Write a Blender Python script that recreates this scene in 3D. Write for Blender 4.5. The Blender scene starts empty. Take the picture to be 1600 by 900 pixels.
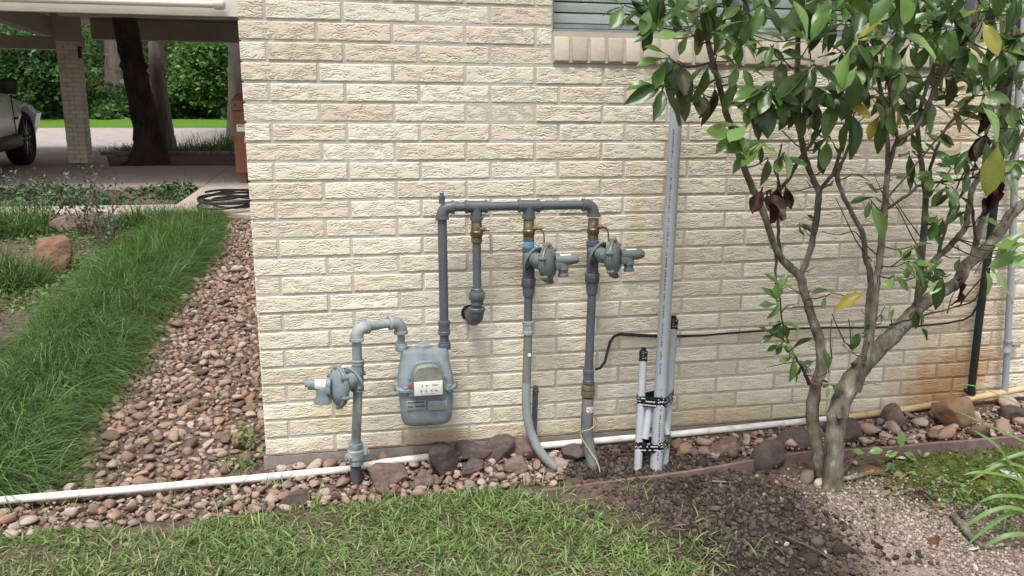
import bpy, bmesh, math, random
import numpy as np
from mathutils import Vector, Matrix, Euler

# ------------------------------------------------------------ camera, sky, sun, exposure
scene = bpy.context.scene
COL = scene.collection
random.seed(7)
RNG = np.random.default_rng(11)

CAM = Vector((0.40633, -2.82937, 1.16560))
CROT = Euler((1.378603, 0.000571, -0.184323), 'XYZ')
FPX = 1205.78
cd = bpy.data.cameras.new('camera')
cam = bpy.data.objects.new('camera', cd)
COL.objects.link(cam)
cam.location = CAM
cam.rotation_euler = CROT
cd.sensor_width = 36.0
cd.lens = 36.0 * FPX / 1600.0
cd.clip_end = 500.0
cd.clip_start = 0.05
scene.camera = cam

w = bpy.data.worlds.new('World')
scene.world = w
w.use_nodes = True
nt = w.node_tree
bg = nt.nodes['Background']
sky = nt.nodes.new('ShaderNodeTexSky')
sky.sky_type = 'NISHITA'
sky.sun_disc = False
SUN_EL, SUN_AZ = math.radians(66), math.radians(205)
sky.sun_elevation = SUN_EL
sky.sun_rotation = SUN_AZ
sky.air_density = 1.0
sky.dust_density = 3.0
hs = nt.nodes.new('ShaderNodeHueSaturation')
hs.inputs['Saturation'].default_value = 0.22
nt.links.new(sky.outputs[0], hs.inputs['Color'])
nt.links.new(hs.outputs[0], bg.inputs['Color'])
bg.inputs['Strength'].default_value = 0.115

sd = bpy.data.lights.new('sun', 'SUN')
sd.energy = 1.5
sd.angle = math.radians(16)
sd.color = (1.0, 0.97, 0.92)
sun = bpy.data.objects.new('sun', sd)
COL.objects.link(sun)
# direction to the sun: azimuth clockwise from +Y
dirv = Vector((math.sin(SUN_AZ) * math.cos(SUN_EL), math.cos(SUN_AZ) * math.cos(SUN_EL), math.sin(SUN_EL)))
sun.rotation_euler = dirv.to_track_quat('Z', 'Y').to_euler()

scene.view_settings.view_transform = 'Standard'
scene.view_settings.look = 'None'
scene.view_settings.gamma = 1.0
scene.view_settings.use_curve_mapping = False
scene.view_settings.exposure = 1.06

# ------------------------------------------------------------ helpers
_R = CROT.to_matrix()


def ray(px, py):
    return _R @ Vector(((px - 800) / FPX, -(py - 450) / FPX, -1.0))


def at(px, py, Y):
    d = ray(px, py)
    return CAM + d * ((Y - CAM.y) / d.y)


def gz(x, y):
    z = -0.07
    if y > 0:
        z += 0.085 * y
    z += 0.03 * min(max(0.0, x - 1.0), 3.0)
    if y < -0.4:
        z -= 0.02 * (-0.4 - y)
    if x > -0.1 and -0.2 < y < 0.06:
        z += 0.028 * min(1.0, (y + 0.2) / 0.16) * min(1.0, (x + 0.1) / 0.2)
    return z


gzv = np.vectorize(gz)


class MB:
    """collects simple shapes into one mesh"""

    def __init__(s):
        s.v, s.f, s.m = [], [], []
        s.mi = 0

    def add(s, verts, faces):
        o = len(s.v)
        s.v += [tuple(p) for p in verts]
        s.f += [tuple(i + o for i in f) for f in faces]
        s.m += [s.mi] * len(faces)

    def box(s, c, d, rz=0.0, M=None):
        x, y, z = d[0] / 2, d[1] / 2, d[2] / 2
        vs = [Vector(p) for p in ((-x, -y, -z), (x, -y, -z), (x, y, -z), (-x, y, -z), (-x, -y, z), (x, -y, z), (x, y, z), (-x, y, z))]
        if M is None:
            M = Matrix.Rotation(rz, 3, 'Z')
        s.add([M @ p + Vector(c) for p in vs],
              [(0, 3, 2, 1), (4, 5, 6, 7), (0, 1, 5, 4), (1, 2, 6, 5), (2, 3, 7, 6), (3, 0, 4, 7)])

    def rbox(s, c, d, b=0.004, M=None):
        """box with chamfered edges"""
        bm = bmesh.new()
        bmesh.ops.create_cube(bm, size=1.0)
        for v in bm.verts:
            v.co = Vector((v.co.x * d[0], v.co.y * d[1], v.co.z * d[2]))
        bmesh.ops.bevel(bm, geom=list(bm.edges), offset=b, segments=2, affect='EDGES', profile=0.5)
        M = M or Matrix.Identity(3)
        bm.verts.index_update()
        s.add([M @ v.co + Vector(c) for v in bm.verts], [[v.index for v in f.verts] for f in bm.faces])
        bm.free()

    def tube(s, path, rad, seg=12, caps=True):
        P = [Vector(p) for p in path]
        if not hasattr(rad, '__len__'):
            rad = [rad] * len(P)
        n = len(P)
        T = []
        for i in range(n):
            a = P[max(0, i - 1)]
            b = P[min(n - 1, i + 1)]
            t = (b - a)
            if t.length < 1e-9:
                t = Vector((0, 0, 1))
            T.append(t.normalized())
        u = T[0].orthogonal().normalized()
        vs = []
        for i in range(n):
            u = (u - T[i] * u.dot(T[i]))
            u = u.normalized() if u.length > 1e-6 else T[i].orthogonal().normalized()
            w_ = T[i].cross(u)
            for k in range(seg):
                a = 2 * math.pi * k / seg
                vs.append(P[i] + (u * math.cos(a) + w_ * math.sin(a)) * rad[i])
        fs = []
        for i in range(n - 1):
            for k in range(seg):
                k2 = (k + 1) % seg
                fs.append((i * seg + k, i * seg + k2, (i + 1) * seg + k2, (i + 1) * seg + k))
        if caps:
            fs.append(tuple(range(seg))[::-1])
            fs.append(tuple((n - 1) * seg + k for k in range(seg)))
        s.add(vs, fs)

    def lathe(s, o, axis, prof, seg=20, u=None):
        """prof: list of (distance along axis, radius)"""
        o = Vector(o)
        ax = Vector(axis).normalized()
        u = (u and Vector(u).normalized()) or ax.orthogonal().normalized()
        w_ = ax.cross(u)
        vs = []
        for (d, r) in prof:
            for k in range(seg):
                a = 2 * math.pi * k / seg
                vs.append(o + ax * d + (u * math.cos(a) + w_ * math.sin(a)) * r)
        fs = []
        for i in range(len(prof) - 1):
            for k in range(seg):
                k2 = (k + 1) % seg
                fs.append((i * seg + k, i * seg + k2, (i + 1) * seg + k2, (i + 1) * seg + k))
        fs.append(tuple(range(seg))[::-1])
        fs.append(tuple((len(prof) - 1) * seg + k for k in range(seg)))
        s.add(vs, fs)

    def build(s, name, mats, parent=None, smooth=True, angle=0.6):
        me = bpy.data.meshes.new(name)
        me.from_pydata(s.v, [], s.f)
        if not isinstance(mats, (list, tuple)):
            mats = [mats]
        for m in mats:
            me.materials.append(m)
        if len(mats) > 1:
            me.polygons.foreach_set('material_index', s.m)
        bm = bmesh.new()
        bm.from_mesh(me)
        bmesh.ops.recalc_face_normals(bm, faces=bm.faces)
        bm.to_mesh(me)
        bm.free()
        if smooth:
            me.shade_smooth()
            try:
                me.set_sharp_from_angle(angle=angle)
            except Exception:
                pass
        return link(name, me, parent)


def link(name, me, parent=None):
    o = bpy.data.objects.new(name, me)
    COL.objects.link(o)
    if parent is not None:
        setpar(o, parent)
    return o


_wl = {}


def worldloc(p):
    l = Vector((0, 0, 0))
    while p is not None:
        l = l + p.location
        p = None if p.get('_in') else p.parent
    return l


def setpar(o, parent):
    """parent keeping geometry that was built in world coordinates"""
    o.parent = parent
    root = parent
    while root.parent is not None:
        root = root.parent
    if parent is root:
        o.matrix_parent_inverse = Matrix.Translation(-root.location)


def npmesh(name, V, F, mat, parent=None, smooth=True, mats=None, mi=None):
    me = bpy.data.meshes.new(name)
    V = np.asarray(V, dtype=np.float32)
    F = np.asarray(F, dtype=np.int32)
    k = F.shape[1]
    me.vertices.add(len(V))
    me.vertices.foreach_set('co', V.ravel())
    me.loops.add(F.size)
    me.loops.foreach_set('vertex_index', F.ravel())
    me.polygons.add(len(F))
    me.polygons.foreach_set('loop_start', np.arange(0, F.size, k, dtype=np.int32))
    me.polygons.foreach_set('loop_total', np.full(len(F), k, dtype=np.int32))
    for m in (mats or [mat]):
        me.materials.append(m)
    if mi is not None:
        me.polygons.foreach_set('material_index', np.asarray(mi, dtype=np.int32))
    me.update(calc_edges=True)
    me.validate()
    if smooth:
        me.shade_smooth()
    return link(name, me, parent)


def empty(name, loc):
    o = bpy.data.objects.new(name, None)
    COL.objects.link(o)
    o.location = Vector(loc)
    o.empty_display_size = 0.05
    return o


def tag(o, label, cat, group=None, kind=None):
    o['label'] = label
    o['category'] = cat
    if group:
        o['group'] = group
    if kind:
        o['kind'] = kind
    return o


def struct(o):
    o['kind'] = 'structure'
    return o


def stuff(o, label=None, cat=None):
    o['kind'] = 'stuff'
    if label:
        o['label'] = label
        o['category'] = cat
    return o


def noise2(nx, ny, shape):
    """smooth value noise sampled on a grid; nx, ny cells across"""
    g = RNG.random((int(nx) + 3, int(ny) + 3))
    xs = np.linspace(0, nx, shape[0])
    ys = np.linspace(0, ny, shape[1])
    xi = xs.astype(int)
    yi = ys.astype(int)
    xf = (xs - xi)[:, None]
    yf = (ys - yi)[None, :]
    xf = xf * xf * (3 - 2 * xf)
    yf = yf * yf * (3 - 2 * yf)
    a = g[np.ix_(xi, yi)]
    b = g[np.ix_(xi + 1, yi)]
    c = g[np.ix_(xi, yi + 1)]
    d = g[np.ix_(xi + 1, yi + 1)]
    return (a * (1 - xf) + b * xf) * (1 - yf) + (c * (1 - xf) + d * xf) * yf


# ------------------------------------------------------------ materials
def hexlin(r, g, b):
    f = lambda c: (c / 255 / 12.92) if c / 255 <= 0.04045 else ((c / 255 + 0.055) / 1.055) ** 2.4
    return (f(r), f(g), f(b), 1.0)


def mat(name, cols, rough=0.7, scale=8.0, rnd=None, rndamt=0.35, bump=0.0, bscale=60.0, spec=0.3, metal=0.0,
        trans=0.0, vary=0.0, stretch=None, detail=4.0, bdist=0.003, ramp=None, coat=0.0):
    """cols: two or more linear colours mixed by noise (and by object / island when rnd is given)"""
    m = bpy.data.materials.new(name)
    m.use_nodes = True
    t = m.node_tree
    N, L = t.nodes, t.links
    b = N['Principled BSDF']
    tc = N.new('ShaderNodeTexCoord')
    co = tc.outputs['Object']
    if stretch:
        mp = N.new('ShaderNodeMapping')
        mp.inputs['Scale'].default_value = stretch
        L.new(co, mp.inputs['Vector'])
        co = mp.outputs[0]
    nz = N.new('ShaderNodeTexNoise')
    nz.inputs['Scale'].default_value = scale
    nz.inputs['Detail'].default_value = detail
    nz.inputs['Roughness'].default_value = 0.65
    L.new(co, nz.inputs['Vector'])
    fac = nz.outputs['Fac']
    rn = None
    if rnd:
        if rnd == 'obj':
            g = N.new('ShaderNodeObjectInfo')
            rn = g.outputs['Random']
        else:
            g = N.new('ShaderNodeNewGeometry')
            rn = g.outputs['Random Per Island']
        # fac = (noise-0.5)*k + random
        a = N.new('ShaderNodeMath')
        a.operation = 'MULTIPLY_ADD'
        L.new(nz.outputs['Fac'], a.inputs[0])
        a.inputs[1].default_value = 1.0 - rndamt
        s2 = N.new('ShaderNodeMath')
        s2.operation = 'MULTIPLY'
        L.new(rn, s2.inputs[0])
        s2.inputs[1].default_value = rndamt
        L.new(s2.outputs[0], a.inputs[2])
        fac = a.outputs[0]
    r = N.new('ShaderNodeValToRGB')
    el = r.color_ramp.elements
    n = len(cols)
    lo, hi = ramp or ((0.32, 0.68) if not rnd else (0.5 * (1 - rndamt) * 0.7, 1 - 0.5 * (1 - rndamt) * 0.7))
    pos = [lo + (hi - lo) * i / (n - 1) for i in range(n)] if n > 1 else [0.5]
    while len(el) < n:
        el.new(0.5)
    for i in range(n):
        c = cols[i]
        el[i].position = pos[i]
        el[i].color = (c[0], c[1], c[2], 1.0)
    L.new(fac, r.inputs['Fac'])
    col = r.outputs['Color']
    if vary and rn is not None:
        h = N.new('ShaderNodeHueSaturation')
        mr = N.new('ShaderNodeMapRange')
        mr.inputs['To Min'].default_value = 1 - vary
        mr.inputs['To Max'].default_value = 1 + vary
        L.new(rn, mr.inputs['Value'])
        L.new(mr.outputs[0], h.inputs['Value'])
        L.new(col, h.inputs['Color'])
        col = h.outputs[0]
    L.new(col, b.inputs['Base Color'])
    b.inputs['Roughness'].default_value = rough
    b.inputs['Specular IOR Level'].default_value = spec
    b.inputs['Metallic'].default_value = metal
    if coat:
        b.inputs['Coat Weight'].default_value = coat
        b.inputs['Coat Roughness'].default_value = 0.15
    if bump:
        n2 = N.new('ShaderNodeTexNoise')
        n2.inputs['Scale'].default_value = bscale
        n2.inputs['Detail'].default_value = 5.0
        L.new(co, n2.inputs['Vector'])
        bp = N.new('ShaderNodeBump')
        bp.inputs['Strength'].default_value = bump
        bp.inputs['Distance'].default_value = bdist
        L.new(n2.outputs['Fac'], bp.inputs['Height'])
        L.new(bp.outputs[0], b.inputs['Normal'])
    if trans:
        tr = N.new('ShaderNodeBsdfTranslucent')
        h2 = N.new('ShaderNodeHueSaturation')
        h2.inputs['Value'].default_value = 1.6
        h2.inputs['Hue'].default_value = 0.48
        L.new(col, h2.inputs['Color'])
        L.new(h2.outputs[0], tr.inputs['Color'])
        mx = N.new('ShaderNodeMixShader')
        mx.inputs[0].default_value = trans
        L.new(b.outputs[0], mx.inputs[1])
        L.new(tr.outputs[0], mx.inputs[2])
        L.new(mx.outputs[0], N['Material Output'].inputs['Surface'])
    m['col'] = col.node.name
    return m


def colour_link(m):
    """(node tree, current base colour socket) of a material made by mat()"""
    t = m.node_tree
    b = t.nodes['Principled BSDF']
    return t, b, b.inputs['Base Color'].links[0].from_socket


def blob_mask(t, centre, radii, soft=0.6, nscale=14.0, namt=0.5):
    """0..1 mask: an uneven stain with a shape of its own, fixed to the wall in world space"""
    N, L = t.nodes, t.links
    g = N.new('ShaderNodeNewGeometry')
    s = N.new('ShaderNodeVectorMath')
    s.operation = 'SUBTRACT'
    L.new(g.outputs['Position'], s.inputs[0])
    s.inputs[1].default_value = centre
    d = N.new('ShaderNodeVectorMath')
    d.operation = 'DIVIDE'
    L.new(s.outputs[0], d.inputs[0])
    d.inputs[1].default_value = radii
    ln = N.new('ShaderNodeVectorMath')
    ln.operation = 'LENGTH'
    L.new(d.outputs[0], ln.inputs[0])
    nz = N.new('ShaderNodeTexNoise')
    nz.inputs['Scale'].default_value = nscale
    nz.inputs['Detail'].default_value = 4
    mp = N.new('ShaderNodeMapping')
    mp.inputs['Scale'].default_value = (1, 1, 0.4)      # runs down the wall
    L.new(g.outputs['Position'], mp.inputs['Vector'])
    L.new(mp.outputs[0], nz.inputs['Vector'])
    a = N.new('ShaderNodeMath')
    a.operation = 'MULTIPLY_ADD'
    L.new(nz.outputs['Fac'], a.inputs[0])
    a.inputs[1].default_value = namt * 2
    L.new(ln.outputs['Value'], a.inputs[2])
    mr = N.new('ShaderNodeMapRange')
    mr.interpolation_type = 'SMOOTHSTEP'
    L.new(a.outputs[0], mr.inputs['Value'])
    mr.inputs['From Min'].default_value = 1.0 + namt
    mr.inputs['From Max'].default_value = 1.0 + namt - soft
    mr.inputs['To Min'].default_value = 0.0
    mr.inputs['To Max'].default_value = 1.0
    return mr.outputs[0]


def stain(m, centre, radii, colour, amount=0.8, **kw):
    t, b, c = colour_link(m)
    k = blob_mask(t, centre, radii, **kw)
    ml = t.nodes.new('ShaderNodeMath')
    ml.operation = 'MULTIPLY'
    t.links.new(k, ml.inputs[0])
    ml.inputs[1].default_value = amount
    mx = t.nodes.new('ShaderNodeMixRGB')
    mx.blend_type = 'MULTIPLY'
    t.links.new(ml.outputs[0], mx.inputs[0])
    t.links.new(c, mx.inputs[1])
    mx.inputs[2].default_value = (*colour, 1)
    t.links.new(mx.outputs[0], b.inputs['Base Color'])


BRICK = mat('cream_brick', [(0.635, 0.57, 0.435), (0.69, 0.63, 0.505), (0.73, 0.68, 0.57)], rough=0.85, scale=9, rnd='obj', rndamt=0.5,
            bump=0.5, bscale=180, bdist=0.0015, spec=0.2, vary=0.05)
BRICKS2 = mat('cream_brick_more', [(0.635, 0.57, 0.435), (0.69, 0.63, 0.505), (0.73, 0.68, 0.57)], rough=0.85, scale=9, rnd='isl', rndamt=0.5,
              bump=0.6, bscale=120, bdist=0.003, spec=0.2, vary=0.05)
SILLB = mat('sill_brick_clay', [(0.48, 0.42, 0.33), (0.58, 0.52, 0.42)], rough=0.9, scale=25, rnd='obj', rndamt=0.4, bump=0.7, bscale=150, bdist=0.002, vary=0.06)
MORTAR = mat('mortar', [(0.43, 0.385, 0.325), (0.54, 0.49, 0.425)], rough=0.95, scale=12, bump=0.5, bscale=250, bdist=0.002)
for m_ in (BRICK, BRICKS2, MORTAR):
    stain(m_, (2.86, 0, 0.10), (0.36, 0.4, 0.26), (0.60, 0.35, 0.15), 0.8, nscale=9, soft=0.9)
    stain(m_, (2.95, 0, 0.30), (0.30, 0.4, 0.42), (0.80, 0.60, 0.36), 0.4, nscale=9, soft=0.8)
    stain(m_, (1.9, 0, 0.02), (0.9, 0.4, 0.14), (0.72, 0.66, 0.48), 0.6, nscale=9, soft=0.9)
    stain(m_, (0.26, 0, 0.16), (0.16, 0.4, 0.11), (0.84, 0.82, 0.62), 0.6, nscale=20, soft=0.7)
    stain(m_, (0.9, 0, -0.01), (1.6, 0.4, 0.085), (0.74, 0.66, 0.54), 0.6, nscale=16, soft=0.8)
    stain(m_, (0.62, 0, 0.03), (0.2, 0.4, 0.05), (0.66, 0.60, 0.48), 0.7, nscale=20, soft=0.7)
    stain(m_, (2.8, 0, 1.30), (0.12, 0.4, 0.34), (0.86, 0.66, 0.42), 0.5, nscale=16, soft=0.7)
    stain(m_, (1.42, 0, 0.80), (0.05, 0.4, 0.35), (0.88, 0.80, 0.64), 0.5, nscale=16, soft=0.7)
stain(SILLB, (2.75, -0.02, 1.5), (0.10, 0.4, 0.2), (0.82, 0.52, 0.26), 0.7, nscale=16, soft=0.7)

CONC = mat('concrete', [(0.20, 0.17, 0.15), (0.34, 0.29, 0.26)], rough=0.95, scale=7, bump=0.5, bscale=120)
PATHC = mat('path_concrete', [(0.28, 0.22, 0.19), (0.42, 0.35, 0.31), (0.33, 0.27, 0.235)], rough=0.95, scale=14, bump=0.5, bscale=220)
DRIVE = mat('drive_gravel', [(0.30, 0.255, 0.235), (0.39, 0.34, 0.31)], rough=1.0, scale=5, bump=0.5, bscale=90)
PIPEBLUE = mat('painted_steel_blue_grey', [(0.072, 0.085, 0.100), (0.102, 0.117, 0.134)], rough=0.42, scale=14, bump=0.15, bscale=90, bdist=0.001, spec=0.4)
PIPEDARK = mat('dark_grey_steel', [(0.05, 0.06, 0.07), (0.10, 0.115, 0.125)], rough=0.5, scale=22, bump=0.25, bscale=120, bdist=0.001, spec=0.4)
PIPEOLD = mat('weathered_grey_paint', [(0.13, 0.15, 0.15), (0.205, 0.24, 0.245), (0.27, 0.305, 0.31), (0.37, 0.39, 0.38)], rough=0.6, scale=18, bump=0.3, bscale=110, bdist=0.001, spec=0.3, stretch=(1, 1, 0.45))
METER = mat('meter_paint', [(0.15, 0.185, 0.20), (0.20, 0.24, 0.26), (0.25, 0.285, 0.295)], rough=0.55, scale=14, bump=0.25, bscale=130, bdist=0.001)
REGMAT = mat('regulator_green_grey', [(0.10, 0.125, 0.125), (0.145, 0.175, 0.17)], rough=0.42, scale=20, bump=0.2, bscale=120, bdist=0.001, spec=0.45)
GALV = mat('conduit_olive_grey', [(0.15, 0.155, 0.13), (0.23, 0.235, 0.21)], rough=0.6, scale=20, bump=0.25, bscale=90, stretch=(1, 1, 0.3))
PEGREY = mat('plastic_riser_grey', [(0.20, 0.235, 0.235), (0.28, 0.31, 0.31)], rough=0.6, scale=16, bump=0.2, bscale=80, stretch=(1, 1, 0.4))
CHARC = mat('riser_charcoal', [(0.10, 0.11, 0.115), (0.15, 0.16, 0.165)], rough=0.6, scale=25, bump=0.2, bscale=100)
PVCGREY = mat('pvc_grey', [(0.27, 0.30, 0.32), (0.36, 0.39, 0.41)], rough=0.45, scale=9, bump=0.08, bscale=40, stretch=(1, 1, 0.25), spec=0.4)
PVCPALE = mat('pvc_pale_grey', [(0.30, 0.325, 0.345), (0.42, 0.445, 0.465)], rough=0.45, scale=12, bump=0.08, bscale=40, spec=0.4)
PVCWHITE = mat('pvc_white', [(0.30, 0.25, 0.19), (0.62, 0.58, 0.50), (0.75, 0.74, 0.69), (0.80, 0.79, 0.76)], rough=0.45, scale=14, spec=0.4, stretch=(1, 3, 3), ramp=(0.28, 0.56))
PVCCREAM = mat('pvc_yellowed', [(0.46, 0.33, 0.17), (0.66, 0.50, 0.28)], rough=0.45, scale=7, spec=0.4)
BRASS = mat('brass', [(0.13, 0.10, 0.055), (0.27, 0.21, 0.12)], rough=0.48, scale=25, metal=0.75, bump=0.15, bscale=150, bdist=0.001)
BRONZE = mat('bronze_nut', [(0.17, 0.145, 0.085), (0.27, 0.24, 0.16)], rough=0.42, scale=30, metal=0.5, bump=0.15, bscale=150, bdist=0.001)
CHROME = mat('handle_steel', [(0.5, 0.48, 0.45), (0.62, 0.6, 0.57)], rough=0.3, scale=25, metal=0.9)
BLUETAPE = mat('blue_thread_tape', [(0.07, 0.24, 0.48), (0.10, 0.32, 0.60)], rough=0.5, scale=40)
BLACK = mat('black_plastic', [(0.012, 0.012, 0.013), (0.025, 0.025, 0.027)], rough=0.45, scale=20, bump=0.1, bscale=60)
TAPE = mat('black_tape', [(0.010, 0.010, 0.012), (0.02, 0.02, 0.022)], rough=0.35, scale=30, bump=0.3, bscale=120, bdist=0.002)
DKGREEN = mat('black_green_pipe_paint', [(0.010, 0.016, 0.014), (0.022, 0.03, 0.027)], rough=0.5, scale=20)
WHITEP = mat('white_paint', [(0.70, 0.70, 0.68), (0.80, 0.80, 0.78)], rough=0.5, scale=20)
PRINTB = mat('black_print', [(0.03, 0.03, 0.04), (0.06, 0.06, 0.07)], rough=0.6, scale=30)
PLATE = mat('index_plate_white', [(0.62, 0.63, 0.57), (0.72, 0.73, 0.67)], rough=0.5, scale=30)
COVER = mat('index_cover_plastic', [(0.15, 0.16, 0.125), (0.27, 0.28, 0.235)], rough=0.25, scale=26, spec=0.5)
NAMEPL = mat('name_plate_metal', [(0.26, 0.29, 0.28), (0.36, 0.39, 0.37)], rough=0.4, scale=30, metal=0.3)
REDP = mat('red_seal', [(0.30, 0.06, 0.07), (0.4, 0.1, 0.1)], rough=0.5, scale=30)
LABELW = mat('label_white', [(0.66, 0.66, 0.66), (0.75, 0.75, 0.75)], rough=0.5, scale=30)
LABELR = mat('label_red', [(0.50, 0.12, 0.10), (0.6, 0.2, 0.16)], rough=0.5, scale=30)
YWIRE = mat('tracer_wire_yellow', [(0.36, 0.29, 0.10), (0.46, 0.38, 0.15)], rough=0.5, scale=30)
ALU = mat('aluminium_frame', [(0.24, 0.26, 0.26), (0.32, 0.34, 0.34)], rough=0.45, scale=20, metal=0.3)
SLAT = mat('blind_slat_grey', [(0.60, 0.62, 0.60), (0.66, 0.68, 0.66)], rough=0.6, scale=6)
EDGE = mat('edging_brown', [(0.13, 0.085, 0.075), (0.20, 0.14, 0.125)], rough=0.75, scale=16, bump=0.4, bscale=90)
BARK = mat('shrub_bark', [(0.050, 0.041, 0.029), (0.115, 0.098, 0.072), (0.165, 0.147, 0.112), (0.30, 0.29, 0.25)], rough=0.9, scale=24, bump=0.7, bscale=70, bdist=0.004, stretch=(1, 1, 0.5))
TWIG = mat('twig_bark', [(0.055, 0.040, 0.027), (0.12, 0.09, 0.062)], rough=0.85, scale=30, bump=0.3, bscale=100)
REDTWIG = mat('red_shoot', [(0.22, 0.06, 0.04), (0.28, 0.10, 0.06)], rough=0.6, scale=30)
LEAFC = [(0.034, 0.082, 0.020), (0.064, 0.135, 0.030), (0.115, 0.205, 0.046)]
LEAF = mat('shrub_leaf', LEAFC, rough=0.27, scale=16, rnd='obj', rndamt=0.65, spec=0.5, trans=0.28, bump=0.15, bscale=40, vary=0.15)
LEAFLT = mat('shrub_leaf_pale', [(0.10, 0.20, 0.05), (0.15, 0.27, 0.075), (0.22, 0.33, 0.11)], rough=0.36, scale=16, rnd='obj', rndamt=0.65, spec=0.5, trans=0.3, vary=0.12)
LEAFOL = mat('shrub_leaf_olive', [(0.034, 0.056, 0.018), (0.062, 0.080, 0.025), (0.08, 0.105, 0.030)], rough=0.45, scale=16, rnd='obj', rndamt=0.65, spec=0.35, trans=0.25, vary=0.15)
LEAFYE = mat('shrub_leaf_yellowing', [(0.15, 0.20, 0.03), (0.26, 0.26, 0.04), (0.34, 0.27, 0.05)], rough=0.4, scale=14, rnd='obj', rndamt=0.5, spec=0.4, trans=0.3)
LEAFDEAD = mat('dead_leaf_maroon', [(0.035, 0.012, 0.008), (0.075, 0.025, 0.014)], rough=0.5, scale=18, rnd='obj', rndamt=0.5, trans=0.1)
FALLEN = mat('fallen_leaf', [(0.10, 0.045, 0.02), (0.20, 0.09, 0.04), (0.25, 0.14, 0.08)], rough=0.7, scale=20, rnd='obj', rndamt=0.6, trans=0.1)
LEAFMORE = mat('shrub_leaf_more', LEAFC, rough=0.36, scale=16, rnd='isl', rndamt=0.65, spec=0.5, trans=0.28, vary=0.2)
STCOL = [(0.120, 0.092, 0.082), (0.205, 0.128, 0.095), (0.275, 0.185, 0.140), (0.29, 0.18, 0.118), (0.40, 0.325, 0.27), (0.29, 0.205, 0.16), (0.20, 0.158, 0.14)]
STONE = mat('river_stone', STCOL, rough=0.8, scale=30, rnd='obj', rndamt=0.8, bump=0.35, bscale=70, bdist=0.003, vary=0.15, ramp=(0.1, 0.9))
STONEI = mat('river_stone_more', STCOL, rough=0.8, scale=30, rnd='isl', rndamt=0.8, bump=0.35, bscale=70, bdist=0.003, vary=0.15, ramp=(0.1, 0.9))
BOULD = mat('dark_boulder', [(0.065, 0.050, 0.046), (0.12, 0.085, 0.072), (0.19, 0.135, 0.112), (0.23, 0.17, 0.14)], rough=0.9, scale=22, rnd='obj', rndamt=0.3, bump=0.9, bscale=55, bdist=0.008)
BOULDK = mat('darker_boulder', [(0.050, 0.040, 0.037), (0.085, 0.064, 0.056), (0.125, 0.095, 0.082)], rough=0.85, scale=22, rnd='obj', rndamt=0.3, bump=0.7, bscale=55, bdist=0.006)
SANDST = mat('red_sandstone', [(0.12, 0.065, 0.045), (0.21, 0.115, 0.078), (0.20, 0.155, 0.115)], rough=0.95, scale=12, bump=1.0, bscale=26, bdist=0.02)
TANST = mat('tan_sandstone', [(0.17, 0.095, 0.055), (0.26, 0.16, 0.095), (0.20, 0.15, 0.11)], rough=0.9, scale=9, bump=0.7, bscale=40, bdist=0.006)
SLATE = mat('slate_slab', [(0.19, 0.12, 0.105), (0.25, 0.17, 0.15)], rough=0.8, scale=9, bump=0.5, bscale=40)
GRASS = mat('lawn_grass', [(0.06, 0.12, 0.03), (0.12, 0.205, 0.052), (0.195, 0.28, 0.085), (0.28, 0.31, 0.15)], rough=0.5, scale=4, rnd='isl', rndamt=0.7, spec=0.4, trans=0.3, vary=0.15)
THATCH = mat('dry_thatch', [(0.17, 0.14, 0.085), (0.28, 0.24, 0.16)], rough=0.8, scale=4, rnd='isl', rndamt=0.7, trans=0.15, vary=0.2)
MONDO = mat('mondo_blade', [(0.026, 0.064, 0.018), (0.072, 0.148, 0.034), (0.17, 0.27, 0.08)], rough=0.4, scale=3, rnd='isl', rndamt=0.6, spec=0.45, trans=0.25, vary=0.2)
MONDOLT = mat('mondo_blade_bright', [(0.05, 0.13, 0.02), (0.09, 0.21, 0.03)], rough=0.4, scale=3, rnd='isl', rndamt=0.6, spec=0.4, trans=0.3, vary=0.2)
LILY = mat('strap_leaf', [(0.06, 0.14, 0.03), (0.12, 0.235, 0.06), (0.22, 0.31, 0.13)], rough=0.4, scale=6, rnd='isl', rndamt=0.6, spec=0.4, trans=0.3, vary=0.15)
COVERG = mat('ground_cover_leaf', [(0.05, 0.11, 0.03), (0.10, 0.18, 0.05), (0.17, 0.25, 0.09)], rough=0.5, scale=6, rnd='isl', rndamt=0.7, trans=0.3, vary=0.2)
IVY = mat('ivy_leaf', [(0.03, 0.07, 0.028), (0.06, 0.115, 0.045), (0.11, 0.17, 0.075)], rough=0.45, scale=6, rnd='isl', rndamt=0.7, trans=0.2, vary=0.2)
ROSEL = mat('rose_leaf', [(0.045, 0.075, 0.045), (0.085, 0.125, 0.075), (0.14, 0.18, 0.11)], rough=0.5, scale=6, rnd='isl', rndamt=0.7, trans=0.2, vary=0.2)
STEM = mat('rose_stem', [(0.10, 0.07, 0.05), (0.20, 0.15, 0.12)], rough=0.85, scale=30, bump=0.3)
HEDGE = mat('hedge_leaf', [(0.028, 0.075, 0.024), (0.055, 0.125, 0.036), (0.11, 0.20, 0.055)], rough=0.5, scale=1.2, rnd='isl', rndamt=0.6, trans=0.3, vary=0.2)
WOODL = mat('woodland_leaf', [(0.05, 0.105, 0.035), (0.10, 0.175, 0.06), (0.17, 0.26, 0.10)], rough=0.5, scale=0.5, rnd='isl', rndamt=0.5, trans=0.4, vary=0.2)
VINEL = mat('vine_leaf', [(0.05, 0.12, 0.03), (0.10, 0.21, 0.05), (0.17, 0.30, 0.09)], rough=0.45, scale=1.2, rnd='isl', rndamt=0.6, trans=0.35, vary=0.2)
STRIP = mat('verge_grass', [(0.09, 0.21, 0.02), (0.14, 0.29, 0.03)], rough=0.7, scale=2, rnd='isl', rndamt=0.6, trans=0.3, vary=0.15)
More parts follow.
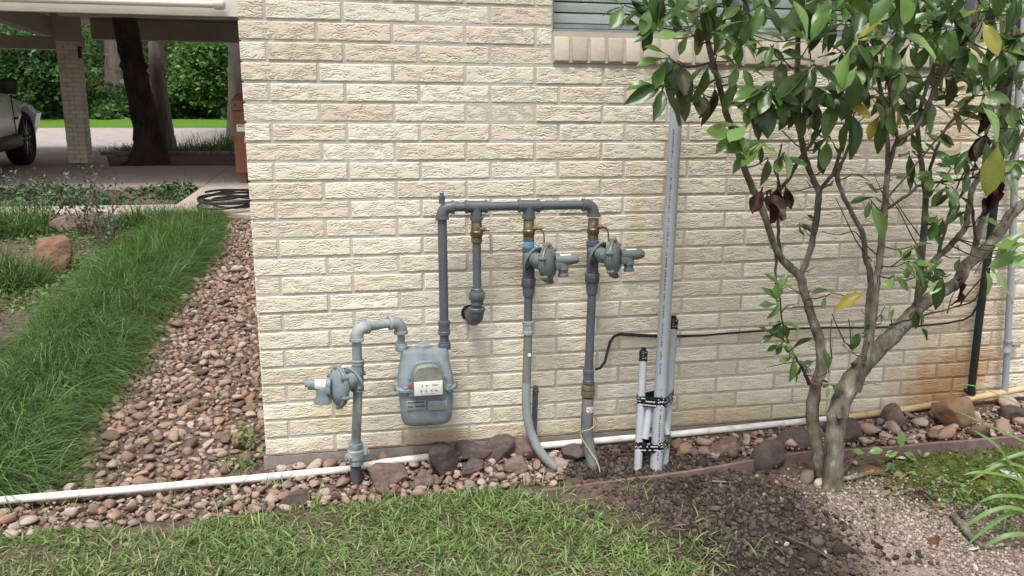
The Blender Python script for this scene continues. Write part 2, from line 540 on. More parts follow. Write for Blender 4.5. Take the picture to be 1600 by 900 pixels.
BARKD = mat('dark_bark', [(0.018, 0.014, 0.012), (0.045, 0.034, 0.028), (0.065, 0.05, 0.042)], rough=0.95, scale=6, bump=1.0, bscale=14, bdist=0.03, stretch=(1, 1, 0.25))
BARKG = mat('pine_bark', [(0.085, 0.065, 0.06), (0.15, 0.115, 0.105), (0.19, 0.15, 0.135)], rough=0.95, scale=5, bump=1.0, bscale=12, bdist=0.03, stretch=(1, 1, 0.3))
TIMBER = mat('carport_paint_taupe', [(0.36, 0.33, 0.29), (0.42, 0.385, 0.345)], rough=0.7, scale=3, bump=0.1, bscale=30)
TRIMW = mat('carport_trim_cream', [(0.56, 0.52, 0.45), (0.62, 0.58, 0.51)], rough=0.55, scale=3)
CARD = mat('brown_carton', [(0.17, 0.075, 0.045), (0.215, 0.10, 0.06)], rough=0.8, scale=6)
CARPAINT = mat('car_paint_silver_white', [(0.82, 0.83, 0.85), (0.85, 0.86, 0.88)], rough=0.35, scale=2, coat=0.4, spec=0.4)
GLASSD = mat('dark_glass', [(0.012, 0.014, 0.016), (0.02, 0.022, 0.024)], rough=0.06, scale=4, spec=0.6)
RIM = mat('alloy_rim', [(0.35, 0.35, 0.36), (0.45, 0.45, 0.46)], rough=0.3, scale=10, metal=0.8)
RUBBER = mat('tyre_rubber', [(0.015, 0.015, 0.016), (0.028, 0.028, 0.028)], rough=0.85, scale=20, bump=0.3, bscale=60)
CLOD = mat('dark_soil_clod', [(0.026, 0.019, 0.015), (0.062, 0.046, 0.038), (0.11, 0.083, 0.07)], rough=1.0, scale=30, rnd='isl', rndamt=0.6, bump=0.5, bscale=120, vary=0.2)
CRUMB = mat('pale_soil_crumb', [(0.16, 0.122, 0.098), (0.26, 0.205, 0.172), (0.37, 0.31, 0.27)], rough=1.0, scale=30, rnd='isl', rndamt=0.7, bump=0.5, bscale=120, vary=0.2)
MOSS = mat('moss_tuft', [(0.04, 0.06, 0.014), (0.085, 0.11, 0.022), (0.14, 0.16, 0.045)], rough=0.9, scale=10, rnd='isl', rndamt=0.7, trans=0.2, vary=0.2)
CHIP = mat('pale_stone_chip', [(0.45, 0.42, 0.38), (0.58, 0.55, 0.52)], rough=0.8, scale=20, bump=0.4)
GLASS = bpy.data.materials.new('window_glass')
GLASS.use_nodes = True
_b = GLASS.node_tree.nodes['Principled BSDF']
_b.inputs['Transmission Weight'].default_value = 1.0
_b.inputs['Roughness'].default_value = 0.02
_b.inputs['IOR'].default_value = 1.02
_b.inputs['Base Color'].default_value = (0.9, 0.95, 0.93, 1)

exec_marker = 0
# ------------------------------------------------------------ ground
def ground_sheet():
    xs = np.concatenate([np.linspace(-160, -12, 22), np.linspace(-11, -2.2, 30), np.linspace(-2.1, 3.8, 330), np.linspace(4, 12, 20), np.linspace(14, 160, 18)])
    ys = np.concatenate([np.linspace(-60, -3, 16), np.linspace(-2.5, 0.5, 190), np.linspace(0.6, 12, 60), np.linspace(12.5, 40, 30), np.linspace(44, 160, 16)])
    X, Y = np.meshgrid(xs, ys, indexing='ij')
    Z = gzv(X, np.minimum(Y, 40))
    near = (np.abs(X - 0.8) < 3.2) & (Y > -2.2) & (Y < 0.4)
    bump = (noise2(len(xs) / 7, len(ys) / 7, X.shape) - 0.5) * 0.03 + (noise2(len(xs) / 2.6, len(ys) / 2.6, X.shape) - 0.5) * 0.014
    lump = (noise2(len(xs) / 3.2, len(ys) / 3.2, X.shape) - 0.5) * 0.034 + (noise2(len(xs) / 1.4, len(ys) / 1.4, X.shape) - 0.5) * 0.016
    # the dug-over patch of soil
    dug = np.exp(-(((X - 1.62) / 0.42) ** 2 + ((Y + 0.75) / 0.40) ** 2))
    Z = Z + near * bump * 0.8 * np.where(Y > -0.36, 0.25, 1.0) + dug * (0.022 + lump) * near
    Z = np.where((X > 0.05) & (Y > 0.05) & (Y < 30) & (X < 14), -0.2, Z)
    global GXS, GYS, GZS
    GXS, GYS, GZS = xs, ys, Z
    V = np.stack([X, Y, Z], -1).reshape(-1, 3)
    n, m = X.shape
    I = np.arange(n * m).reshape(n, m)
    F = np.stack([I[:-1, :-1], I[1:, :-1], I[1:, 1:], I[:-1, 1:]], -1).reshape(-1, 4)
    return V, F


SOIL = bpy.data.materials.new('soil')
SOIL.use_nodes = True


def soil_nodes():
    t = SOIL.node_tree
    N, L = t.nodes, t.links
    b = N['Principled BSDF']
    b.inputs['Roughness'].default_value = 1.0
    b.inputs['Specular IOR Level'].default_value = 0.15
    g = N.new('ShaderNodeNewGeometry')

    def ramp(scale, c1, c2, lo=0.35, hi=0.65):
        z = N.new('ShaderNodeTexNoise')
        z.inputs['Scale'].default_value = scale
        z.inputs['Detail'].default_value = 6
        z.inputs['Roughness'].default_value = 0.7
        L.new(g.outputs['Position'], z.inputs['Vector'])
        r = N.new('ShaderNodeValToRGB')
        r.color_ramp.elements[0].position = lo
        r.color_ramp.elements[1].position = hi
        r.color_ramp.elements[0].color = (*c1, 1)
        r.color_ramp.elements[1].color = (*c2, 1)
        L.new(z.outputs['Fac'], r.inputs['Fac'])
        return r.outputs[0]
    base = ramp(30, (0.075, 0.055, 0.042), (0.16, 0.12, 0.095))
    dark = ramp(45, (0.020, 0.015, 0.012), (0.058, 0.042, 0.035))
    pale = ramp(60, (0.18, 0.135, 0.11), (0.36, 0.295, 0.25))
    moss = ramp(28, (0.035, 0.045, 0.014), (0.10, 0.13, 0.022), 0.38, 0.6)

    def mixin(a, c, k):
        m = N.new('ShaderNodeMixRGB')
        L.new(k, m.inputs[0])
        L.new(a, m.inputs[1])
        L.new(c, m.inputs[2])
        return m.outputs[0]
    c = mixin(base, moss, blob_mask(t, (2.55, -0.62, -0.05), (0.62, 0.36, 1), nscale=6, soft=0.7))
    c = mixin(c, pale, blob_mask(t, (2.04, -0.92, -0.05), (0.36, 0.46, 1), nscale=6, soft=0.7))
    c = mixin(c, dark, blob_mask(t, (1.52, -0.74, -0.05), (0.36, 0.60, 1), nscale=6, soft=0.7))
    c = mixin(c, dark, blob_mask(t, (1.40, -0.20, -0.05), (0.36, 0.14, 1), nscale=8, soft=0.6))
    L.new(c, b.inputs['Base Color'])
    z = N.new('ShaderNodeTexNoise')
    z.inputs['Scale'].default_value = 90
    z.inputs['Detail'].default_value = 6
    L.new(g.outputs['Position'], z.inputs['Vector'])
    bp = N.new('ShaderNodeBump')
    bp.inputs['Strength'].default_value = 0.9
    bp.inputs['Distance'].default_value = 0.012
    L.new(z.outputs['Fac'], bp.inputs['Height'])
    L.new(bp.outputs[0], b.inputs['Normal'])


def gh(x, y):
    """height of the ground sheet itself (with its lumps)"""
    i = min(max(int(np.searchsorted(GXS, x)) - 1, 0), len(GXS) - 2)
    j = min(max(int(np.searchsorted(GYS, y)) - 1, 0), len(GYS) - 2)
    a, b = (x - GXS[i]) / (GXS[i + 1] - GXS[i]), (y - GYS[j]) / (GYS[j + 1] - GYS[j])
    return float((GZS[i, j] * (1 - a) + GZS[i + 1, j] * a) * (1 - b) + (GZS[i, j + 1] * (1 - a) + GZS[i + 1, j + 1] * a) * b)


ghv = np.vectorize(gh)
soil_nodes()
GV, GF = ground_sheet()
struct(npmesh('ground', GV, GF, SOIL))

# ------------------------------------------------------------ the brick house
CRS = 0.0677          # course height
PIT = 0.25553         # brick pitch along the wall
JA, JB = 0.08755, 0.25392
MJ = 0.0098           # joint
WX0, WX1, WZ0, WZ1 = 1.083, 2.86, 1.545, 2.45   # window opening
SILLZ = 1.432

house = empty('brick_house', (2.0, 0, -0.07))
tag(house, 'cream brick house wall with rough wavy faced bricks behind the gas pipes', 'house')


def brick_mesh(name, L, material, seed, coarse=1):
    """a brick with a wire-cut, wavy, layered face (real relief)"""
    Hh = CRS - MJ
    nu = max(8, int(L / 0.0024 / coarse))
    nv = max(10, 40 // coarse)
    u = np.linspace(0, L, nu)
    v = np.linspace(0, Hh, nv)
    U, Vv = np.meshgrid(u, v, indexing='ij')
    s = L / 0.25
    warp = (noise2(13 * s, 3, U.shape) - 0.5) * 0.014 + (noise2(34 * s, 7, U.shape) - 0.5) * 0.008 + (noise2(4 * s, 2, U.shape) - 0.5) * 0.012
    per = 0.0072 + 0.003 * RNG.random()
    t = (Vv + warp) / per + RNG.random() * 5
    k = np.floor(t)
    f = t - k
    amp = np.clip((noise2(9 * s, 6, U.shape) - 0.30) * 2.6, 0.0, 1.0)
    rel = -(1 - f) ** 3.0 * 0.0043 * amp                      # shingled layers, each over-hanging the next
    rel += (noise2(60 * s, 14, U.shape) - 0.5) * 0.0012 + (noise2(6 * s, 2, U.shape) - 0.5) * 0.002
    e = np.minimum(np.minimum(U, L - U), np.minimum(Vv, Hh - Vv))
    edge = np.clip(e / 0.0035, 0, 1)
    rel = rel * edge ** 0.5 - (1 - edge) ** 2 * 0.0035
    ex = (noise2(20 * s, 1, (nu, 1)) - 0.5)[:, 0] * 0.0022
    Z = Vv - Hh / 2
    Z = Z + np.where(Vv < Hh / 2, 1, -1) * ex[:, None] * (np.abs(Z) / (Hh / 2)) ** 2
    X = U - L / 2
    Y = -rel
    V = np.stack([X, Y, Z], -1).reshape(-1, 3)
    I = np.arange(nu * nv).reshape(nu, nv)
    F = np.stack([I[:-1, :-1], I[1:, :-1], I[1:, 1:], I[:-1, 1:]], -1).reshape(-1, 4)
    ring = np.concatenate([I[:, 0], I[-1, 1:], I[-2::-1, -1], I[0, -2:0:-1]])
    back = V[ring].copy()
    back[:, 1] = 0.03
    o = len(V)
    V = np.concatenate([V, back])
    n = len(ring)
    a = np.arange(n)
    b2 = (a + 1) % n
    F = np.concatenate([F, np.stack([ring[b2], ring[a], o + a, o + b2], -1)])
    ob = npmesh(name, V, F, material)
    me = ob.data
    bpy.data.objects.remove(ob)
    return me


FULL = PIT - MJ
BM = [brick_mesh('brick', FULL, BRICK, i) for i in range(12)]
BH = [brick_mesh('brick', JA - MJ / 2, BRICK, i) for i in range(4)]
BLO = [brick_mesh('brick', FULL, BRICK, i, 4) for i in range(6)]
BQ = [brick_mesh('brick', 0.115, BRICK, i) for i in range(3)]


def wall_courses(xmax, zmax):
    """(x0, x1, zc) of every brick on the front wall"""
    out = []
    r = 23
    while True:
        zc = (23.5 - r) * CRS
        if zc > zmax:
            break
        j0 = JA if r % 2 == 0 else JB
        edges = [0.0] + [j0 + i * PIT for i in range(0, int((xmax - j0) / PIT) + 2)]
        for i in range(len(edges) - 1):
            a = edges[i] + (MJ / 2 if i else 0.0)
            b = edges[i + 1] - MJ / 2
            z0, z1 = zc - CRS / 2, zc + CRS / 2
            if z1 > SILLZ + 0.01 and z0 < WZ1:
                lim0, lim1 = WX0, WX1
                if b > lim0 - 0.004 and a < lim1 + 0.004:
                    if a < lim0 - 0.03:
                        out.append((a, lim0 - 0.002, zc))
                    if b > lim1 + 0.03:
                        out.append((lim1 + 0.002, b, zc))
                    continue
            out.append((a, b, zc))
        r -= 1
    return out


ALLB = wall_courses(5.6, 2.62)


def inview(x, z):
    p = _R.transposed() @ (Vector((x, 0, z)) - CAM)
    return abs(p.x / -p.z) * FPX < 815 and abs(p.y / -p.z) * FPX < 465


near_b = sorted([b for b in ALLB if inview(b[0] + 0.02, b[2] - 0.02) or inview(b[1] - 0.02, b[2] - 0.02)], key=lambda b: b[0] + 0.15 * b[2])
keep = set(id(b) for b in near_b[:300])
nb = 0
more_parts = []
for b in ALLB:
    a, c, zc = b
    L = c - a
    if L < 0.02:
        continue
    src = random.choice(BM if L > 0.17 else (BH if L < 0.1 else BQ))
    base = FULL if L > 0.17 else (JA - MJ / 2 if L < 0.1 else 0.115)
    off = random.gauss(0, 0.0012)
    if id(b) in keep:
        o = bpy.data.objects.new('brick', src)
        COL.objects.link(o)
        o.location = ((a + c) / 2, off, zc)
        flip = random.random() < 0.5
        o.scale = (L / base * (-1 if False else 1), 1, 1)
        if flip:
            o.rotation_euler = (0, math.pi, 0) if random.random() < 0.5 else (0, 0, 0)
        setpar(o, house)
    else:
        more_parts.append((a, c, zc, off, random.choice(BLO) if L > 0.17 else src, base))


def join_bricks(name, items, material, parent):
    Vs, Fs, o = [], [], 0
    for (a, c, zc, off, src, base) in items:
        n = len(src.vertices)
        v = np.empty(n * 3, np.float32)
        src.vertices.foreach_get('co', v)
        v = v.reshape(-1, 3) * np.array([(c - a) / base, 1, 1]) + np.array([(a + c) / 2, off, zc])
        f = np.empty(len(src.polygons) * 4, np.int32)
        src.polygons.foreach_get('vertices', f)
        Vs.append(v)
        Fs.append(f.reshape(-1, 4) + o)
        o += n
    return npmesh(name, np.concatenate(Vs), np.concatenate(Fs), material, parent)


stuff(join_bricks('bricks_beyond', more_parts, BRICKS2, house))

# mortar bed behind the brick faces, with the window opening left out; foundation below
mb = MB()
MY = 0.0036
for (x0, x1, z0, z1) in ((0.006, WX0, -0.0, 2.65), (WX1, 5.7, 0.0, 2.65), (WX0, WX1, 0.0, WZ0 - 0.02), (WX0, WX1, WZ1, 2.65)):
    mb.box(((x0 + x1) / 2, MY + 0.06, (z0 + z1) / 2), (x1 - x0, 0.12, z1 - z0))
mb.build('mortar', MORTAR, house, smooth=False)
mb = MB()
mb.box((2.85, 0.10, -0.105), (5.72, 0.20, 0.202))
mb.box((0.10, 5.1, -0.1), (0.19, 9.8, 0.2))
mb.build('foundation', CONC, house, smooth=False)
# side wall going back from the corner
mb = MB()
mb.box((0.066, 5.06, 1.325), (0.12, 9.87, 2.65))
mb.build('side_mortar', MORTAR, house, smooth=False)
mb = MB()
for r in range(39):
    z = (r + 0.5) * CRS
    y = 0.034
    first = True
    while y < 9.8:
        L = (0.225 if r % 2 else 0.06) if first else FULL
        mb.box((0.007 - 0.004, y + L / 2, z), (0.012, L, CRS - MJ))
        y += L + MJ
        first = False
stuff(mb.build('side_bricks', BRICKS2, house, smooth=False))
mb = MB()
mb.box((2.7, 4.7, 2.72), (6.2, 10.1, 0.12))
mb.build('eave', TRIMW, house, smooth=False)

# rowlock sill under the window
x = WX0 + 0.004
SB = []
for k in range(4):
    m = MB()
    m.rbox((0, 0, 0), (0.0560, 0.115, 0.086), 0.005)
    o_ = m.build('sill_brick', SILLB)
    SB.append(o_.data)
    bpy.data.objects.remove(o_)
while x < WX1 + 0.03:
    o = bpy.data.objects.new('sill_brick', random.choice(SB))
    COL.objects.link(o)
    o.location = (x + 0.029, 0.0475 + random.gauss(0, 0.001), SILLZ + 0.043)
    o.rotation_euler = (math.radians(-7), 0, random.gauss(0, 0.01))
    setpar(o, house)
    x += 0.0677
mb = MB()
mb.box(((WX0 + WX1) / 2, 0.050, SILLZ + 0.043), (WX1 - WX0 - 0.004, 0.108, 0.082))
mb.box(((WX0 + WX1) / 2, 0.056, SILLZ + 0.098), (WX1 - WX0 - 0.002, 0.11, 0.026))
mb.build('sill_mortar', MORTAR, house, smooth=False)

# window: aluminium frame with closed wide blinds behind the glass
WIN = MB()
zb = WZ0
for (z0, z1, y0) in ((zb, zb + 0.011, 0.026), (zb + 0.011, zb + 0.015, 0.052), (zb + 0.015, zb + 0.028, 0.040), (zb + 0.028, zb + 0.034, 0.066)):
    WIN.box(((WX0 + WX1) / 2, y0 + 0.045, (z0 + z1) / 2), (WX1 - WX0, 0.09, z1 - z0))
WIN.box(((WX0 + WX1) / 2, 0.08, WZ1 - 0.02), (WX1 - WX0, 0.08, 0.04))
for xx in (WX0 + 0.008, WX1 - 0.008, 1.83, 1.872, 2.34):
    WIN.box((xx, 0.083, (zb + WZ1) / 2 + 0.02), (0.016, 0.07, WZ1 - zb - 0.08))
frame = WIN.build('window_frame', ALU, house, smooth=False)
g = MB()
g.box(((WX0 + WX1) / 2, 0.098, (zb + WZ1) / 2 + 0.02), (WX1 - WX0 - 0.03, 0.004, WZ1 - zb - 0.1))
g.build('pane', GLASS, frame, smooth=False)
z = zb + 0.060
sm = MB()
sm.rbox((0, 0, 0), (WX1 - WX0 - 0.03, 0.005, 0.0335), 0.002, Matrix.Rotation(math.radians(8), 3, 'X'))
so = sm.build('slat', SLAT)
sme = so.data
bpy.data.objects.remove(so)
while z < WZ1 - 0.06:
    o = bpy.data.objects.new('slat', sme)
    COL.objects.link(o)
    o.location = ((WX0 + WX1) / 2, 0.112, z)
    setpar(o, frame)
    z += 0.0390
mb = MB()
mb.box(((WX0 + WX1) / 2, 0.30, (zb + WZ1) / 2), (WX1 - WX0 + 0.1, 0.02, WZ1 - zb + 0.1))
mb.build('room_backing', BLACK, house, smooth=False)
# ------------------------------------------------------------ gas pipes
YM = -0.11
UP = Vector((0, 0, 1))


def arc(p0, corner, p1, r, n=6):
    """rounded corner points between two straight legs"""
    p0, c, p1 = Vector(p0), Vector(corner), Vector(p1)
    a = (p0 - c).normalized()
    b = (p1 - c).normalized()
    out = []
    for i in range(n + 1):
        t = i / n
        out.append((c + a * r) * (1 - t) ** 2 + c * 2 * t * (1 - t) + (c + b * r) * t * t)
    return out


def bent(points, r, n=6):
    P = [Vector(p) for p in points]
    out = [P[0]]
    for i in range(1, len(P) - 1):
        out += arc(P[i - 1], P[i], P[i + 1], r, n)
    out.append(P[-1])
    return out


def elbow(mb, a, c, b, r, leg=None):
    """malleable iron elbow with beaded ends; a and b give the two directions away from corner c"""
    a, b, c = Vector(a).normalized(), Vector(b).normalized(), Vector(c)
    leg = leg or r * 1.75
    mb.tube(arc(c + a * leg * 1.4, c, c + b * leg * 1.4, leg * 0.98, 8), r, 16)
    for d in (a, b):
        mb.lathe(c + d * leg * 0.88, d, [(0, r), (0.001, r * 1.13), (r * 0.42, r * 1.15), (r * 0.5, r * 1.08)], 18)


def band(mb, p, d, r, h):
    """a beaded coupling of height h centred at p along d"""
    d = Vector(d).normalized()
    mb.lathe(Vector(p) - d * h / 2, d, [(0, r * 0.96), (0.0015, r * 1.1), (h * 0.24, r * 1.1), (h * 0.28, r), (h * 0.72, r), (h * 0.76, r * 1.1), (h - 0.0015, r * 1.1), (h, r * 0.96)], 18)


def union(mb, p, r, h):
    """three-piece union: octagonal nut between two collars, along Z"""
    p = Vector(p)
    mb.lathe(p - UP * h * 0.5, UP, [(0, r * 0.74), (0.001, r * 0.8), (h * 0.3, r * 0.8)], 16)
    mb.lathe(p - UP * h * 0.22, UP, [(0, r * 0.92), (h * 0.06, r), (h * 0.42, r), (h * 0.48, r * 0.92)], 8)
    mb.lathe(p + UP * h * 0.24, UP, [(0, r * 0.78), (h * 0.2, r * 0.76), (h * 0.26, r * 0.66)], 16)


man = empty('pipe_manifold', at(692, 540, YM))
tag(man, 'blue grey painted gas pipe manifold with one riser, a top header and three valved drops', 'gas pipe')
zh = at(800, 322, YM).z
rx = at(692.5, 430, YM).x
d1 = at(745, 400, YM).x
d2 = at(826, 400, YM).x
d3 = at(926, 400, YM).x
PR = 0.0165
FR = 0.0215
z_spud = at(692, 536, YM).z

mb = MB()
mb.tube([(rx, YM, z_spud - 0.005), (rx, YM, zh - 0.03)], PR, 16)
mb.build('riser_pipe', PIPEBLUE, man)
mb = MB()
band(mb, (rx, YM, at(692, 512, YM).z), UP, 0.0205, 0.052)
mb.build('coupling', PIPEBLUE, man)
mb = MB()
elbow(mb, (0, 0, -1), (rx, YM, zh), (1, 0, 0), FR)
mb.tube([(rx, YM, zh + 0.012), (rx, YM, zh + 0.034)], 0.0105, 14)
e_ = mb.build('elbow', PIPEBLUE, man)
mb = MB()
mb.lathe((rx, YM, zh + 0.034), UP, [(0, 0.013), (0.006, 0.013), (0.0065, 0.008), (0.017, 0.0075)], 8)
mb.build('plug', PIPEBLUE, e_)
for (xa, xb) in ((rx + 0.03, d1 - 0.03), (d1 + 0.03, d2 - 0.03), (d2 + 0.03, d3 - 0.03)):
    mb = MB()
    mb.tube([(xa, YM, zh), (xb, YM, zh)], PR, 16)
    mb.build('header_pipe', PIPEBLUE, man)
for xd in (d1, d2):
    mb = MB()
    mb.tube([(xd - 0.036, YM, zh), (xd + 0.036, YM, zh)], FR, 18)
    mb.tube([(xd, YM, zh), (xd, YM, zh - 0.045)], FR, 18)
    for s in (-1, 1):
        mb.lathe((xd + s * 0.03, YM, zh), (s, 0, 0), [(0, FR), (0.001, FR * 1.15), (0.009, FR * 1.15), (0.010, FR)], 18)
    mb.lathe((xd, YM, zh - 0.036), (0, 0, -1), [(0, FR), (0.001, FR * 1.13), (0.011, FR * 1.13), (0.012, FR)], 18)
    mb.build('tee', PIPEBLUE, man)
mb = MB()
elbow(mb, (0, 0, -1), (d3, YM, zh), (-1, 0, 0), FR)
mb.build('elbow', PIPEBLUE, man)


def valve(xd, ztop, zbot, hang):
    h = ztop - zbot
    mb = MB()
    mb.lathe((xd, YM, zbot), UP, [(0, 0.019), (0.001, 0.0205), (h * 0.2, 0.0205), (h * 0.22, 0.0185), (h * 0.30, 0.0225), (h * 0.50, 0.0235), (h * 0.55, 0.0205), (h * 0.78, 0.0205), (h * 0.8, 0.0195), (h, 0.0195)], 10)
    mb.lathe((xd + 0.012, YM - 0.008, zbot + h * 0.62), (0.85, -0.5, 0), [(0, 0.009), (0.018, 0.009), (0.019, 0.006), (0.026, 0.006)], 10)
    b = mb.build('ball_valve', BRASS, man)
    m2 = MB()
    o = Vector((xd + 0.036, YM - 0.021, zbot + h * 0.62))
    m2.lathe(o, (0.85, -0.5, 0), [(0, 0.008), (0.004, 0.008), (0.0045, 0.005), (0.009, 0.005)], 8)
    if hang == 'grip':
        m2.tube([o, o + Vector((0.010, 0, -0.014)), o + Vector((0.014, 0, -0.030)), o + Vector((0.014, 0.001, -0.088))], [0.003, 0.003, 0.0052, 0.0056], 8)
    else:
        m2.tube([o, o + Vector((0.010, -0.002, -0.010)), o + Vector((0.016, 0, -0.024)), o + Vector((0.017, 0.002, -0.055))], [0.0024, 0.0024, 0.0026, 0.0028], 8)
    m2.build('handle', CHROME if hang == 'grip' else BRASS, b)


zv1, zv0 = zh - 0.050, at(745, 379, YM).z
for xd, hg in ((d1, 'grip'), (d2, 'wire'), (d3, 'wire')):
    valve(xd, zv1, zv0, hg)
# tape on the threads
mb = MB()
mb.lathe((d1, YM, zv1 - 0.001), UP, [(0, 0.0185), (0.001, 0.0192), (0.006, 0.0192), (0.007, 0.018)], 14)
mb.build('thread_tape', BLUETAPE, man)
mb = MB()
mb.lathe((d2, YM, zv0 - 0.020), UP, [(0, 0.020), (0.012, 0.0205), (0.019, 0.0195), (0.020, 0.018)], 16)
mb.build('thread_tape', BLUETAPE, man)

# drop 1: pipe, union, street elbow into the wall
mb = MB()
mb.tube([(d1, YM, zv0 + 0.004), (d1, YM, at(744, 480, YM).z)], 0.0157, 16)
mb.build('drop_pipe', PIPEBLUE, man)
mb = MB()
union(mb, (d1 - 0.001, YM, at(743, 463, YM).z), 0.0295, 0.062)
mb.build('union', PIPEBLUE, man)
ze = at(742, 494, YM).z
mb = MB()
elbow(mb, (0, 0, 1), (d1 - 0.003, YM, ze - 0.012), (-0.15, 1, 0), 0.0275, 0.034)
mb.build('wall_elbow', PIPEBLUE, man)
mb = MB()
mb.tube([(d1 - 0.007, YM + 0.03, ze - 0.012), (d1 - 0.018, 0.02, ze - 0.012)], 0.021, 14)
mb.build('wall_pipe', PIPEDARK, man)
mb = MB()
mb.lathe((d1 - 0.017, 0.0022, ze - 0.012), (0, 1, 0), [(-0.004, 0.030), (0.004, 0.031)], 14)
mb.build('wall_hole', BLACK, man)

# drop 2: body under the regulator, union, pipe, coupling, thin conduit
mb = MB()
z0, z1 = at(826, 462, YM).z, zv0 - 0.018
mb.lathe((d2, YM, z1), (0, 0, -1), [(0, 0.020), (0.003, 0.0235), (0.020, 0.0235), (0.022, 0.0225), (z1 - z0 - 0.02, 0.0225), (z1 - z0, 0.020)], 16)
mb.build('regulator_body', PIPEBLUE, man)
mb = MB()
union(mb, (d2, YM, at(826, 441, YM).z - 0.002), 0.0265, 0.070)
mb.build('union', PIPEDARK, man)
mb = MB()
mb.tube([(d2, YM, z0 + 0.01), (d2 - 0.002, YM, at(825, 515, YM).z)], 0.0157, 16)
mb.build('drop_pipe', PIPEBLUE, man)
mb = MB()
band(mb, (d2 - 0.002, YM, at(825, 512, YM).z), UP, 0.0185, 0.052)
mb.build('coupling', PIPEOLD, man)

# drop 3
mb = MB()
mb.lathe((d3, YM, zv0 - 0.001), (0, 0, -1), [(0, 0.020), (0.003, 0.0245), (0.020, 0.0245), (0.022, 0.0225), (zv0 - z0 - 0.02, 0.0225), (zv0 - z0, 0.020)], 16)
mb.build('regulator_body', PIPEBLUE, man)
mb = MB()
union(mb, (d3, YM, at(926, 434, YM).z), 0.0285, 0.070)
mb.build('union', PIPEDARK, man)
mb = MB()
d3b = at(920, 560, YM).x
mb.tube([(d3, YM, z0 + 0.01), (d3b, YM, at(919, 592, YM).z)], 0.0163, 16)
mb.build('drop_pipe', PIPEBLUE, man)
mb = MB()
band(mb, (d3b, YM, at(919, 588, YM).z), UP, 0.0200, 0.056)
mb.build('coupling', PIPEBLUE, man)

# the two risers that come out of the ground under drops 2 and 3
r2 = empty('gas_riser', (1.06, -0.16, gz(1.06, -0.16)))
tag(r2, 'slim olive grey gas riser under the middle drop, curving into the stones at its foot', 'gas pipe')
pts = [at(825, 522, YM), at(824, 560, YM), at(822.5, 600, YM)]
mb = MB()
mb.tube(pts, [0.0165, 0.0165, 0.017], 16)
mb.build('conduit_sleeve', GALV, r2)
mb = MB()
mb.tube([at(822.5, 598, YM), at(822, 620, YM - 0.002), at(823, 645, YM - 0.006), at(828, 672, YM - 0.014), at(837, 695, -0.135), at(850, 714, -0.148), at(866, 730, -0.16), at(880, 742, -0.17)], 0.0172, 16)
mb.build('bent_riser', PEGREY, r2)
mb = MB()
mb.lathe(at(825, 553, YM) + Vector((0.002, -0.0165, 0)), (0, -1, 0), [(0, 0.007), (0.0014, 0.006)], 12)
mb.build('sticker', LABELW, r2)

r3 = empty('gas_riser', (1.2, -0.22, gz(1.2, -0.22)))
tag(r3, 'thick charcoal gas riser with bronze nut and white sticker under the right drop', 'gas pipe')
pb = at(918, 608, YM)
mb = MB()
mb.lathe(at(919, 600, YM), (0, 0, -1), [(0, 0.018), (0.001, 0.0265), (0.020, 0.0275), (0.023, 0.024), (0.027, 0.024), (0.029, 0.0285), (0.046, 0.0275), (0.049, 0.0235)], 8)
mb.build('bronze_nut', BRONZE, r3)
mb = MB()
mb.tube([at(918.5, 622, YM), at(917.5, 645, YM - 0.002)], [0.0225, 0.0225], 16)
mb.build('riser_collar', GALV, r3)
mb = MB()
rp = [at(917.5, 643, YM - 0.002), at(917, 665, YM - 0.006), at(918, 685, YM - 0.014), at(921, 705, YM - 0.034), at(926, 723, -0.17), at(931, 740, -0.20), at(934, 752, -0.215)]
mb.tube(rp, 0.0235, 16)
mb.build('bent_riser', CHARC, r3)
m = MB()
cc = at(917.5, 637, YM)
R_ = 0.0240
for (za, zb_, mi) in ((-0.014, 0.010, 0), (0.010, 0.015, 1)):
    vs, fs = [], []
    m.mi = mi
    for k in range(7):
        a = math.radians(-112 + k * 16)
        for zz in (za, zb_):
            vs.append(cc + Vector((R_ * math.cos(a) + 0.0, R_ * math.sin(a), zz)))
    for k in range(6):
        fs.append((2 * k, 2 * k + 2, 2 * k + 3, 2 * k + 1))
    m.add(vs, fs)
m.mi = 2
for (a, zz, s_) in ((-98, 0.001, 0.005), (-50, -0.006, 0.005), (-70, 0.004, 0.003)):
    a = math.radians(a)
    m.lathe(cc + Vector((R_ * math.cos(a), R_ * math.sin(a), zz)), (math.cos(a), math.sin(a), 0), [(0, s_ / 2), (0.0004, s_ / 2)], 8)
m.build('sticker', [LABELW, LABELR, PRINTB], r3)
mb = MB()
wp = [at(929, 656, -0.13), at(931, 664, -0.145), at(922, 671, -0.155), at(910, 674, -0.15), at(906, 676, -0.14), at(910, 687, -0.15), at(920, 702, -0.175), at(931, 718, -0.21), at(936, 730, -0.235), at(938, 742, -0.25)]
mb.tube(wp, 0.0021, 6)
tag(mb.build('tracer_wire', YWIRE), 'thin yellow tracer wire wound round the charcoal gas riser', 'wire')

st = empty('pipe_stub', (1.03, -0.05, -0.05))
tag(st, 'short dark steel pipe stub with capped end standing behind the curved riser', 'pipe')
mb = MB()
mb.tube([at(834, 700, -0.05), at(836.5, 612, -0.05)], 0.0108, 14)
mb.build('stub_pipe', PIPEDARK, st)
mb = MB()
q = at(837, 611, -0.05)
mb.lathe(q - UP * 0.006, UP, [(0, 0.0108), (0.001, 0.0125), (0.012, 0.0125), (0.013, 0.0095), (0.026, 0.009), (0.027, 0.0065)], 12)
mb.build('cap', PIPEDARK, st)


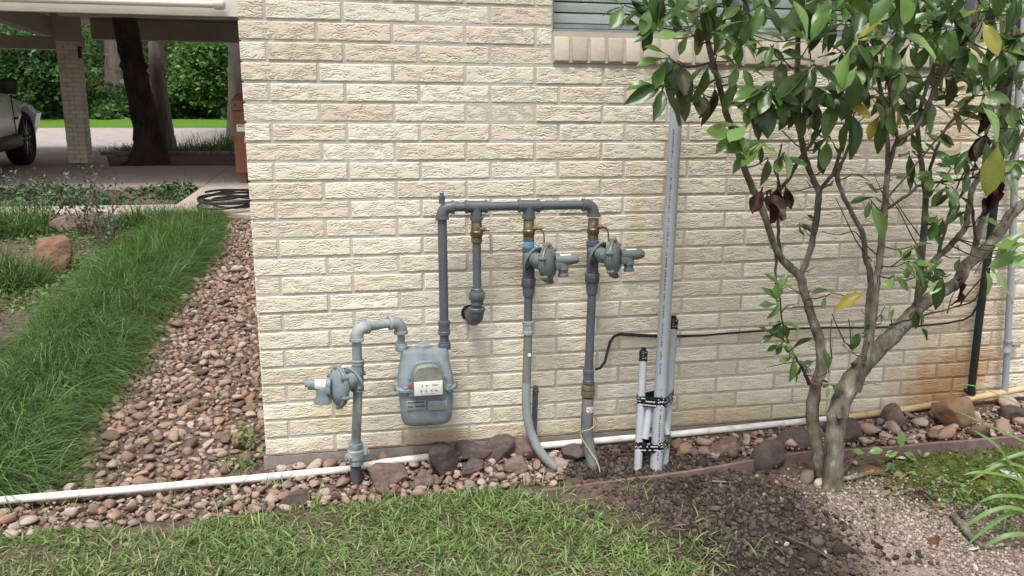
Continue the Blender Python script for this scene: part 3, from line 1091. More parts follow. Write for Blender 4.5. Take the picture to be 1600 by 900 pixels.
# ------------------------------------------------------------ regulators
def make_regulator(name, m, label, s=1, old=False):
    """built about the pipe axis: inlet flange towards -Y, diaphragm case off to +X*s"""
    root = empty(name, (0, 0, 0))
    tag(root, label, 'gas regulator', 'gas regulators on the pipes')
    fn = Vector((0.50 * s, -0.82, -0.28)).normalized()
    f0 = Vector((0, 0, 0)) + fn * 0.022
    # oval two-bolt flange
    du = Vector((0.62 * s, 0.10, 0.78)).normalized()
    du = (du - fn * du.dot(fn)).normalized()
    dv = fn.cross(du)
    mb = MB()
    vs, fs = [], []
    n = 20
    for d in (0.0, 0.009):
        for k in range(n):
            a = 2 * math.pi * k / n
            c_, s_ = math.cos(a), math.sin(a)
            rr = 0.046 * abs(c_) ** 1.6 + 0.027 * abs(s_) ** 1.1
            vs.append(f0 + fn * d + du * (math.copysign(1, c_) * abs(c_) * 0.049) + dv * (s_ * (0.029 if abs(c_) < 0.75 else 0.021)))
    for k in range(n):
        k2 = (k + 1) % n
        fs.append((k, k2, n + k2, n + k))
    fs += [tuple(range(n))[::-1], tuple(n + k for k in range(n))]
    mb.add(vs, fs)
    mb.lathe((0, 0, 0), fn, [(0.0, 0.0225), (0.023, 0.0225)], 16)
    mb.build('flange', m, root)
    for k in (-1, 1):
        mb = MB()
        mb.lathe(f0 + du * 0.037 * k + fn * 0.008, fn, [(0, 0.0065), (0.007, 0.0065), (0.008, 0.004)], 6)
        mb.build('bolt', BLACK if not old else m, root)
    # neck: leaves the flange, swings sideways to the case
    dc = Vector((0.056 * s, -0.078, -0.018))        # centre of the case
    ax = Vector(((0.84 if not old else 0.80) * s, -0.54 if not old else -0.58, 0.05)).normalized()  # axis of the case, away from the pipe
    mb = MB()
    mb.tube([f0 + fn * 0.007, f0 + fn * 0.020 + Vector((0.004 * s, 0, 0)), dc - ax * 0.030 + Vector((-0.003 * s, 0.006, 0.006)), dc - ax * 0.010], [0.0245, 0.0265, 0.0265, 0.023], 16)
    mb.build('inlet_neck', m, root)
    # diaphragm case: two shallow domes and a rim
    mb = MB()
    mb.lathe(dc - ax * 0.030, ax, [(0.0, 0.020), (0.004, 0.034), (0.014, 0.052), (0.022, 0.058), (0.0225, 0.0655), (0.0285, 0.0665), (0.029, 0.0640), (0.0305, 0.0640), (0.031, 0.0665), (0.037, 0.0655), (0.0375, 0.058), (0.048, 0.048), (0.054, 0.030), (0.056, 0.020)], 28)
    case = mb.build('diaphragm_case', m, root)
    u1 = ax.cross(UP).normalized()
    u2 = u1.cross(ax).normalized()
    for k in range(6):
        a = math.radians(22 + 60 * k)
        p = dc + (u1 * math.cos(a) + u2 * math.sin(a)) * 0.0655
        mb = MB()
        mb.lathe(p - ax * 0.008, ax, [(0, 0.0078), (0.020, 0.0078)], 10)
        mb.lathe(p - ax * 0.012, ax, [(0, 0.0048), (0.028, 0.0048)], 6)
        mb.build('bolt_lug', m if k % 2 else REGMAT if not old else m, root)
    # spring housing to the side, label on top, cap at its end
    so_ = dc + ax * 0.014 + Vector((0.012 * s, -0.006, 0.012))
    sx = Vector((1.0 * s, -0.10, 0.03)).normalized()
    mb = MB()
    mb.lathe(so_, sx, [(0, 0.0195), (0.058, 0.0185), (0.059, 0.0172), (0.064, 0.0172)], 18)
    sh = mb.build('spring_housing', m, root)
    mb = MB()
    mb.lathe(so_ + sx * 0.064, sx, [(0, 0.0165), (0.010, 0.0165), (0.012, 0.013), (0.017, 0.012)] if not old else [(0, 0.0175), (0.006, 0.0185), (0.012, 0.0175), (0.014, 0.010), (0.022, 0.009), (0.023, 0.006)], 8 if not old else 16)
    mb.build('cap', m, sh)
    v1 = Vector((0, -1, 0))
    v1 = (v1 - sx * v1.dot(sx)).normalized()
    v2 = UP - sx * UP.dot(sx)
    v2.normalize()
    mb = MB()
    vs, fs = [], []
    lo, hi = (58, 112) if not old else (-38, 70)
    for k in range(7):
        a = math.radians(lo + (hi - lo) * k / 6)
        for d in (0.016, 0.052):
            vs.append(so_ + sx * d + (v1 * math.cos(a) + v2 * math.sin(a)) * 0.0197)
    for k in range(6):
        fs.append((2 * k, 2 * k + 1, 2 * k + 3, 2 * k + 2))
    mb.add(vs, fs)
    mb.build('label', LABELW, sh)
    # vent below
    vo = so_ + sx * (0.026 if not old else 0.028) - UP * 0.012
    mb = MB()
    mb.lathe(vo, (0.05 * s, 0, -1), [(0, 0.0185), (0.016, 0.0190), (0.020, 0.0200), (0.0205, 0.0165), (0.034, 0.0155), (0.036, 0.0185), (0.046, 0.0190), (0.047, 0.012), (0.043, 0.011)] if not old else [(0, 0.021), (0.014, 0.022), (0.022, 0.021), (0.032, 0.024), (0.042, 0.030), (0.050, 0.031), (0.051, 0.020)], 16)
    mb.rbox(vo - UP * 0.004 - sx * 0.012, (0.034, 0.036, 0.03), 0.005)
    mb.build('vent', m, root)
    return root


reg = make_regulator('gas_regulator', REGMAT, 'round green grey gas regulator on the middle drop, just below the bright blue tape')
reg.scale = (1.02, 1.04, 1.04)
reg.location = (d2 - 0.004, YM, at(826, 399, YM).z)


def dup(root, loc, label):
    r = root.copy()
    COL.objects.link(r)
    r.location = loc
    r['label'] = label
    for ch in list(root.children):
        c = ch.copy()
        COL.objects.link(c)
        c.parent = r
        for g in list(ch.children):
            d = g.copy()
            COL.objects.link(d)
            d.parent = c
    return r


reg2 = dup(reg, (d3 - 0.003, YM, at(926, 391, YM).z), 'round green grey gas regulator on the rightmost drop, under the end elbow of the header')

# ------------------------------------------------------------ old inlet: riser, tee, elbows and old regulator
YI = -0.17
inl = empty('inlet_pipe', (0.335, -0.15, -0.07))
tag(inl, 'weathered light grey inlet pipe with shutoff cock rising left of the meter', 'gas pipe')
ix = at(558, 560, YI).x
zt = at(559, 513, YI).z
IR = 0.0168
mb = MB()
mb.tube([at(555.5, 764, -0.155), at(556, 728, -0.163)], 0.0195, 16)
mb.build('buried_end', PIPEDARK, inl)
pc = at(556.5, 709, -0.165)
mb = MB()
mb.lathe(pc - UP * 0.042, UP, [(0, 0.021), (0.002, 0.025), (0.014, 0.026), (0.018, 0.022), (0.026, 0.030), (0.056, 0.032), (0.064, 0.0225), (0.068, 0.0265), (0.082, 0.0265), (0.084, 0.021)], 12)
mb.lathe(pc + Vector((0.026, 0.004, 0.002)), (1, -0.2, -0.1), [(0, 0.020), (0.014, 0.020), (0.016, 0.012), (0.022, 0.011)], 8)
mb.lathe(pc + Vector((-0.022, -0.012, -0.004)), (-0.8, -0.6, 0), [(0, 0.017), (0.012, 0.016), (0.013, 0.010), (0.018, 0.010)], 8)
mb.build('shutoff_cock', PIPEOLD, inl)
mb = MB()
mb.tube([(pc.x, YI + 0.004, pc.z + 0.03), (ix, YI, at(558, 600, YI).z)], IR, 16)
mb.build('riser_pipe', PIPEOLD, inl)
ta, tb = at(558.5, 607, YI), at(559, 566, YI)
mb = MB()
mb.tube([ta, tb], 0.0215, 18)
band(mb, ta, UP, 0.0215, 0.018)
band(mb, tb, UP, 0.0215, 0.018)
mb.lathe(((ta + tb) / 2) + Vector((0.018, 0.004, 0.006)), (1, 0.2, 0), [(0, 0.008), (0.010, 0.007)], 8)
mb.build('tee', PIPEOLD, inl)
mb = MB()
mb.tube([(ix, YI, tb.z), (ix + 0.001, YI, zt - 0.02)], IR, 16)
mb.build('upper_pipe', PIPEOLD, inl)
mx = at(627, 540, YM).x
ztop2 = zt + 0.004
ca = Vector((ix + 0.001, YI, zt))
cb = Vector((mx, YM, ztop2))
dd = (cb - ca).normalized()
mb = MB()
elbow(mb, (0, 0, -1), ca, dd, 0.0225)
mb.build('elbow', PIPEOLD, inl)
mb = MB()
elbow(mb, (0, 0, -1), cb, -dd, 0.0225)
mb.build('elbow', PIPEOLD, inl)
mb = MB()
mb.tube([ca + dd * 0.03, cb - dd * 0.03], 0.0165, 16)
mb.build('cross_pipe', PIPEOLD, inl)
mb = MB()
mb.tube([cb - UP * 0.03, Vector((mx, YM, z_spud - 0.004))], 0.0135, 16)
mb.build('swivel_pipe', PIPEOLD, inl)

reg3 = make_regulator('gas_regulator', METER, 'old faded grey gas regulator with white label, left of the inlet pipe', s=-1, old=True)
reg3.location = ((ta + tb) / 2 + Vector((0.004, 0.012, -0.002)))
reg3.rotation_euler = (0, 0, math.radians(-10))
reg3.scale = (1.0, 0.95, 1.06)

# ------------------------------------------------------------ gas meter
gm = empty('gas_meter', (0.585, YM, 0.11))
tag(gm, 'grey domestic gas meter with white dial plate hanging on the wall', 'gas meter')
YC = -0.115
mcx = (at(617, 605, YC).x + at(712, 600, YC).x) / 2


def mz(py):
    return at(664, py, YC - 0.06).z


def rsec(w_, d, rc, n=5):
    out = []
    for (sx, sy, a0) in ((1, 1, 0), (-1, 1, 90), (-1, -1, 180), (1, -1, 270)):
        for i in range(n + 1):
            a = math.radians(a0 + 90 * i / n)
            out.append((sx * (w_ - rc) + rc * math.cos(a), sy * (d - rc) + rc * math.sin(a)))
    return out


def loft(mb, secs, cx, cy):
    rings = []
    vs, fs = [], []
    for (z, w_, d, rc, dy) in secs:
        base = len(vs)
        vs += [(cx + x, cy + y + dy, z) for x, y in rsec(w_, d, rc)]
        rings.append(base)
    n = 24
    for i in range(len(rings) - 1):
        for k in range(n):
            k2 = (k + 1) % n
            fs.append((rings[i] + k, rings[i] + k2, rings[i + 1] + k2, rings[i + 1] + k))
    fs.append(tuple(range(n))[::-1])
    fs.append(tuple(rings[-1] + k for k in range(n)))
    mb.add(vs, fs)


zt_, zr, zb_ = mz(551), mz(607), mz(669)
H1 = zt_ - zr
mb = MB()
loft(mb, [(zr + 0.004, 0.101, 0.068, 0.030, 0), (zr + H1 * 0.25, 0.098, 0.066, 0.03, 0), (zr + H1 * 0.48, 0.092, 0.060, 0.03, 0), (zr + H1 * 0.66, 0.088, 0.052, 0.03, 0.004), (zr + H1 * 0.86, 0.0855, 0.044, 0.026, 0.006), (zr + H1 * 0.95, 0.0835, 0.041, 0.026, 0.006), (zt_, 0.079, 0.037, 0.024, 0.006)], mcx, YC)
mb.build('upper_case', METER, gm)
mb = MB()
loft(mb, [(zr - 0.009, 0.106, 0.074, 0.032, 0), (zr - 0.007, 0.109, 0.077, 0.034, 0), (zr + 0.001, 0.109, 0.077, 0.034, 0), (zr + 0.005, 0.104, 0.072, 0.032, 0)], mcx, YC)
for (ax_, ay_) in ((-0.106, -0.02), (0.106, -0.02), (-0.075, -0.066), (0.078, -0.066)):
    mb.lathe((mcx + ax_, YC + ay_, zr - 0.016), UP, [(0, 0.008), (0.003, 0.010), (0.026, 0.010), (0.028, 0.006)], 10)
mb.build('seam_flange', METER, gm)
H2 = zr - zb_
mb = MB()
loft(mb, [(zb_, 0.062, 0.040, 0.03, 0.004), (zb_ + 0.004, 0.074, 0.050, 0.032, 0.003), (zb_ + 0.013, 0.084, 0.059, 0.032, 0.001), (zb_ + 0.028, 0.091, 0.064, 0.032, 0), (zb_ + H2 * 0.5, 0.095, 0.066, 0.032, 0), (zr - 0.006, 0.098, 0.067, 0.032, 0)], mcx, YC)
mb.build('lower_case', METER, gm)
# diamond casting on top
mb = MB()
q = at(662, 550, YM)
vs = []
for (zz, s_) in ((zt_ - 0.004, 1.0), (zt_ + 0.010, 0.9), (zt_ + 0.014, 0.5)):
    for (x, y) in ((-0.036, 0), (0, -0.026), (0.036, 0), (0, 0.026)):
        vs.append((q.x + x * s_, YC + 0.004 + y * s_, zz))
mb.add(vs, [(0, 1, 5, 4), (1, 2, 6, 5), (2, 3, 7, 6), (3, 0, 4, 7), (4, 5, 9, 8), (5, 6, 10, 9), (6, 7, 11, 10), (7, 4, 8, 11), (8, 9, 10, 11)])
mb.build('top_casting', METER, gm, smooth=False)
for xx in (mx, rx):
    mb = MB()
    mb.lathe((xx, YM, zt_ - 0.006), UP, [(0, 0.021), (0.002, 0.0235), (0.018, 0.0235), (0.020, 0.021), (0.026, 0.0205), (0.027, 0.017)], 12)
    mb.build('spud_nut', PIPEOLD if xx == mx else PIPEBLUE, gm)
# index: surround, hood, white plate with six dials
icx = at(668, 600, -0.19).x
yi = YC - 0.066
iz0, iz1 = at(668, 618, yi - 0.02).z, at(668, 573, yi - 0.02).z
ipz = at(668, 606, yi - 0.03).z


def front_prism(mb, outline, y0, y1, cx, cz, taper=1.0):
    n = len(outline)
    vs = [(cx + x, y0, cz + z) for x, z in outline] + [(cx + x * taper, y1, cz + z * taper) for x, z in outline]
    fs = [(k, (k + 1) % n, n + (k + 1) % n, n + k) for k in range(n)]
    fs.append(tuple(range(n)))
    fs.append(tuple(n + k for k in range(n))[::-1])
    mb.add(vs, fs)


def arch(w_, h0, h1, n=9, wt=None):
    """flat-bottomed outline with an arched top"""
    wt = wt or w_ * 0.78
    o = [(-w_, h0), (w_, h0)]
    hm = h0 + (h1 - h0) * 0.42
    for i in range(13):
        a = math.pi * i / 12
        c_, s_ = math.cos(a), math.sin(a)
        k = abs(s_) ** 0.55
        o.append(((w_ * (1 - k) + wt * k) * math.copysign(abs(c_) ** 0.5, c_), hm + (h1 - hm) * k))
    return o


ih = iz1 - iz0
mb = MB()
front_prism(mb, arch(0.067, -ih * 0.54, ih * 0.64), YC - 0.050, yi - 0.008, icx, (iz0 + iz1) / 2, 0.98)
for k in (-1, 1):
    for zz in (-0.30, 0.10):
        mb.lathe((icx + k * 0.0625, yi - 0.006, (iz0 + iz1) / 2 + zz * ih), (0, -1, 0), [(0, 0.005), (0.006, 0.005)], 8)
mb.build('index_surround', METER, gm, angle=0.5)
mb = MB()
front_prism(mb, arch(0.056, -ih * 0.52, ih * 0.56, wt=0.049), yi - 0.010, yi - 0.034, icx + 0.001, (iz0 + iz1) / 2, 0.93)
cov = mb.build('index_cover', COVER, gm, angle=0.5)
mb = MB()
pw, ph = 0.0500, 0.0250
yp = yi - 0.0385
mb.rbox((icx + 0.001, yp + 0.003, ipz), (pw * 2, 0.008, ph * 2), 0.0018)
mb.build('dial_plate', PLATE, cov)
mb = MB()
for (dx, dz, r_) in ((-0.022, 0.0105, 0.0055), (-0.006, 0.011, 0.0055), (-0.025, -0.008, 0.0062), (-0.008, -0.008, 0.0062), (0.011, -0.008, 0.0062), (0.026, -0.008, 0.0062)):
    c0 = Vector((icx + 0.001 + dx, yp - 0.0014, ipz + dz))
    a = random.random() * 6.28
    n = 20
    vs = []
    for k in range(n):
        t = 2 * math.pi * k / n
        for rr in (r_, r_ * 0.86):
            vs.append(c0 + Vector((rr * math.cos(t), 0, rr * math.sin(t))))
    if dz < 0:
        for k in range(0, n, 2):
            mb.add([vs[2 * k], vs[(2 * k + 2) % (2 * n)], vs[(2 * k + 3) % (2 * n)], vs[2 * k + 1]], [(0, 1, 2, 3)])
    t = Vector((math.cos(a), 0, math.sin(a)))
    s_ = Vector((-t.z, 0, t.x))
    mb.add([c0 - t * r_ * 0.35 + s_ * 0.0014, c0 - t * r_ * 0.35 - s_ * 0.0014, c0 + t * r_ * 0.8], [(0, 1, 2)])
    mb.lathe(c0, (0, -1, 0), [(0, 0.0026), (0.0006, 0.0026)], 8)
for (dx, dz, w_) in ((0.024, 0.0135, 0.024), (0.024, 0.010, 0.018), (-0.001, -0.0185, 0.05)):
    mb.box((icx + dx, yp - 0.0012, ipz + dz), (w_, 0.0006, 0.0011))
mb.build('dials', PRINTB, cov, smooth=False)
mb = MB()
mb.lathe((at(641, 602, yi).x, yi - 0.006, at(641, 602, yi).z), (0, -1, 0), [(0, 0.0085), (0.006, 0.0085), (0.007, 0.006)], 14)
mb.build('red_seal', REDP, gm)
for (xa, xb, marks) in ((634.5, 666, True), (668, 699, False)):
    pa, pb2 = at(xa, 625, YC - 0.068), at(xb, 641, YC - 0.068)
    mb = MB()
    cc = (pa + pb2) / 2
    yy = YC - 0.0705
    zc_ = cc.z
    mb.rbox((cc.x, yy, zc_), (abs(pb2.x - pa.x), 0.0024, 0.034), 0.001)
    npl = mb.build('name_plate', NAMEPL, gm)
    if marks:
        mb = MB()
        for (dx, dz, w_) in ((-0.010, 0.011, 0.040), (0.014, 0.0115, 0.030), (-0.020, -0.004, 0.019), (0.013, -0.0035, 0.034)):
            xx = cc.x + dx - w_ / 2
            while xx < cc.x + dx + w_ / 2:
                ww = 0.0012 + random.random() * 0.0022
                mb.box((xx + ww / 2, yy - 0.0015, zc_ + dz), (ww, 0.0006, 0.0044))
                xx += ww + 0.0007
        mb.build('lettering', PRINTB, npl, smooth=False)
    else:
        mb = MB()
        for dz in (0.010, 0.004, -0.002, -0.008):
            mb.box((cc.x + random.uniform(-0.004, 0.004), yy - 0.0015, zc_ + dz), (0.05, 0.0005, 0.0008))
        mb.build('lettering', METER, npl, smooth=False)

# ------------------------------------------------------------ loose grey conduits taped together
def conduit(name, label, p0, p1, r, m, extra=None):
    root = empty(name, p0)
    tag(root, label, 'conduit', 'grey plastic conduits taped into a bundle')
    mb = MB()
    n = 8
    P0, P1 = Vector(p0), Vector(p1)
    mb.tube([P0.lerp(P1, i / n) for i in range(n + 1)], r, 18, caps=True)
    mb.build('tube', m, root)
    return root, P0, P1


def marks_on(mb, P0, P1, r, ang, t0, t1, hgt, seed, gap=0.0018):
    """small rows of printed strokes wrapped onto the tube"""
    rg = random.Random(seed)
    ax = (P1 - P0).normalized()
    u = (Vector((0, -1, 0)) - ax * ax.dot(Vector((0, -1, 0)))).normalized()
    v = ax.cross(u) * -1
    L = (P1 - P0).length
    d = t0 * L
    while d < t1 * L:
        if rg.random() < 0.12:
            d += 0.012
        ln = 0.0025 + rg.random() * 0.006
        k0 = rg.random() * 0.3
        for sub in range(rg.choice((1, 2, 2))):
            h0 = -hgt / 2 + hgt * k0 if sub == 0 else -hgt / 2
            h1 = hgt / 2 if sub == 0 else -hgt / 2 + hgt * 0.35
            dl = ln * (0.35 if sub == 0 else 1.0)
            vs = []
            for dd_ in (d, d + dl):
                for hh in (h0, (h0 + h1) / 2, h1):
                    a = ang + hh / r
                    vs.append(P0 + ax * dd_ + (u * math.cos(a) + v * math.sin(a)) * (r + 0.0006))
            mb.add(vs, [(0, 3, 4, 1), (1, 4, 5, 2)])
        d += ln + gap


pb_ = at(1024.5, 745, -0.27)
pt_ = at(1057.5, 160, -0.07)
c1, A0, A1 = conduit('tall_conduit', 'tallest thick grey conduit reaching from the bundle up behind the shrub leaves', pb_, pt_, 0.0235, PVCGREY)
mb = MB()
marks_on(mb, A0, A1, 0.0235, math.radians(38), 0.28, 0.93, 0.0065, 3)
marks_on(mb, A0, A1, 0.0235, math.radians(14), 0.05, 0.24, 0.006, 5)
mb.build('printing', PRINTB, c1, smooth=False)
c2, B0, B1 = conduit('left_conduit', 'slim pale grey conduit with taped tip, left in the taped bundle', at(996, 744, -0.27), at(1005, 562, -0.16), 0.0150, PVCPALE)
c3, D0, D1 = conduit('right_conduit', 'mid sized grey conduit with taped tip, right in the taped bundle', at(1037, 732, -0.235), at(1051.5, 512, -0.11), 0.0175, PVCGREY)
for (rt, E0, E1, rr) in ((c2, B0, B1, 0.0150), (c3, D0, D1, 0.0175)):
    ax = (E1 - E0).normalized()
    mb = MB()
    mb.lathe(E1 - ax * 0.006, ax, [(0, rr * 1.02), (0.001, rr * 1.1), (0.020, rr * 1.06), (0.022, rr * 1.13), (0.036, rr * 1.08), (0.041, rr * 0.9), (0.044, rr * 0.6), (0.047, rr * 0.72), (0.053, rr * 0.45)], 14)
    tp = mb.build('taped_tip', TAPE, rt)
    mb = MB()
    for a in (-40, -8, 24):
        marks_on(mb, E1, E1 + ax, rr * 1.11, math.radians(a), 0.004, 0.026, 0.003, a)
    mb.build('print', LABELW, tp, smooth=False)
c4, F0, F1 = conduit('offcut_conduit', 'short pale grey offcut tucked between the left and the tall conduit, leaning left', at(1007.5, 686, -0.245), at(1016, 625, -0.2), 0.0145, PVCPALE)
c5, G0, G1 = conduit('offcut_conduit', 'short pale grey offcut tucked between the tall and the right conduit, leaning right', at(1043, 680, -0.225), at(1032, 640, -0.17), 0.0125, PVCPALE)
for (rt, E0, E1, rr) in ((c4, F0, F1, 0.0145), (c5, G0, G1, 0.0125)):
    ax = (E0 - E1).normalized()
    mb = MB()
    mb.lathe(E0 + ax * 0.0006, ax, [(0, rr * 0.82), (0.0006, rr * 0.80)], 14)
    mb.build('bore', BLACK, rt)


def tape_wrap(px, label, seed):
    """tape wound round the three conduits at one height"""
    root = empty('tape_band', at(1020, px, -0.22))
    tag(root, label, 'tape', 'bands of black tape round the conduits')

    def on(P0, P1, py):
        best = min((P0.lerp(P1, k / 200) for k in range(201)), key=lambda q: abs((lambda d: 450 - FPX * d.y / -d.z)(_R.transposed() @ (q - CAM)) - py))
        return best
    q2, q1, q3 = on(B0, B1, px), on(A0, A1, px), on(D0, D1, px)
    H = 0.038
    circ = [(q2, 0.0165), (q1, 0.0250), (q3, 0.0190)]
    pts = []
    for (q, r) in circ:
        for k in range(28):
            a = 2 * math.pi * k / 28
            pts.append((q.x + r * math.cos(a), q.y + r * math.sin(a)))
    # convex hull
    P = sorted(set(pts))

    def half(P):
        h = []
        for p in P:
            while len(h) > 1 and (h[-1][0] - h[-2][0]) * (p[1] - h[-2][1]) - (h[-1][1] - h[-2][1]) * (p[0] - h[-2][0]) <= 0:
                h.pop()
            h.append(p)
        return h
    lo_, up_ = half(P), half(P[::-1])
    hull = lo_[:-1] + up_[:-1]
    n = len(hull)
    cz = q1.z
    rg = random.Random(seed)
    wob = [rg.uniform(-0.003, 0.003) for _ in range(n)]
    tilt = 0.03
    mb = MB()
    layers = ((-H / 2, -H / 2 + 0.021, 0.0), (-0.004, 0.016, 0.0016), (0.010, H / 2 + 0.002, 0.0006))
    for (a, b, ex) in layers:
        vs = []
        for (x, y), w_ in zip(hull, wob):
            dx, dy = x - q1.x, y - q1.y
            l = math.hypot(dx, dy)
            for zz in (a, b):
                vs.append((x + dx / l * ex, y + dy / l * ex, cz + zz + w_ + (x - q1.x) * tilt))
        fs = [(2 * k, 2 * ((k + 1) % n), 2 * ((k + 1) % n) + 1, 2 * k + 1) for k in range(n)]
        mb.add(vs, fs)
    mb.build('tape', TAPE, root)
    # white print on the tape, along the visible side
    mb = MB()
    seg = []
    for k in range(n):
        p, q = Vector((*hull[k], 0)), Vector((*hull[(k + 1) % n], 0))
        nrm = Vector(((q - p).y, -(q - p).x, 0))
        if nrm.y < 0 and nrm.length > 0:
            seg.append((p, q, nrm.normalized(), wob[k]))
    for row, (dz, h) in enumerate(((-0.0125, 0.0048), (0.0015, 0.0050), (0.0125, 0.0042))):
        for (p, q, nr, wb) in seg:
            L = (q - p).length
            d = rg.uniform(0, 0.002)
            while d < L - 0.002:
                if rg.random() < 0.80:
                    ww = min(L - d, 0.0022 + rg.random() * 0.0035)
                    for (hz0, hz1) in ((0, 0.45), (0.55, 1.0)) if rg.random() < 0.5 else ((0, 1.0),):
                        vs = []
                        for e in (d, d + ww):
                            b_ = p + (q - p).normalized() * e + nr * 0.0026
                            for hh in (hz0, hz1):
                                vs.append((b_.x, b_.y, cz + dz + h * hh + wb + (b_.x - q1.x) * tilt))
                        mb.add(vs, [(0, 2, 3, 1)])
                    d += ww + 0.0012
                else:
                    d += 0.009
    mb.build('print', LABELW, root, smooth=False)


tape_wrap(627, 'upper band of black tape with white print round the grey conduits', 4)
tape_wrap(697, 'lower band of black tape with white print round the foot of the grey conduits', 9)

# ------------------------------------------------------------ cables and pipes along the wall
mb = MB()
cpx = [(931, 577, -.075), (938, 575, -.06), (945, 566, -.05), (949, 550, -.03), (953, 535, -.02), (960, 525, -.014), (968, 522, -.012), (1000, 524, -.012), (1040, 526, -.012), (1100, 524, -.012), (1160, 519, -.012), (1230, 514, -.012), (1290, 512, -.012), (1360, 512, -.012), (1430, 510, -.012), (1480, 505, -.012), (1505, 500, -.014), (1518, 493, -.016), (1527, 478, -.02), (1532, 455, -.03), (1540, 410, -.03), (1549, 340, -.03), (1557, 260, -.03), (1566, 150, -.03), (1574, 20, -.03), (1578, -60, -.03)]
mb.tube([at(*p) for p in cpx], [0.0055 if i < 6 else 0.0068 if i < 9 else 0.0045 for i in range(len(cpx))], 8)
cab = mb.build('wall_cable', BLACK)
tag(cab, 'thin black cable running along the brick wall behind the conduits to the dark pipe', 'cable')
mb = MB()
for i in range(60):
    t = random.random()
    p = at(962 + t * 75, 522 + t * 4, -0.014)
    a = random.random() * 6.28
    mb.tube([p, p + Vector((math.cos(a) * 0.012, -0.006, math.sin(a) * 0.010))], [0.0016, 0.0005], 4)
tag(mb.build('dead_vine', TWIG), 'dried brown vine bits clinging to the black cable left of the conduits', 'vine', kind='stuff')

dp = empty('dark_pipe', at(1518, 612, -0.035))
tag(dp, 'black green painted pipe running down the wall behind the right of the shrub', 'pipe')
mb = MB()
dpx = [(1517, 614, -.045), (1522, 570, -.045), (1530, 500, -.045), (1545, 390, -.045), (1562, 250, -.045), (1577, 120, -.045), (1592, 0, -.045), (1600, -70, -.045)]
mb.tube([at(*p) for p in dpx], 0.0155, 12)
mb.build('pipe_run', DKGREEN, dp)
mb = MB()
q = at(1517, 612, -.045)
mb.lathe(q - UP * 0.012, UP, [(0, 0.015), (0.002, 0.019), (0.022, 0.019), (0.024, 0.0155)], 12)
mb.tube([q, q + Vector((-0.024, 0.01, 0.004))], 0.009, 8)
mb.build('bottom_fitting', BLACK, dp)

gp = empty('grey_wall_conduit', at(1570, 640, -0.05))
tag(gp, 'light grey conduit fixed upright on the wall at the right edge', 'conduit')
gpx = [(1568, 650, -.05), (1574, 540, -.05), (1580, 420, -.05), (1587, 240, -.05), (1594, 100, -.05), (1600, -60, -.05)]
mb = MB()
mb.tube([at(*p) for p in gpx], 0.0135, 14)
mb.build('pipe_run', PVCGREY, gp)
mb = MB()
band(mb, at(1574, 541, -.05), UP, 0.0155, 0.06)
mb.build('coupling', PVCGREY, gp)
mb = MB()
mb.box(at(1587, 540, -0.02), (0.03, 0.02, 0.012))
mb.build('clip', ALU, gp)

wp_ = empty('white_pipe', (0.3, -0.075, -0.05))
tag(wp_, 'long white plastic pipe lying over the stones along the foot of the wall', 'pipe')
wpts = [(-900, 858, -.22), (-300, 806, -.165), (0, 782, -.145), (200, 765, -.13), (400, 747, -.112), (545, 733, -.095), (600, 722.5, -.078), (660, 715, -.055), (830, 698, -.052), (1060, 678, -.05), (1160, 668, -.05), (1252, 659, -.05), (1322, 652, -.05)]
mb = MB()
mb.tube([at(*p) for p in wpts], 0.0135, 14)
mb.build('pipe_run', PVCWHITE, wp_)
yp_ = empty('yellowed_pipe', (2.9, -0.05, 0.03))
tag(yp_, 'yellowed end of plastic pipe lying under the rusty patch of wall', 'pipe')
mb = MB()
ypts = [(1316, 652.6, -.05), (1400, 642, -.05), (1500, 626, -.05), (1600, 607, -.05), (1700, 588, -.05)]
mb.tube([at(*p) for p in ypts], 0.0142, 14)
mb.build('pipe_run', PVCCREAM, yp_)

# ------------------------------------------------------------ the multi-stemmed shrub
shrub = empty('shrub', (1.96, -0.56, gz(1.96, -0.56)))
tag(shrub, 'tall multi stemmed evergreen shrub with big glossy leaves in front of the brick wall', 'shrub')


def px_r(px_width, P):
    """radius in metres of something px_width pixels wide at P"""
    d = -(_R.transposed() @ (P - CAM)).z
    return px_width * d / FPX / 2


def smooth_path(P, k=4):
    """Catmull-Rom"""
    out = []
    n = len(P)
    for i in range(n - 1):
        a, b, c, d = P[max(0, i - 1)], P[i], P[i + 1], P[min(n - 1, i + 2)]
        for j in range(k):
            t = j / k
            out.append(0.5 * ((2 * b) + (c - a) * t + (2 * a - 5 * b + 4 * c - d) * t * t + (3 * b - a - 3 * c + d) * t ** 3))
    out.append(P[-1])
    return out


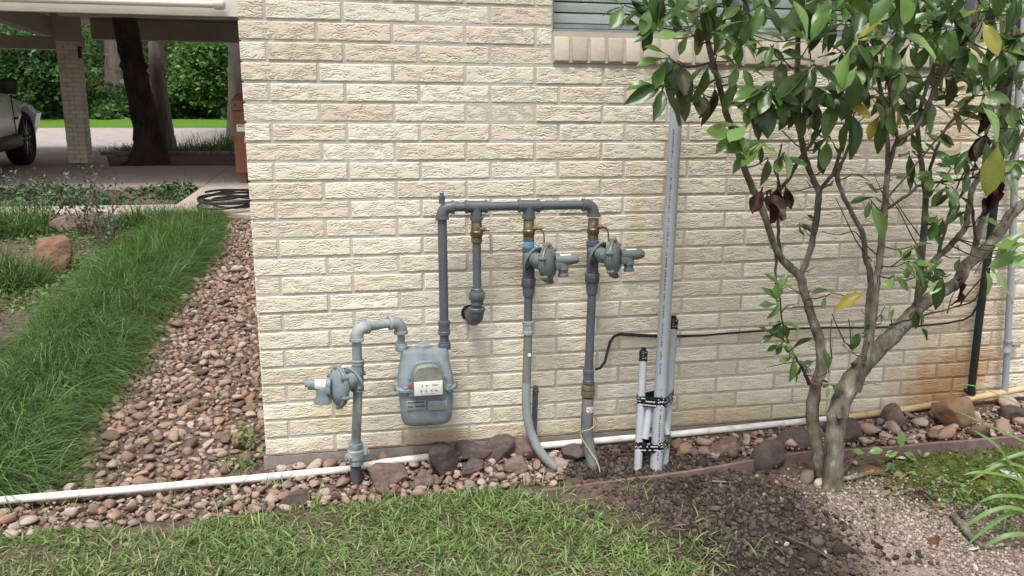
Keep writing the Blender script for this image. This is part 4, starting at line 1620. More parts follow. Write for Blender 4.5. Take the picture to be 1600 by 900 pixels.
STEMS = [
    # name, [(px, py, Y, width px)]
    ('trunk', [(1301, 806, -.60, 74), (1301, 786, -.59, 50), (1301, 765, -.58, 38), (1303, 720, -.57, 34), (1306, 670, -.55, 35), (1312, 635, -.54, 38), (1328, 600, -.53, 37), (1345, 575, -.52, 34), (1372, 545, -.51, 31), (1395, 525, -.50, 30), (1420, 497, -.49, 27), (1445, 472, -.48, 25), (1478, 452, -.47, 22), (1497, 440, -.46, 21), (1510, 415, -.45, 22), (1540, 390, -.44, 22), (1562, 362, -.43, 20), (1580, 335, -.42, 19), (1610, 312, -.4, 18), (1650, 290, -.38, 16)]),
    ('trunk', [(1287, 765, -.50, 30), (1281, 720, -.50, 26), (1275, 690, -.49, 24), (1269, 650, -.48, 24), (1273, 610, -.47, 22), (1284, 570, -.46, 20), (1281, 535, -.45, 19), (1270, 500, -.44, 17), (1259, 465, -.43, 16), (1250, 432, -.42, 17), (1232, 416, -.42, 15), (1214, 392, -.42, 13), (1192, 330, -.42, 13), (1172, 285, -.42, 13), (1152, 235, -.43, 12), (1130, 160, -.44, 11), (1118, 110, -.45, 11), (1102, 50, -.45, 10), (1090, -20, -.46, 9)]),
    ('branch', [(1248, 436, -.42, 14), (1262, 405, -.42, 13), (1272, 360, -.42, 14), (1279, 310, -.43, 14), (1276, 290, -.43, 13), (1261, 255, -.44, 13), (1252, 215, -.45, 13), (1247, 160, -.46, 13), (1246, 90, -.47, 12), (1248, 30, -.48, 11), (1250, -30, -.5, 10)]),
    ('branch', [(1279, 300, -.43, 9), (1290, 285, -.42, 8), (1303, 268, -.40, 8), (1316, 225, -.39, 8), (1324, 195, -.38, 7), (1335, 150, -.38, 7), (1348, 90, -.38, 7), (1352, 20, -.38, 6), (1352, -30, -.38, 6)]),
    ('branch', [(1338, 610, -.56, 20), (1352, 570, -.57, 17), (1361, 520, -.57, 15), (1368, 460, -.57, 15), (1375, 400, -.56, 15), (1381, 340, -.55, 15), (1386, 290, -.55, 12), (1387, 250, -.54, 11), (1386, 200, -.54, 10), (1378, 150, -.54, 9), (1365, 70, -.54, 8), (1360, 0, -.54, 8), (1358, -40, -.54, 8)]),
    ('branch', [(1387, 270, -.55, 10), (1398, 230, -.56, 9), (1405, 218, -.57, 11), (1425, 205, -.57, 11), (1438, 190, -.57, 10), (1460, 140, -.57, 9), (1485, 100, -.57, 10), (1510, 60, -.58, 10), (1528, 20, -.58, 11), (1540, -30, -.58, 10)]),
    ('branch', [(1404, 220, -.57, 8), (1395, 180, -.57, 8), (1386, 120, -.57, 8), (1380, 90, -.57, 7), (1398, 60, -.57, 6), (1412, 0, -.57, 6), (1418, -30, -.57, 5)]),
    ('branch', [(1350, 570, -.50, 15), (1355, 520, -.47, 14), (1358, 470, -.45, 13), (1360, 430, -.43, 13), (1352, 400, -.42, 12), (1348, 365, -.42, 11), (1332, 335, -.41, 10), (1316, 300, -.40, 10), (1308, 275, -.40, 11), (1318, 250, -.40, 7), (1330, 220, -.40, 6), (1338, 190, -.4, 6)]),
    ('branch', [(1432, 486, -.49, 16), (1436, 450, -.50, 15), (1440, 400, -.50, 14), (1445, 350, -.50, 14), (1446, 300, -.50, 13), (1440, 260, -.50, 11), (1435, 225, -.50, 10), (1436, 180, -.50, 8), (1450, 130, -.50, 8), (1462, 90, -.5, 7), (1470, 20, -.5, 6)]),
    ('branch', [(1447, 418, -.52, 13), (1468, 400, -.52, 13), (1490, 378, -.52, 13), (1508, 355, -.51, 13), (1515, 320, -.50, 12), (1519, 295, -.50, 12), (1535, 268, -.50, 12), (1552, 235, -.50, 11), (1562, 200, -.50, 9), (1572, 150, -.5, 8), (1582, 90, -.5, 7), (1586, 20, -.5, 6)]),
    ('branch', [(1520, 405, -.45, 13), (1528, 365, -.42, 14), (1540, 330, -.40, 13), (1556, 305, -.38, 10), (1568, 280, -.37, 9), (1590, 225, -.36, 8), (1610, 190, -.36, 8)]),
    ('branch', [(1526, 383, -.45, 8), (1522, 350, -.45, 7), (1518, 320, -.46, 6)]),
    ('branch', [(1198, 322, -.42, 8), (1216, 300, -.45, 8), (1235, 275, -.48, 8), (1255, 240, -.50, 8), (1278, 210, -.52, 8), (1295, 180, -.54, 7), (1318, 140, -.55, 6), (1338, 110, -.56, 5)]),
    ('branch', [(1224, 412, -.41, 7), (1217, 380, -.38, 7), (1216, 340, -.36, 7), (1219, 300, -.35, 6), (1214, 260, -.35, 5), (1222, 225, -.35, 4)]),
    ('branch', [(1212, 450, -.45, 5), (1212, 410, -.42, 6), (1213, 385, -.42, 6)]),
    ('branch', [(1264, 600, -.47, 9), (1256, 580, -.5, 8), (1244, 560, -.53, 5), (1232, 538, -.55, 5), (1222, 500, -.57, 4), (1218, 460, -.58, 4)]),
    ('branch', [(1380, 330, -.55, 7), (1398, 318, -.57, 6), (1420, 303, -.58, 7), (1440, 290, -.58, 6), (1480, 283, -.58, 6), (1520, 278, -.57, 5), (1560, 273, -.56, 5), (1592, 265, -.55, 4)]),
    ('branch', [(1390, 305, -.56, 4), (1420, 270, -.58, 4), (1450, 235, -.6, 4), (1475, 205, -.62, 4), (1500, 190, -.63, 3)]),
    ('branch', [(1446, 300, -.50, 7), (1455, 260, -.52, 7), (1466, 225, -.54, 6), (1478, 200, -.55, 6), (1500, 175, -.55, 6), (1520, 150, -.55, 5)]),
    ('branch', [(1390, 508, -.5, 5), (1420, 500, -.55, 4), (1460, 488, -.58, 4), (1500, 478, -.6, 3)]),
    ('branch', [(1440, 430, -.5, 7), (1462, 410, -.48, 6), (1480, 345, -.46, 6), (1490, 320, -.45, 7), (1505, 300, -.44, 6), (1513, 278, -.43, 4)]),
    ('branch', [(1575, 342, -.42, 6), (1590, 330, -.42, 5), (1604, 322, -.42, 4)]),
]
stem_pts = []
bn = {}
for nm, pl in STEMS:
    P = [at(a, b, c) for a, b, c, _ in pl]
    R0 = [px_r(wd * (0.84 if nm == 'trunk' else 0.72), p) for (_, _, _, wd), p in zip(pl, P)]
    Ps = smooth_path(P, 4)
    Rs = []
    for i in range(len(P) - 1):
        for j in range(4):
            Rs.append((R0[i] * (4 - j) + R0[i + 1] * j) / 4 * random.uniform(0.94, 1.07))
    Rs.append(R0[-1])
    Ps = [p + Vector((random.gauss(0, 1), random.gauss(0, 1), random.gauss(0, 1))) * 0.0012 for p in Ps]
    mb = MB()
    mb.tube(Ps, Rs, 12 if max(Rs) > 0.012 else 8)
    # knuckles where side shoots broke away
    for i in range(3, len(Ps) - 3, 5):
        if random.random() < 0.6 and Rs[i] > 0.006:
            d = Vector((random.uniform(-1, 1), random.uniform(-1, 0.2), 0.3)).normalized()
            mb.tube([Ps[i] + d * Rs[i] * 0.4, Ps[i] + d * Rs[i] * 1.25], [Rs[i] * 0.5, Rs[i] * 0.2], 6)
    mb.build(nm, BARK if max(Rs) > 0.010 else TWIG, shrub, angle=1.2)
    stem_pts += list(zip(Ps, Rs))

# fine bare twigs
mb = MB()
FINE = [[(1440, 395, -.5), (1425, 370, -.5), (1405, 330, -.52), (1385, 300, -.55)], [(1370, 398, -.55), (1350, 380, -.55), (1335, 362, -.55), (1310, 367, -.55), (1285, 362, -.55)],
        [(1362, 408, -.5), (1340, 380, -.5), (1325, 350, -.52), (1318, 335, -.53), (1306, 310, -.54)], [(1440, 372, -.5), (1420, 345, -.52), (1400, 315, -.54)],
        [(1300, 560, -.45), (1297, 530, -.47), (1300, 498, -.48)], [(1285, 470, -.44), (1300, 458, -.46), (1325, 465, -.48)], [(1320, 535, -.5), (1308, 510, -.52), (1300, 490, -.54)],
        [(1460, 438, -.48), (1464, 400, -.5), (1470, 370, -.52)], [(1330, 545, -.5), (1328, 515, -.5), (1326, 498, -.5)], [(1238, 480, -.44), (1280, 478, -.46), (1290, 482, -.47)],
        [(1480, 490, -.56), (1485, 470, -.56), (1492, 455, -.56)], [(1555, 400, -.44), (1580, 395, -.46), (1596, 378, -.47)], [(1562, 370, -.43), (1530, 415, -.5), (1522, 430, -.52)]]
for pl in FINE:
    P = smooth_path([at(*p) for p in pl], 4)
    mb.tube(P, [0.0026 - 0.0014 * i / len(P) for i in range(len(P))], 5)
for k in range(70):     # short spurs all over the older wood
    p, r = random.choice(stem_pts)
    if r > 0.02:
        continue
    d = Vector((random.uniform(-1, 1), random.uniform(-1, 1) * 0.7, random.uniform(-0.2, 1))).normalized()
    L = random.uniform(0.03, 0.12)
    q1 = p + d * L * 0.5 + Vector((0, 0, random.uniform(-.01, .01)))
    mb.tube([p, q1, p + d * L + Vector((random.uniform(-.02, .02), 0, random.uniform(-.02, .02)))], [0.0022, 0.0016, 0.0008], 5)
mb.build('twigs', TWIG, shrub)['kind'] = 'stuff'


def leaf_mesh(name, m, width, fold, curl, wave=0.0, tipw=1.2):
    n = 7
    V, F = [], []
    for i in range(n + 1):
        t = i / n
        # obovate blade on a short stalk
        s = max(0.0, (t - 0.10) / 0.90)
        w_ = width * (math.sin(math.pi * min(1, s ** tipw * 0.985 + 0.008)) ** 0.85) if s > 0 else 0.010
        w_ = max(w_, 0.010)
        zc = -curl * t * t
        for (xx, up) in ((-1, 1), (-0.52, 0.36), (0, 0), (0.52, 0.36), (1, 1)):
            V.append((w_ * xx, t, zc + fold * w_ * up + wave * math.sin(t * 9 + xx * 2) * abs(xx) * 0.04))
    for i in range(n):
        for k in range(4):
            a = i * 5 + k
            F.append((a, a + 1, a + 6, a + 5))
    o = npmesh(name, V, F, m)
    me = o.data
    bpy.data.objects.remove(o)
    return me


def leaf_set(m):
    return [leaf_mesh('leaf', m, wd, fo, cu, wv) for wd, fo, cu, wv in ((0.19, 0.30, 0.16, .5), (0.175, 0.45, 0.30, .8), (0.21, 0.18, 0.08, 1), (0.165, 0.6, 0.42, .6), (0.185, 0.25, -0.08, 1))]


LS = {'g': leaf_set(LEAF), 'l': leaf_set(LEAFLT), 'o': leaf_set(LEAFOL), 'y': leaf_set(LEAFYE), 'd': [leaf_mesh('leaf', LEAFDEAD, 0.2, 1.3, 0.5, 3), leaf_mesh('leaf', LEAFDEAD, 0.22, 1.0, -0.3, 3)]}

# nodes: px, py, Y, count, colour mix, screen direction in degrees (0 right, 90 up) or None, spread, length
ND = [
    (1022, 44, -.50, 6, 'gggl', 140, 70, .085), (1044, 89, -.52, 3, 'gg', 200, 35, .09), (1044, 92, -.5, 1, 'g', 275, 5, .085), (1036, 134, -.52, 3, 'gg', 205, 40, .085), (1036, 134, -.55, 2, 'go', 275, 14, .10),
    (1060, 130, -.50, 2, 'oo', 268, 10, .11), (1078, 49, -.55, 4, 'ggl', 180, 60, .08), (1109, 100, -.58, 3, 'gg', 250, 45, .085), (1120, 85, -.55, 2, 'gg', 30, 40, .08), (1158, 78, -.58, 4, 'lly', 100, 80, .07),
    (1158, 102, -.55, 3, 'go', 300, 50, .07), (1095, 144, -.50, 3, 'oo', 270, 22, .08), (1118, 130, -.45, 2, 'oo', 275, 10, .11), (1064, 13, -.5, 4, 'gg', 240, 70, .075), (1104, 13, -.5, 4, 'go', 265, 45, .085),
    (1010, 12, -.5, 4, 'gl', 190, 60, .085), (975, 8, -.5, 3, 'ly', 200, 50, .07), (1162, 9, -.52, 4, 'go', 265, 40, .075), (1190, 6, -.55, 3, 'go', 275, 30, .075), (1130, 5, -.5, 3, 'g', 250, 60, .08),
    (1148, 122, -.5, 2, 'go', 270, 20, .075), (1164, 196, -.60, 2, 'gl', 190, 30, .09), (1170, 188, -.56, 2, 'gg', 70, 40, .07), (1198, 140, -.58, 7, 'gggo', 260, 62, .10), (1191, 224, -.62, 3, 'gg', 212, 26, .095), (1191, 222, -.60, 2, 'g', 290, 30, .06),
    (1220, 244, -.55, 2, 'y', 300, 40, .07), (1222, 240, -.55, 2, 'gl', 255, 20, .08), (1200, 246, -.52, 1, 'o', 262, 5, .085), (1222, 204, -.55, 1, 'g', 86, 8, .075), (1244, 164, -.45, 3, 'oo', 255, 28, .08), (1262, 150, -.45, 4, 'gog', 285, 40, .085), (1269, 176, -.5, 2, 'go', 260, 30, .08),
    (1278, 228, -.48, 1, 'g', 285, 4, .085), (1284, 268, -.45, 1, 'o', 90, 4, .045), (1264, 222, -.48, 2, 'g', 30, 40, .05),
    (1262, 68, -.68, 6, 'gglg', 110, 85, .095), (1266, 66, -.66, 2, 'ol', 48, 14, .10), (1271, 100, -.68, 3, 'gg', 205, 28, .095), (1271, 102, -.64, 2, 'gg', 290, 40, .08), (1332, 66, -.75, 1, 'l', 232, 4, .115), (1338, 102, -.74, 2, 'lg', 245, 22, .095), (1338, 98, -.68, 3, 'gg', 300, 45, .08), (1333, 64, -.7, 4, 'gly', 15, 60, .085), (1336, 62, -.66, 2, 'oo', 262, 16, .09),
    (1244, 4, -.55, 3, 'oo', 262, 24, .11), (1280, 0, -.5, 4, 'gl', 270, 50, .085), (1316, -6, -.55, 5, 'oyo', 268, 50, .09), (1339, 35, -.5, 2, 'oo', 262, 30, .075), (1368, 28, -.55, 2, 'yo', 262, 20, .07), (1300, 30, -.5, 2, 'oo', 250, 26, .08), (1392, 66, -.7, 2, 'l', 272, 10, .08),
    (1413, -16, -.8, 4, 'lly', 270, 45, .10), (1402, 51, -.78, 1, 'l', 333, 4, .12), (1404, 46, -.74, 2, 'lg', 355, 24, .11), (1412, 30, -.7, 3, 'goy', 310, 50, .085), (1444, 51, -.6, 4, 'gg', 350, 60, .08), (1482, 40, -.62, 4, 'lgg', 220, 60, .085), (1490, 30, -.6, 3, 'gly', 340, 40, .085),
    (1535, 30, -.75, 1, 'y', 285, 4, .11), (1537, 30, -.72, 1, 'l', 312, 4, .11), (1591, -12, -.75, 3, 'yyl', 272, 26, .10), (1570, 24, -.6, 3, 'gl', 320, 45, .08), (1515, 76, -.6, 4, 'ggy', 270, 60, .07), (1564, 78, -.6, 3, 'lly', 350, 50, .07), (1567, 80, -.58, 3, 'goo', 280, 50, .085), (1590, 60, -.6, 4, 'ggl', 240, 60, .085),
    (1538, 118, -.62, 2, 'l', 195, 30, .06), (1530, 122, -.6, 2, 'ol', 290, 50, .06), (1455, 118, -.5, 2, 'oo', 250, 30, .075), (1489, 118, -.52, 2, 'oo', 290, 26, .085), (1466, 60, -.55, 4, 'ggo', 268, 45, .08), (1500, 60, -.5, 4, 'ggo', 270, 60, .08), (1442, 10, -.5, 4, 'ggo', 270, 60, .085), (1480, 4, -.55, 4, 'gog', 270, 60, .085), (1550, 0, -.5, 3, 'gog', 270, 50, .085),
    (1530, 140, -.6, 2, 'g', 10, 40, .07), (1533, 162, -.66, 2, 'l', 315, 16, .105), (1524, 165, -.6, 1, 'g', 10, 8, .06), (1575, 158, -.56, 2, 'og', 265, 22, .085), (1589, 128, -.62, 2, 'l', 350, 30, .085), (1583, 110, -.55, 3, 'oo', 270, 40, .08), (1422, 140, -.5, 2, 'oo', 285, 30, .075), (1404, 138, -.48, 2, 'go', 250, 30, .08), (1377, 175, -.6, 2, 'yg', 250, 24, .085), (1395, 168, -.62, 3, 'gyg', 290, 45, .085), (1360, 150, -.58, 2, 'og', 265, 24, .09),
    (1336, 175, -.55, 2, 'gg', 262, 16, .10), (1318, 176, -.5, 2, 'go', 250, 30, .085), (1331, 272, -.45, 1, 'o', 350, 4, .06), (1302, 283, -.48, 2, 'oo', 265, 60, .035), (1368, 308, -.6, 1, 'o', 190, 6, .06), (1353, 285, -.62, 1, 'l', 322, 5, .06), (1360, 312, -.6, 1, 'o', 250, 4, .055), (1362, 316, -.62, 1, 'g', 285, 4, .085), (1422, 206, -.55, 2, 'oy', 262, 30, .075), (1449, 206, -.58, 2, 'gg', 20, 60, .07), (1440, 220, -.5, 1, 'g', 310, 6, .075), (1470, 205, -.5, 2, 'oo', 275, 8, .08),
    (1394, 281, -.55, 1, 'o', 358, 4, .045), (1420, 268, -.52, 2, 'g', 290, 40, .05), (1462, 293, -.56, 2, 'gl', 190, 30, .05), (1480, 288, -.6, 3, 'gg', 280, 50, .06), (1487, 262, -.62, 3, 'lg', 120, 60, .055), (1509, 262, -.6, 2, 'gg', 300, 50, .075),
    (1462, 340, -.58, 2, 'og', 215, 26, .075), (1473, 340, -.58, 1, 'y', 262, 5, .05), (1453, 362, -.56, 1, 'o', 300, 6, .045), (1480, 348, -.55, 1, 'o', 30, 5, .06), (1562, 222, -.7, 1, 'y', 262, 4, .115), (1565, 222, -.68, 1, 'l', 300, 4, .09), (1571, 272, -.66, 1, 'y', 276, 5, .07), (1530, 338, -.6, 1, 'l', 340, 3, .065), (1500, 330, -.56, 2, 'go', 240, 30, .05), (1606, 362, -.8, 1, 'l', 200, 5, .11), (1612, 392, -.8, 2, 'll', 195, 14, .095), (1610, 378, -.82, 1, 'g', 188, 4, .08),
    (1542, 418, -.82, 1, 'l', 280, 4, .09), (1548, 418, -.80, 1, 'l', 312, 4, .12), (1408, 405, -.66, 4, 'lg', 30, 80, .055), (1398, 430, -.64, 3, 'g', 265, 50, .05), (1420, 408, -.64, 3, 'lg', 300, 40, .065), (1440, 430, -.64, 3, 'lg', 340, 60, .065), (1478, 428, -.70, 1, 'l', 250, 5, .075), (1486, 428, -.70, 1, 'l', 225, 4, .08), (1500, 402, -.5, 2, 'y', 190, 60, .04), (1433, 480, -.56, 4, 'gg', 275, 60, .045), (1440, 510, -.55, 1, 'g', 310, 4, .045),
    (1220, 452, -.60, 3, 'lgl', 70, 50, .06), (1216, 472, -.60, 4, 'lgl', 170, 80, .06), (1222, 500, -.60, 4, 'gll', 265, 80, .055), (1228, 535, -.60, 5, 'lgl', 200, 90, .055), (1240, 560, -.60, 4, 'lgl', 230, 90, .055), (1232, 548, -.62, 1, 'g', 40, 4, .09), (1236, 574, -.58, 1, 'y', 300, 5, .05), (1212, 522, -.6, 2, 'l', 185, 20, .055), (1250, 568, -.55, 3, 'gg', 320, 60, .045),
    (1266, 466, -.5, 1, 'g', 35, 4, .05), (1290, 462, -.5, 1, 'g', 250, 4, .045), (1354, 455, -.55, 1, 'y', 200, 4, .085), (1293, 582, -.55, 1, 'g', 98, 4, .075), (1296, 600, -.55, 5, 'gl', 250, 90, .03), (1350, 568, -.6, 1, 'l', 95, 8, .045), (1330, 550, -.55, 4, 'gl', 100, 40, .05), (1346, 520, -.56, 1, 'l', 60, 5, .035), (1377, 505, -.56, 1, 'g', 70, 5, .035), (1393, 500, -.52, 1, 'g', 75, 5, .035), (1214, 398, -.44, 1, 'l', 300, 5, .035), (1248, 350, -.4, 2, 'go', 290, 30, .045), (1262, 336, -.42, 1, 'g', 320, 10, .04),
]
DEAD = [(1192, 292, -.55, 250, .085), (1202, 296, -.55, 280, .10), (1198, 298, -.52, 268, .10), (1216, 284, -.5, 268, .065), (1226, 288, -.5, 285, .06), (1545, 205, -.5, 235, .085), (1524, 250, -.5, 260, .045), (1556, 270, -.42, 262, .09), (1562, 300, -.40, 235, .10), (1548, 285, -.42, 280, .1), (1497, 436, -.5, 290, .05), (1503, 452, -.5, 260, .045), (1537, 160, -.4, 265, .07), (1548, 175, -.42, 240, .06)]
sx = Vector(_R.col[0])
sy = Vector(_R.col[1])
sz = Vector(_R.col[2])
nleaf = 0
more_leaf = []
tw = MB()
rt = MB()
RL = random.Random(21)


def put_leaf(P, ang, L, kind, out=None):
    """a leaf of length L at P; ang is the direction it grows in, as seen from the front"""
    global nleaf
    a = math.radians(ang)
    out = RL.uniform(-0.25, 0.75) if out is None else out
    d = (sx * math.cos(a) + sy * math.sin(a) + sz * out).normalized()
    # upper face looks up and outwards, but hanging leaves twist
    nrm = (UP * 0.9 + sz * RL.uniform(0.1, 0.9) + sx * RL.uniform(-0.55, 0.55)).normalized()
    nrm = (nrm - d * nrm.dot(d))
    if nrm.length < 0.1:
        nrm = sz - d * sz.dot(d)
    nrm.normalize()
    s_ = d.cross(nrm).normalized()
    if kind == 'd' or RL.random() < 0.18:
        an = RL.uniform(-1.2, 1.2)
        nrm = (nrm * math.cos(an) + s_ * math.sin(an)).normalized()
        s_ = d.cross(nrm).normalized()
    L *= RL.uniform(0.85, 1.18) * 1.25
    wv = RL.uniform(0.88, 1.15)
    M = Matrix(((s_.x * L * wv, d.x * L, nrm.x * L, P.x), (s_.y * L * wv, d.y * L, nrm.y * L, P.y), (s_.z * L * wv, d.z * L, nrm.z * L, P.z), (0, 0, 0, 1)))
    me = RL.choice(LS[kind])
    if nleaf < 300:
        o = bpy.data.objects.new('leaf', me)
        COL.objects.link(o)
        o.parent = shrub
        o.matrix_parent_inverse = Matrix.Translation(-shrub.location)
        o.matrix_basis = M
    else:
        more_leaf.append((me, M))
    nleaf += 1


ND += [(1176, 150, -.56, 4, 'ogo', 265, 45, .09), (1206, 132, -.6, 4, 'ogg', 262, 50, .10), (1238, 118, -.5, 4, 'oog', 270, 40, .09), (1150, 205, -.6, 3, 'ggl', 240, 50, .085), (1268, 128, -.48, 3, 'oog', 270, 40, .09), (1060, 95, -.5, 4, 'ogo', 265, 40, .095),
       (1318, 150, -.6, 3, 'goy', 262, 30, .10), (1350, 128, -.6, 3, 'oog', 275, 40, .09), (1295, 215, -.5, 3, 'gog', 262, 40, .075), (1425, 235, -.55, 3, 'gog', 280, 60, .07), (1455, 265, -.6, 3, 'ggl', 260, 60, .06), (1500, 240, -.6, 4, 'gog', 270, 60, .07), (1540, 215, -.6, 3, 'ogo', 265, 40, .08), (1490, 300, -.56, 3, 'gog', 265, 60, .06), (1425, 385, -.64, 4, 'gl', 300, 70, .05), (1455, 420, -.62, 3, 'lgl', 280, 60, .055), (1590, 190, -.6, 4, 'ogg', 265, 45, .085), (1585, 250, -.6, 3, 'gog', 265, 50, .075)]
for k in range(66):      # more tufts through the upper crown
    px_, py_ = RL.uniform(1000, 1600), RL.uniform(-25, 175)
    if py_ > 40 + (px_ - 1000) * 0.45 or (px_ < 1130 and py_ > 95):
        continue
    ND.append((px_, py_, RL.uniform(-.62, -.3), RL.randint(3, 5), RL.choice(('ggo', 'glg', 'ggl', 'goo', 'lgg', 'lyo', 'lgl')), RL.choice((262, 270, 280, 240, 300, 200, 340, 90)), 55, RL.uniform(.06, .092)))
order = sorted(range(len(ND)), key=lambda i: -ND[i][7] + (0.05 if ND[i][1] < -2 else 0))
for i in order:
    (px, py, Y, n, cols, ang, spr, L) = ND[i]
    P = at(px, py, Y)
    for k in range(n):
        a = ang + (spr * (2 * k / (n - 1) - 1) + RL.uniform(-10, 10) if n > 1 else RL.uniform(-spr, spr))
        put_leaf(P + Vector((RL.uniform(-.006, .006), RL.uniform(-.008, .008), RL.uniform(-.006, .006))), a, L * RL.uniform(0.78, 1.08), cols[k % len(cols)] if n > 1 else cols[0], out=(RL.uniform(-.2, .5) if n == 1 else None))
    # shoot from the nearest older wood to the node
    best = min(stem_pts, key=lambda s: (s[0] - P).length + 0.3 * max(0, s[0].z - P.z + 0.02))
    D = (best[0] - P).length
    if D > 0.01:
        mid = best[0].lerp(P, 0.55) + Vector((0, 0, -0.12 * D)) + Vector((RL.uniform(-.1, .1), RL.uniform(-.1, .1), 0)) * D
        Q = smooth_path([best[0], mid, P], 4)
        (rt if ('l' in cols and n >= 5) else tw).tube(Q, [0.0028 - 0.0012 * j / len(Q) for j in range(len(Q))], 5)
for (px, py, Y, ang, L) in DEAD:
    put_leaf(at(px, py, Y), ang, L, 'd', out=0.1)
# leaves of the higher crown, mostly above the picture
for k in range(240):
    px, py = RL.uniform(985, 1640), RL.uniform(-220, -18)
    if RL.random() < 0.25:
        px, py = RL.uniform(1380, 1620), RL.uniform(-60, 120)
        Y = RL.uniform(-.4, -.2)
    else:
        Y = RL.uniform(-.8, -.3)
    put_leaf(at(px, py, Y), RL.uniform(200, 340), RL.uniform(.06, .095), RL.choice('gggoogl'))
tw.build('shoots', TWIG, shrub)['kind'] = 'stuff'
rt.build('red_shoots', REDTWIG, shrub)['kind'] = 'stuff'
Vs, Fs, MI, o_ = [], [], [], 0
mats_ = [LEAFMORE, LEAFDEAD]
for (me, M) in more_leaf:
    v = np.empty(len(me.vertices) * 3, np.float32)
    me.vertices.foreach_get('co', v)
    v = np.c_[v.reshape(-1, 3), np.ones(len(me.vertices))] @ np.array(M).T
    f = np.empty(len(me.polygons) * 4, np.int32)
    me.polygons.foreach_get('vertices', f)
    Vs.append(v[:, :3])
    Fs.append(f.reshape(-1, 4) + o_)
    MI += [1 if me.materials[0] is LEAFDEAD else 0] * (len(f) // 4)
    o_ += len(v)
if Vs:
    npmesh('leaves', np.concatenate(Vs), np.concatenate(Fs), None, shrub, mats=mats_, mi=MI)['kind'] = 'stuff'
print('leaves', nleaf)

# ------------------------------------------------------------ stones
def ico(sub):
    bm = bmesh.new()
    bmesh.ops.create_icosphere(bm, subdivisions=sub, radius=1.0)
    V = np.array([v.co[:] for v in bm.verts])
    bm.verts.index_update()
    F = np.array([[v.index for v in f.verts] for f in bm.faces])
    bm.free()
    return V, F


def stone_shape(sub, seed, facet=0.0, amp=0.22):
    V, F = ico(sub)
    r = np.random.default_rng(seed)
    D = np.ones(len(V))
    for k in range(7):
        d = r.normal(size=3)
        d /= np.linalg.norm(d)
        D += amp * r.uniform(-0.5, 0.6) * np.sin((V @ d) * r.uniform(1.2, 3.2) + r.uniform(0, 6))
    V = V * D[:, None]
    for k in range(int(3 + facet * 9)):        # planed-off flats
        d = r.normal(size=3)
        d /= np.linalg.norm(d)
        h = V @ d
        lim = np.max(h) * r.uniform(0.52 if facet else 0.72, 0.85)
        V = V - np.maximum(h - lim, 0)[:, None] * d * 0.97
    V[:, 2] *= r.uniform(0.48, 0.72)
    V[:, 1] *= r.uniform(0.72, 0.95)
    return V, F


SH = [stone_shape(2, 100 + i, facet=(0.9, 0.3, 0.6)[i % 3], amp=0.26) for i in range(18)]
SHLO = [stone_shape(1, 100 + i, 0.6) for i in range(10)]


def clod_shape(seed):
    V, F = ico(1)
    r = np.random.default_rng(seed)
    V = V * r.uniform(0.55, 1.25, len(V))[:, None]
    V[:, 2] *= 0.75
    return V, F


SHCL = [clod_shape(900 + i) for i in range(12)]


def rotm(r, flat=0.35):
    a = r.uniform(0, 2 * np.pi)
    tx, ty = r.normal(0, flat), r.normal(0, flat)
    return np.array((Matrix.Rotation(tx, 3, 'X') @ Matrix.Rotation(ty, 3, 'Y') @ Matrix.Rotation(a, 3, 'Z')))


def in_poly(x, y, P):
    c = False
    n = len(P)
    j = n - 1
    for i in range(n):
        if (P[i][1] > y) != (P[j][1] > y) and x < (P[j][0] - P[i][0]) * (y - P[i][1]) / (P[j][1] - P[i][1]) + P[i][0]:
            c = not c
        j = i
    return c


def lawn_edge(x):
    """Y of the front edge of the stones (the lawn begins nearer than this)"""
    return -0.335 - 0.06 * min(1, max(0, (x - 0.85) / 0.2)) + 0.03 * math.sin(x * 9 + 1) + 0.025 * math.sin(x * 4.1)


SIDE = [(-0.03, -0.10), (-0.95, -0.12), (-0.80, 0.05), (-0.86, 0.4), (-0.80, 0.82), (-0.82, 1.5), (-0.82, 2.5), (-0.84, 3.9), (-0.92, 5.1), (-0.03, 5.15)]
FRONT = [(-2.3, -0.10), (0.02, -0.07), (0.02, -0.03), (0.5, -0.03), (0.55, 0.0), (0.98, 0.0), (0.98, -0.075), (1.08, -0.075), (1.14, -0.14), (1.04, -0.30), (0.8, -0.29), (-2.3, -0.40)]
RIGHT = [(1.55, -0.085), (3.9, -0.08), (3.9, -0.34), (3.0, -0.325), (2.5, -0.29), (2.2, -0.26), (1.85, -0.235), (1.6, -0.24)]
rs = np.random.default_rng(5)
stones = []     # x, y, z, size, shape, R, scale
cell = {}


def free(x, y, r, k=0.78):
    gx, gy = int(math.floor(x / 0.08)), int(math.floor(y / 0.08))
    for i in (-1, 0, 1):
        for j in (-1, 0, 1):
            for (a, b, c) in cell.get((gx + i, gy + j), ()):
                if (a - x) ** 2 + (b - y) ** 2 < ((c + r) * k) ** 2:
                    return False
    cell.setdefault((gx, gy), []).append((x, y, r))
    return True


def scatter(poly, tries, smin, smax, lift=0.0):
    xs, ys = [p[0] for p in poly], [p[1] for p in poly]
    for _ in range(tries):
        x, y = rs.uniform(min(xs), max(xs)), rs.uniform(min(ys), max(ys))
        if not in_poly(x, y, poly):
            continue
        s = smin + (smax - smin) * rs.random() ** 1.8
        if not free(x, y, s):
            continue
        if abs(y - (-0.145 + 0.09 * min(1, max(0, (x + 0.86) / 1.6)))) < 0.016 and x < 0.6:
            continue        # the white pipe lies here
        stones.append((x, y, gz(x, y) + s * rs.uniform(0.2, 0.6) + lift, s))


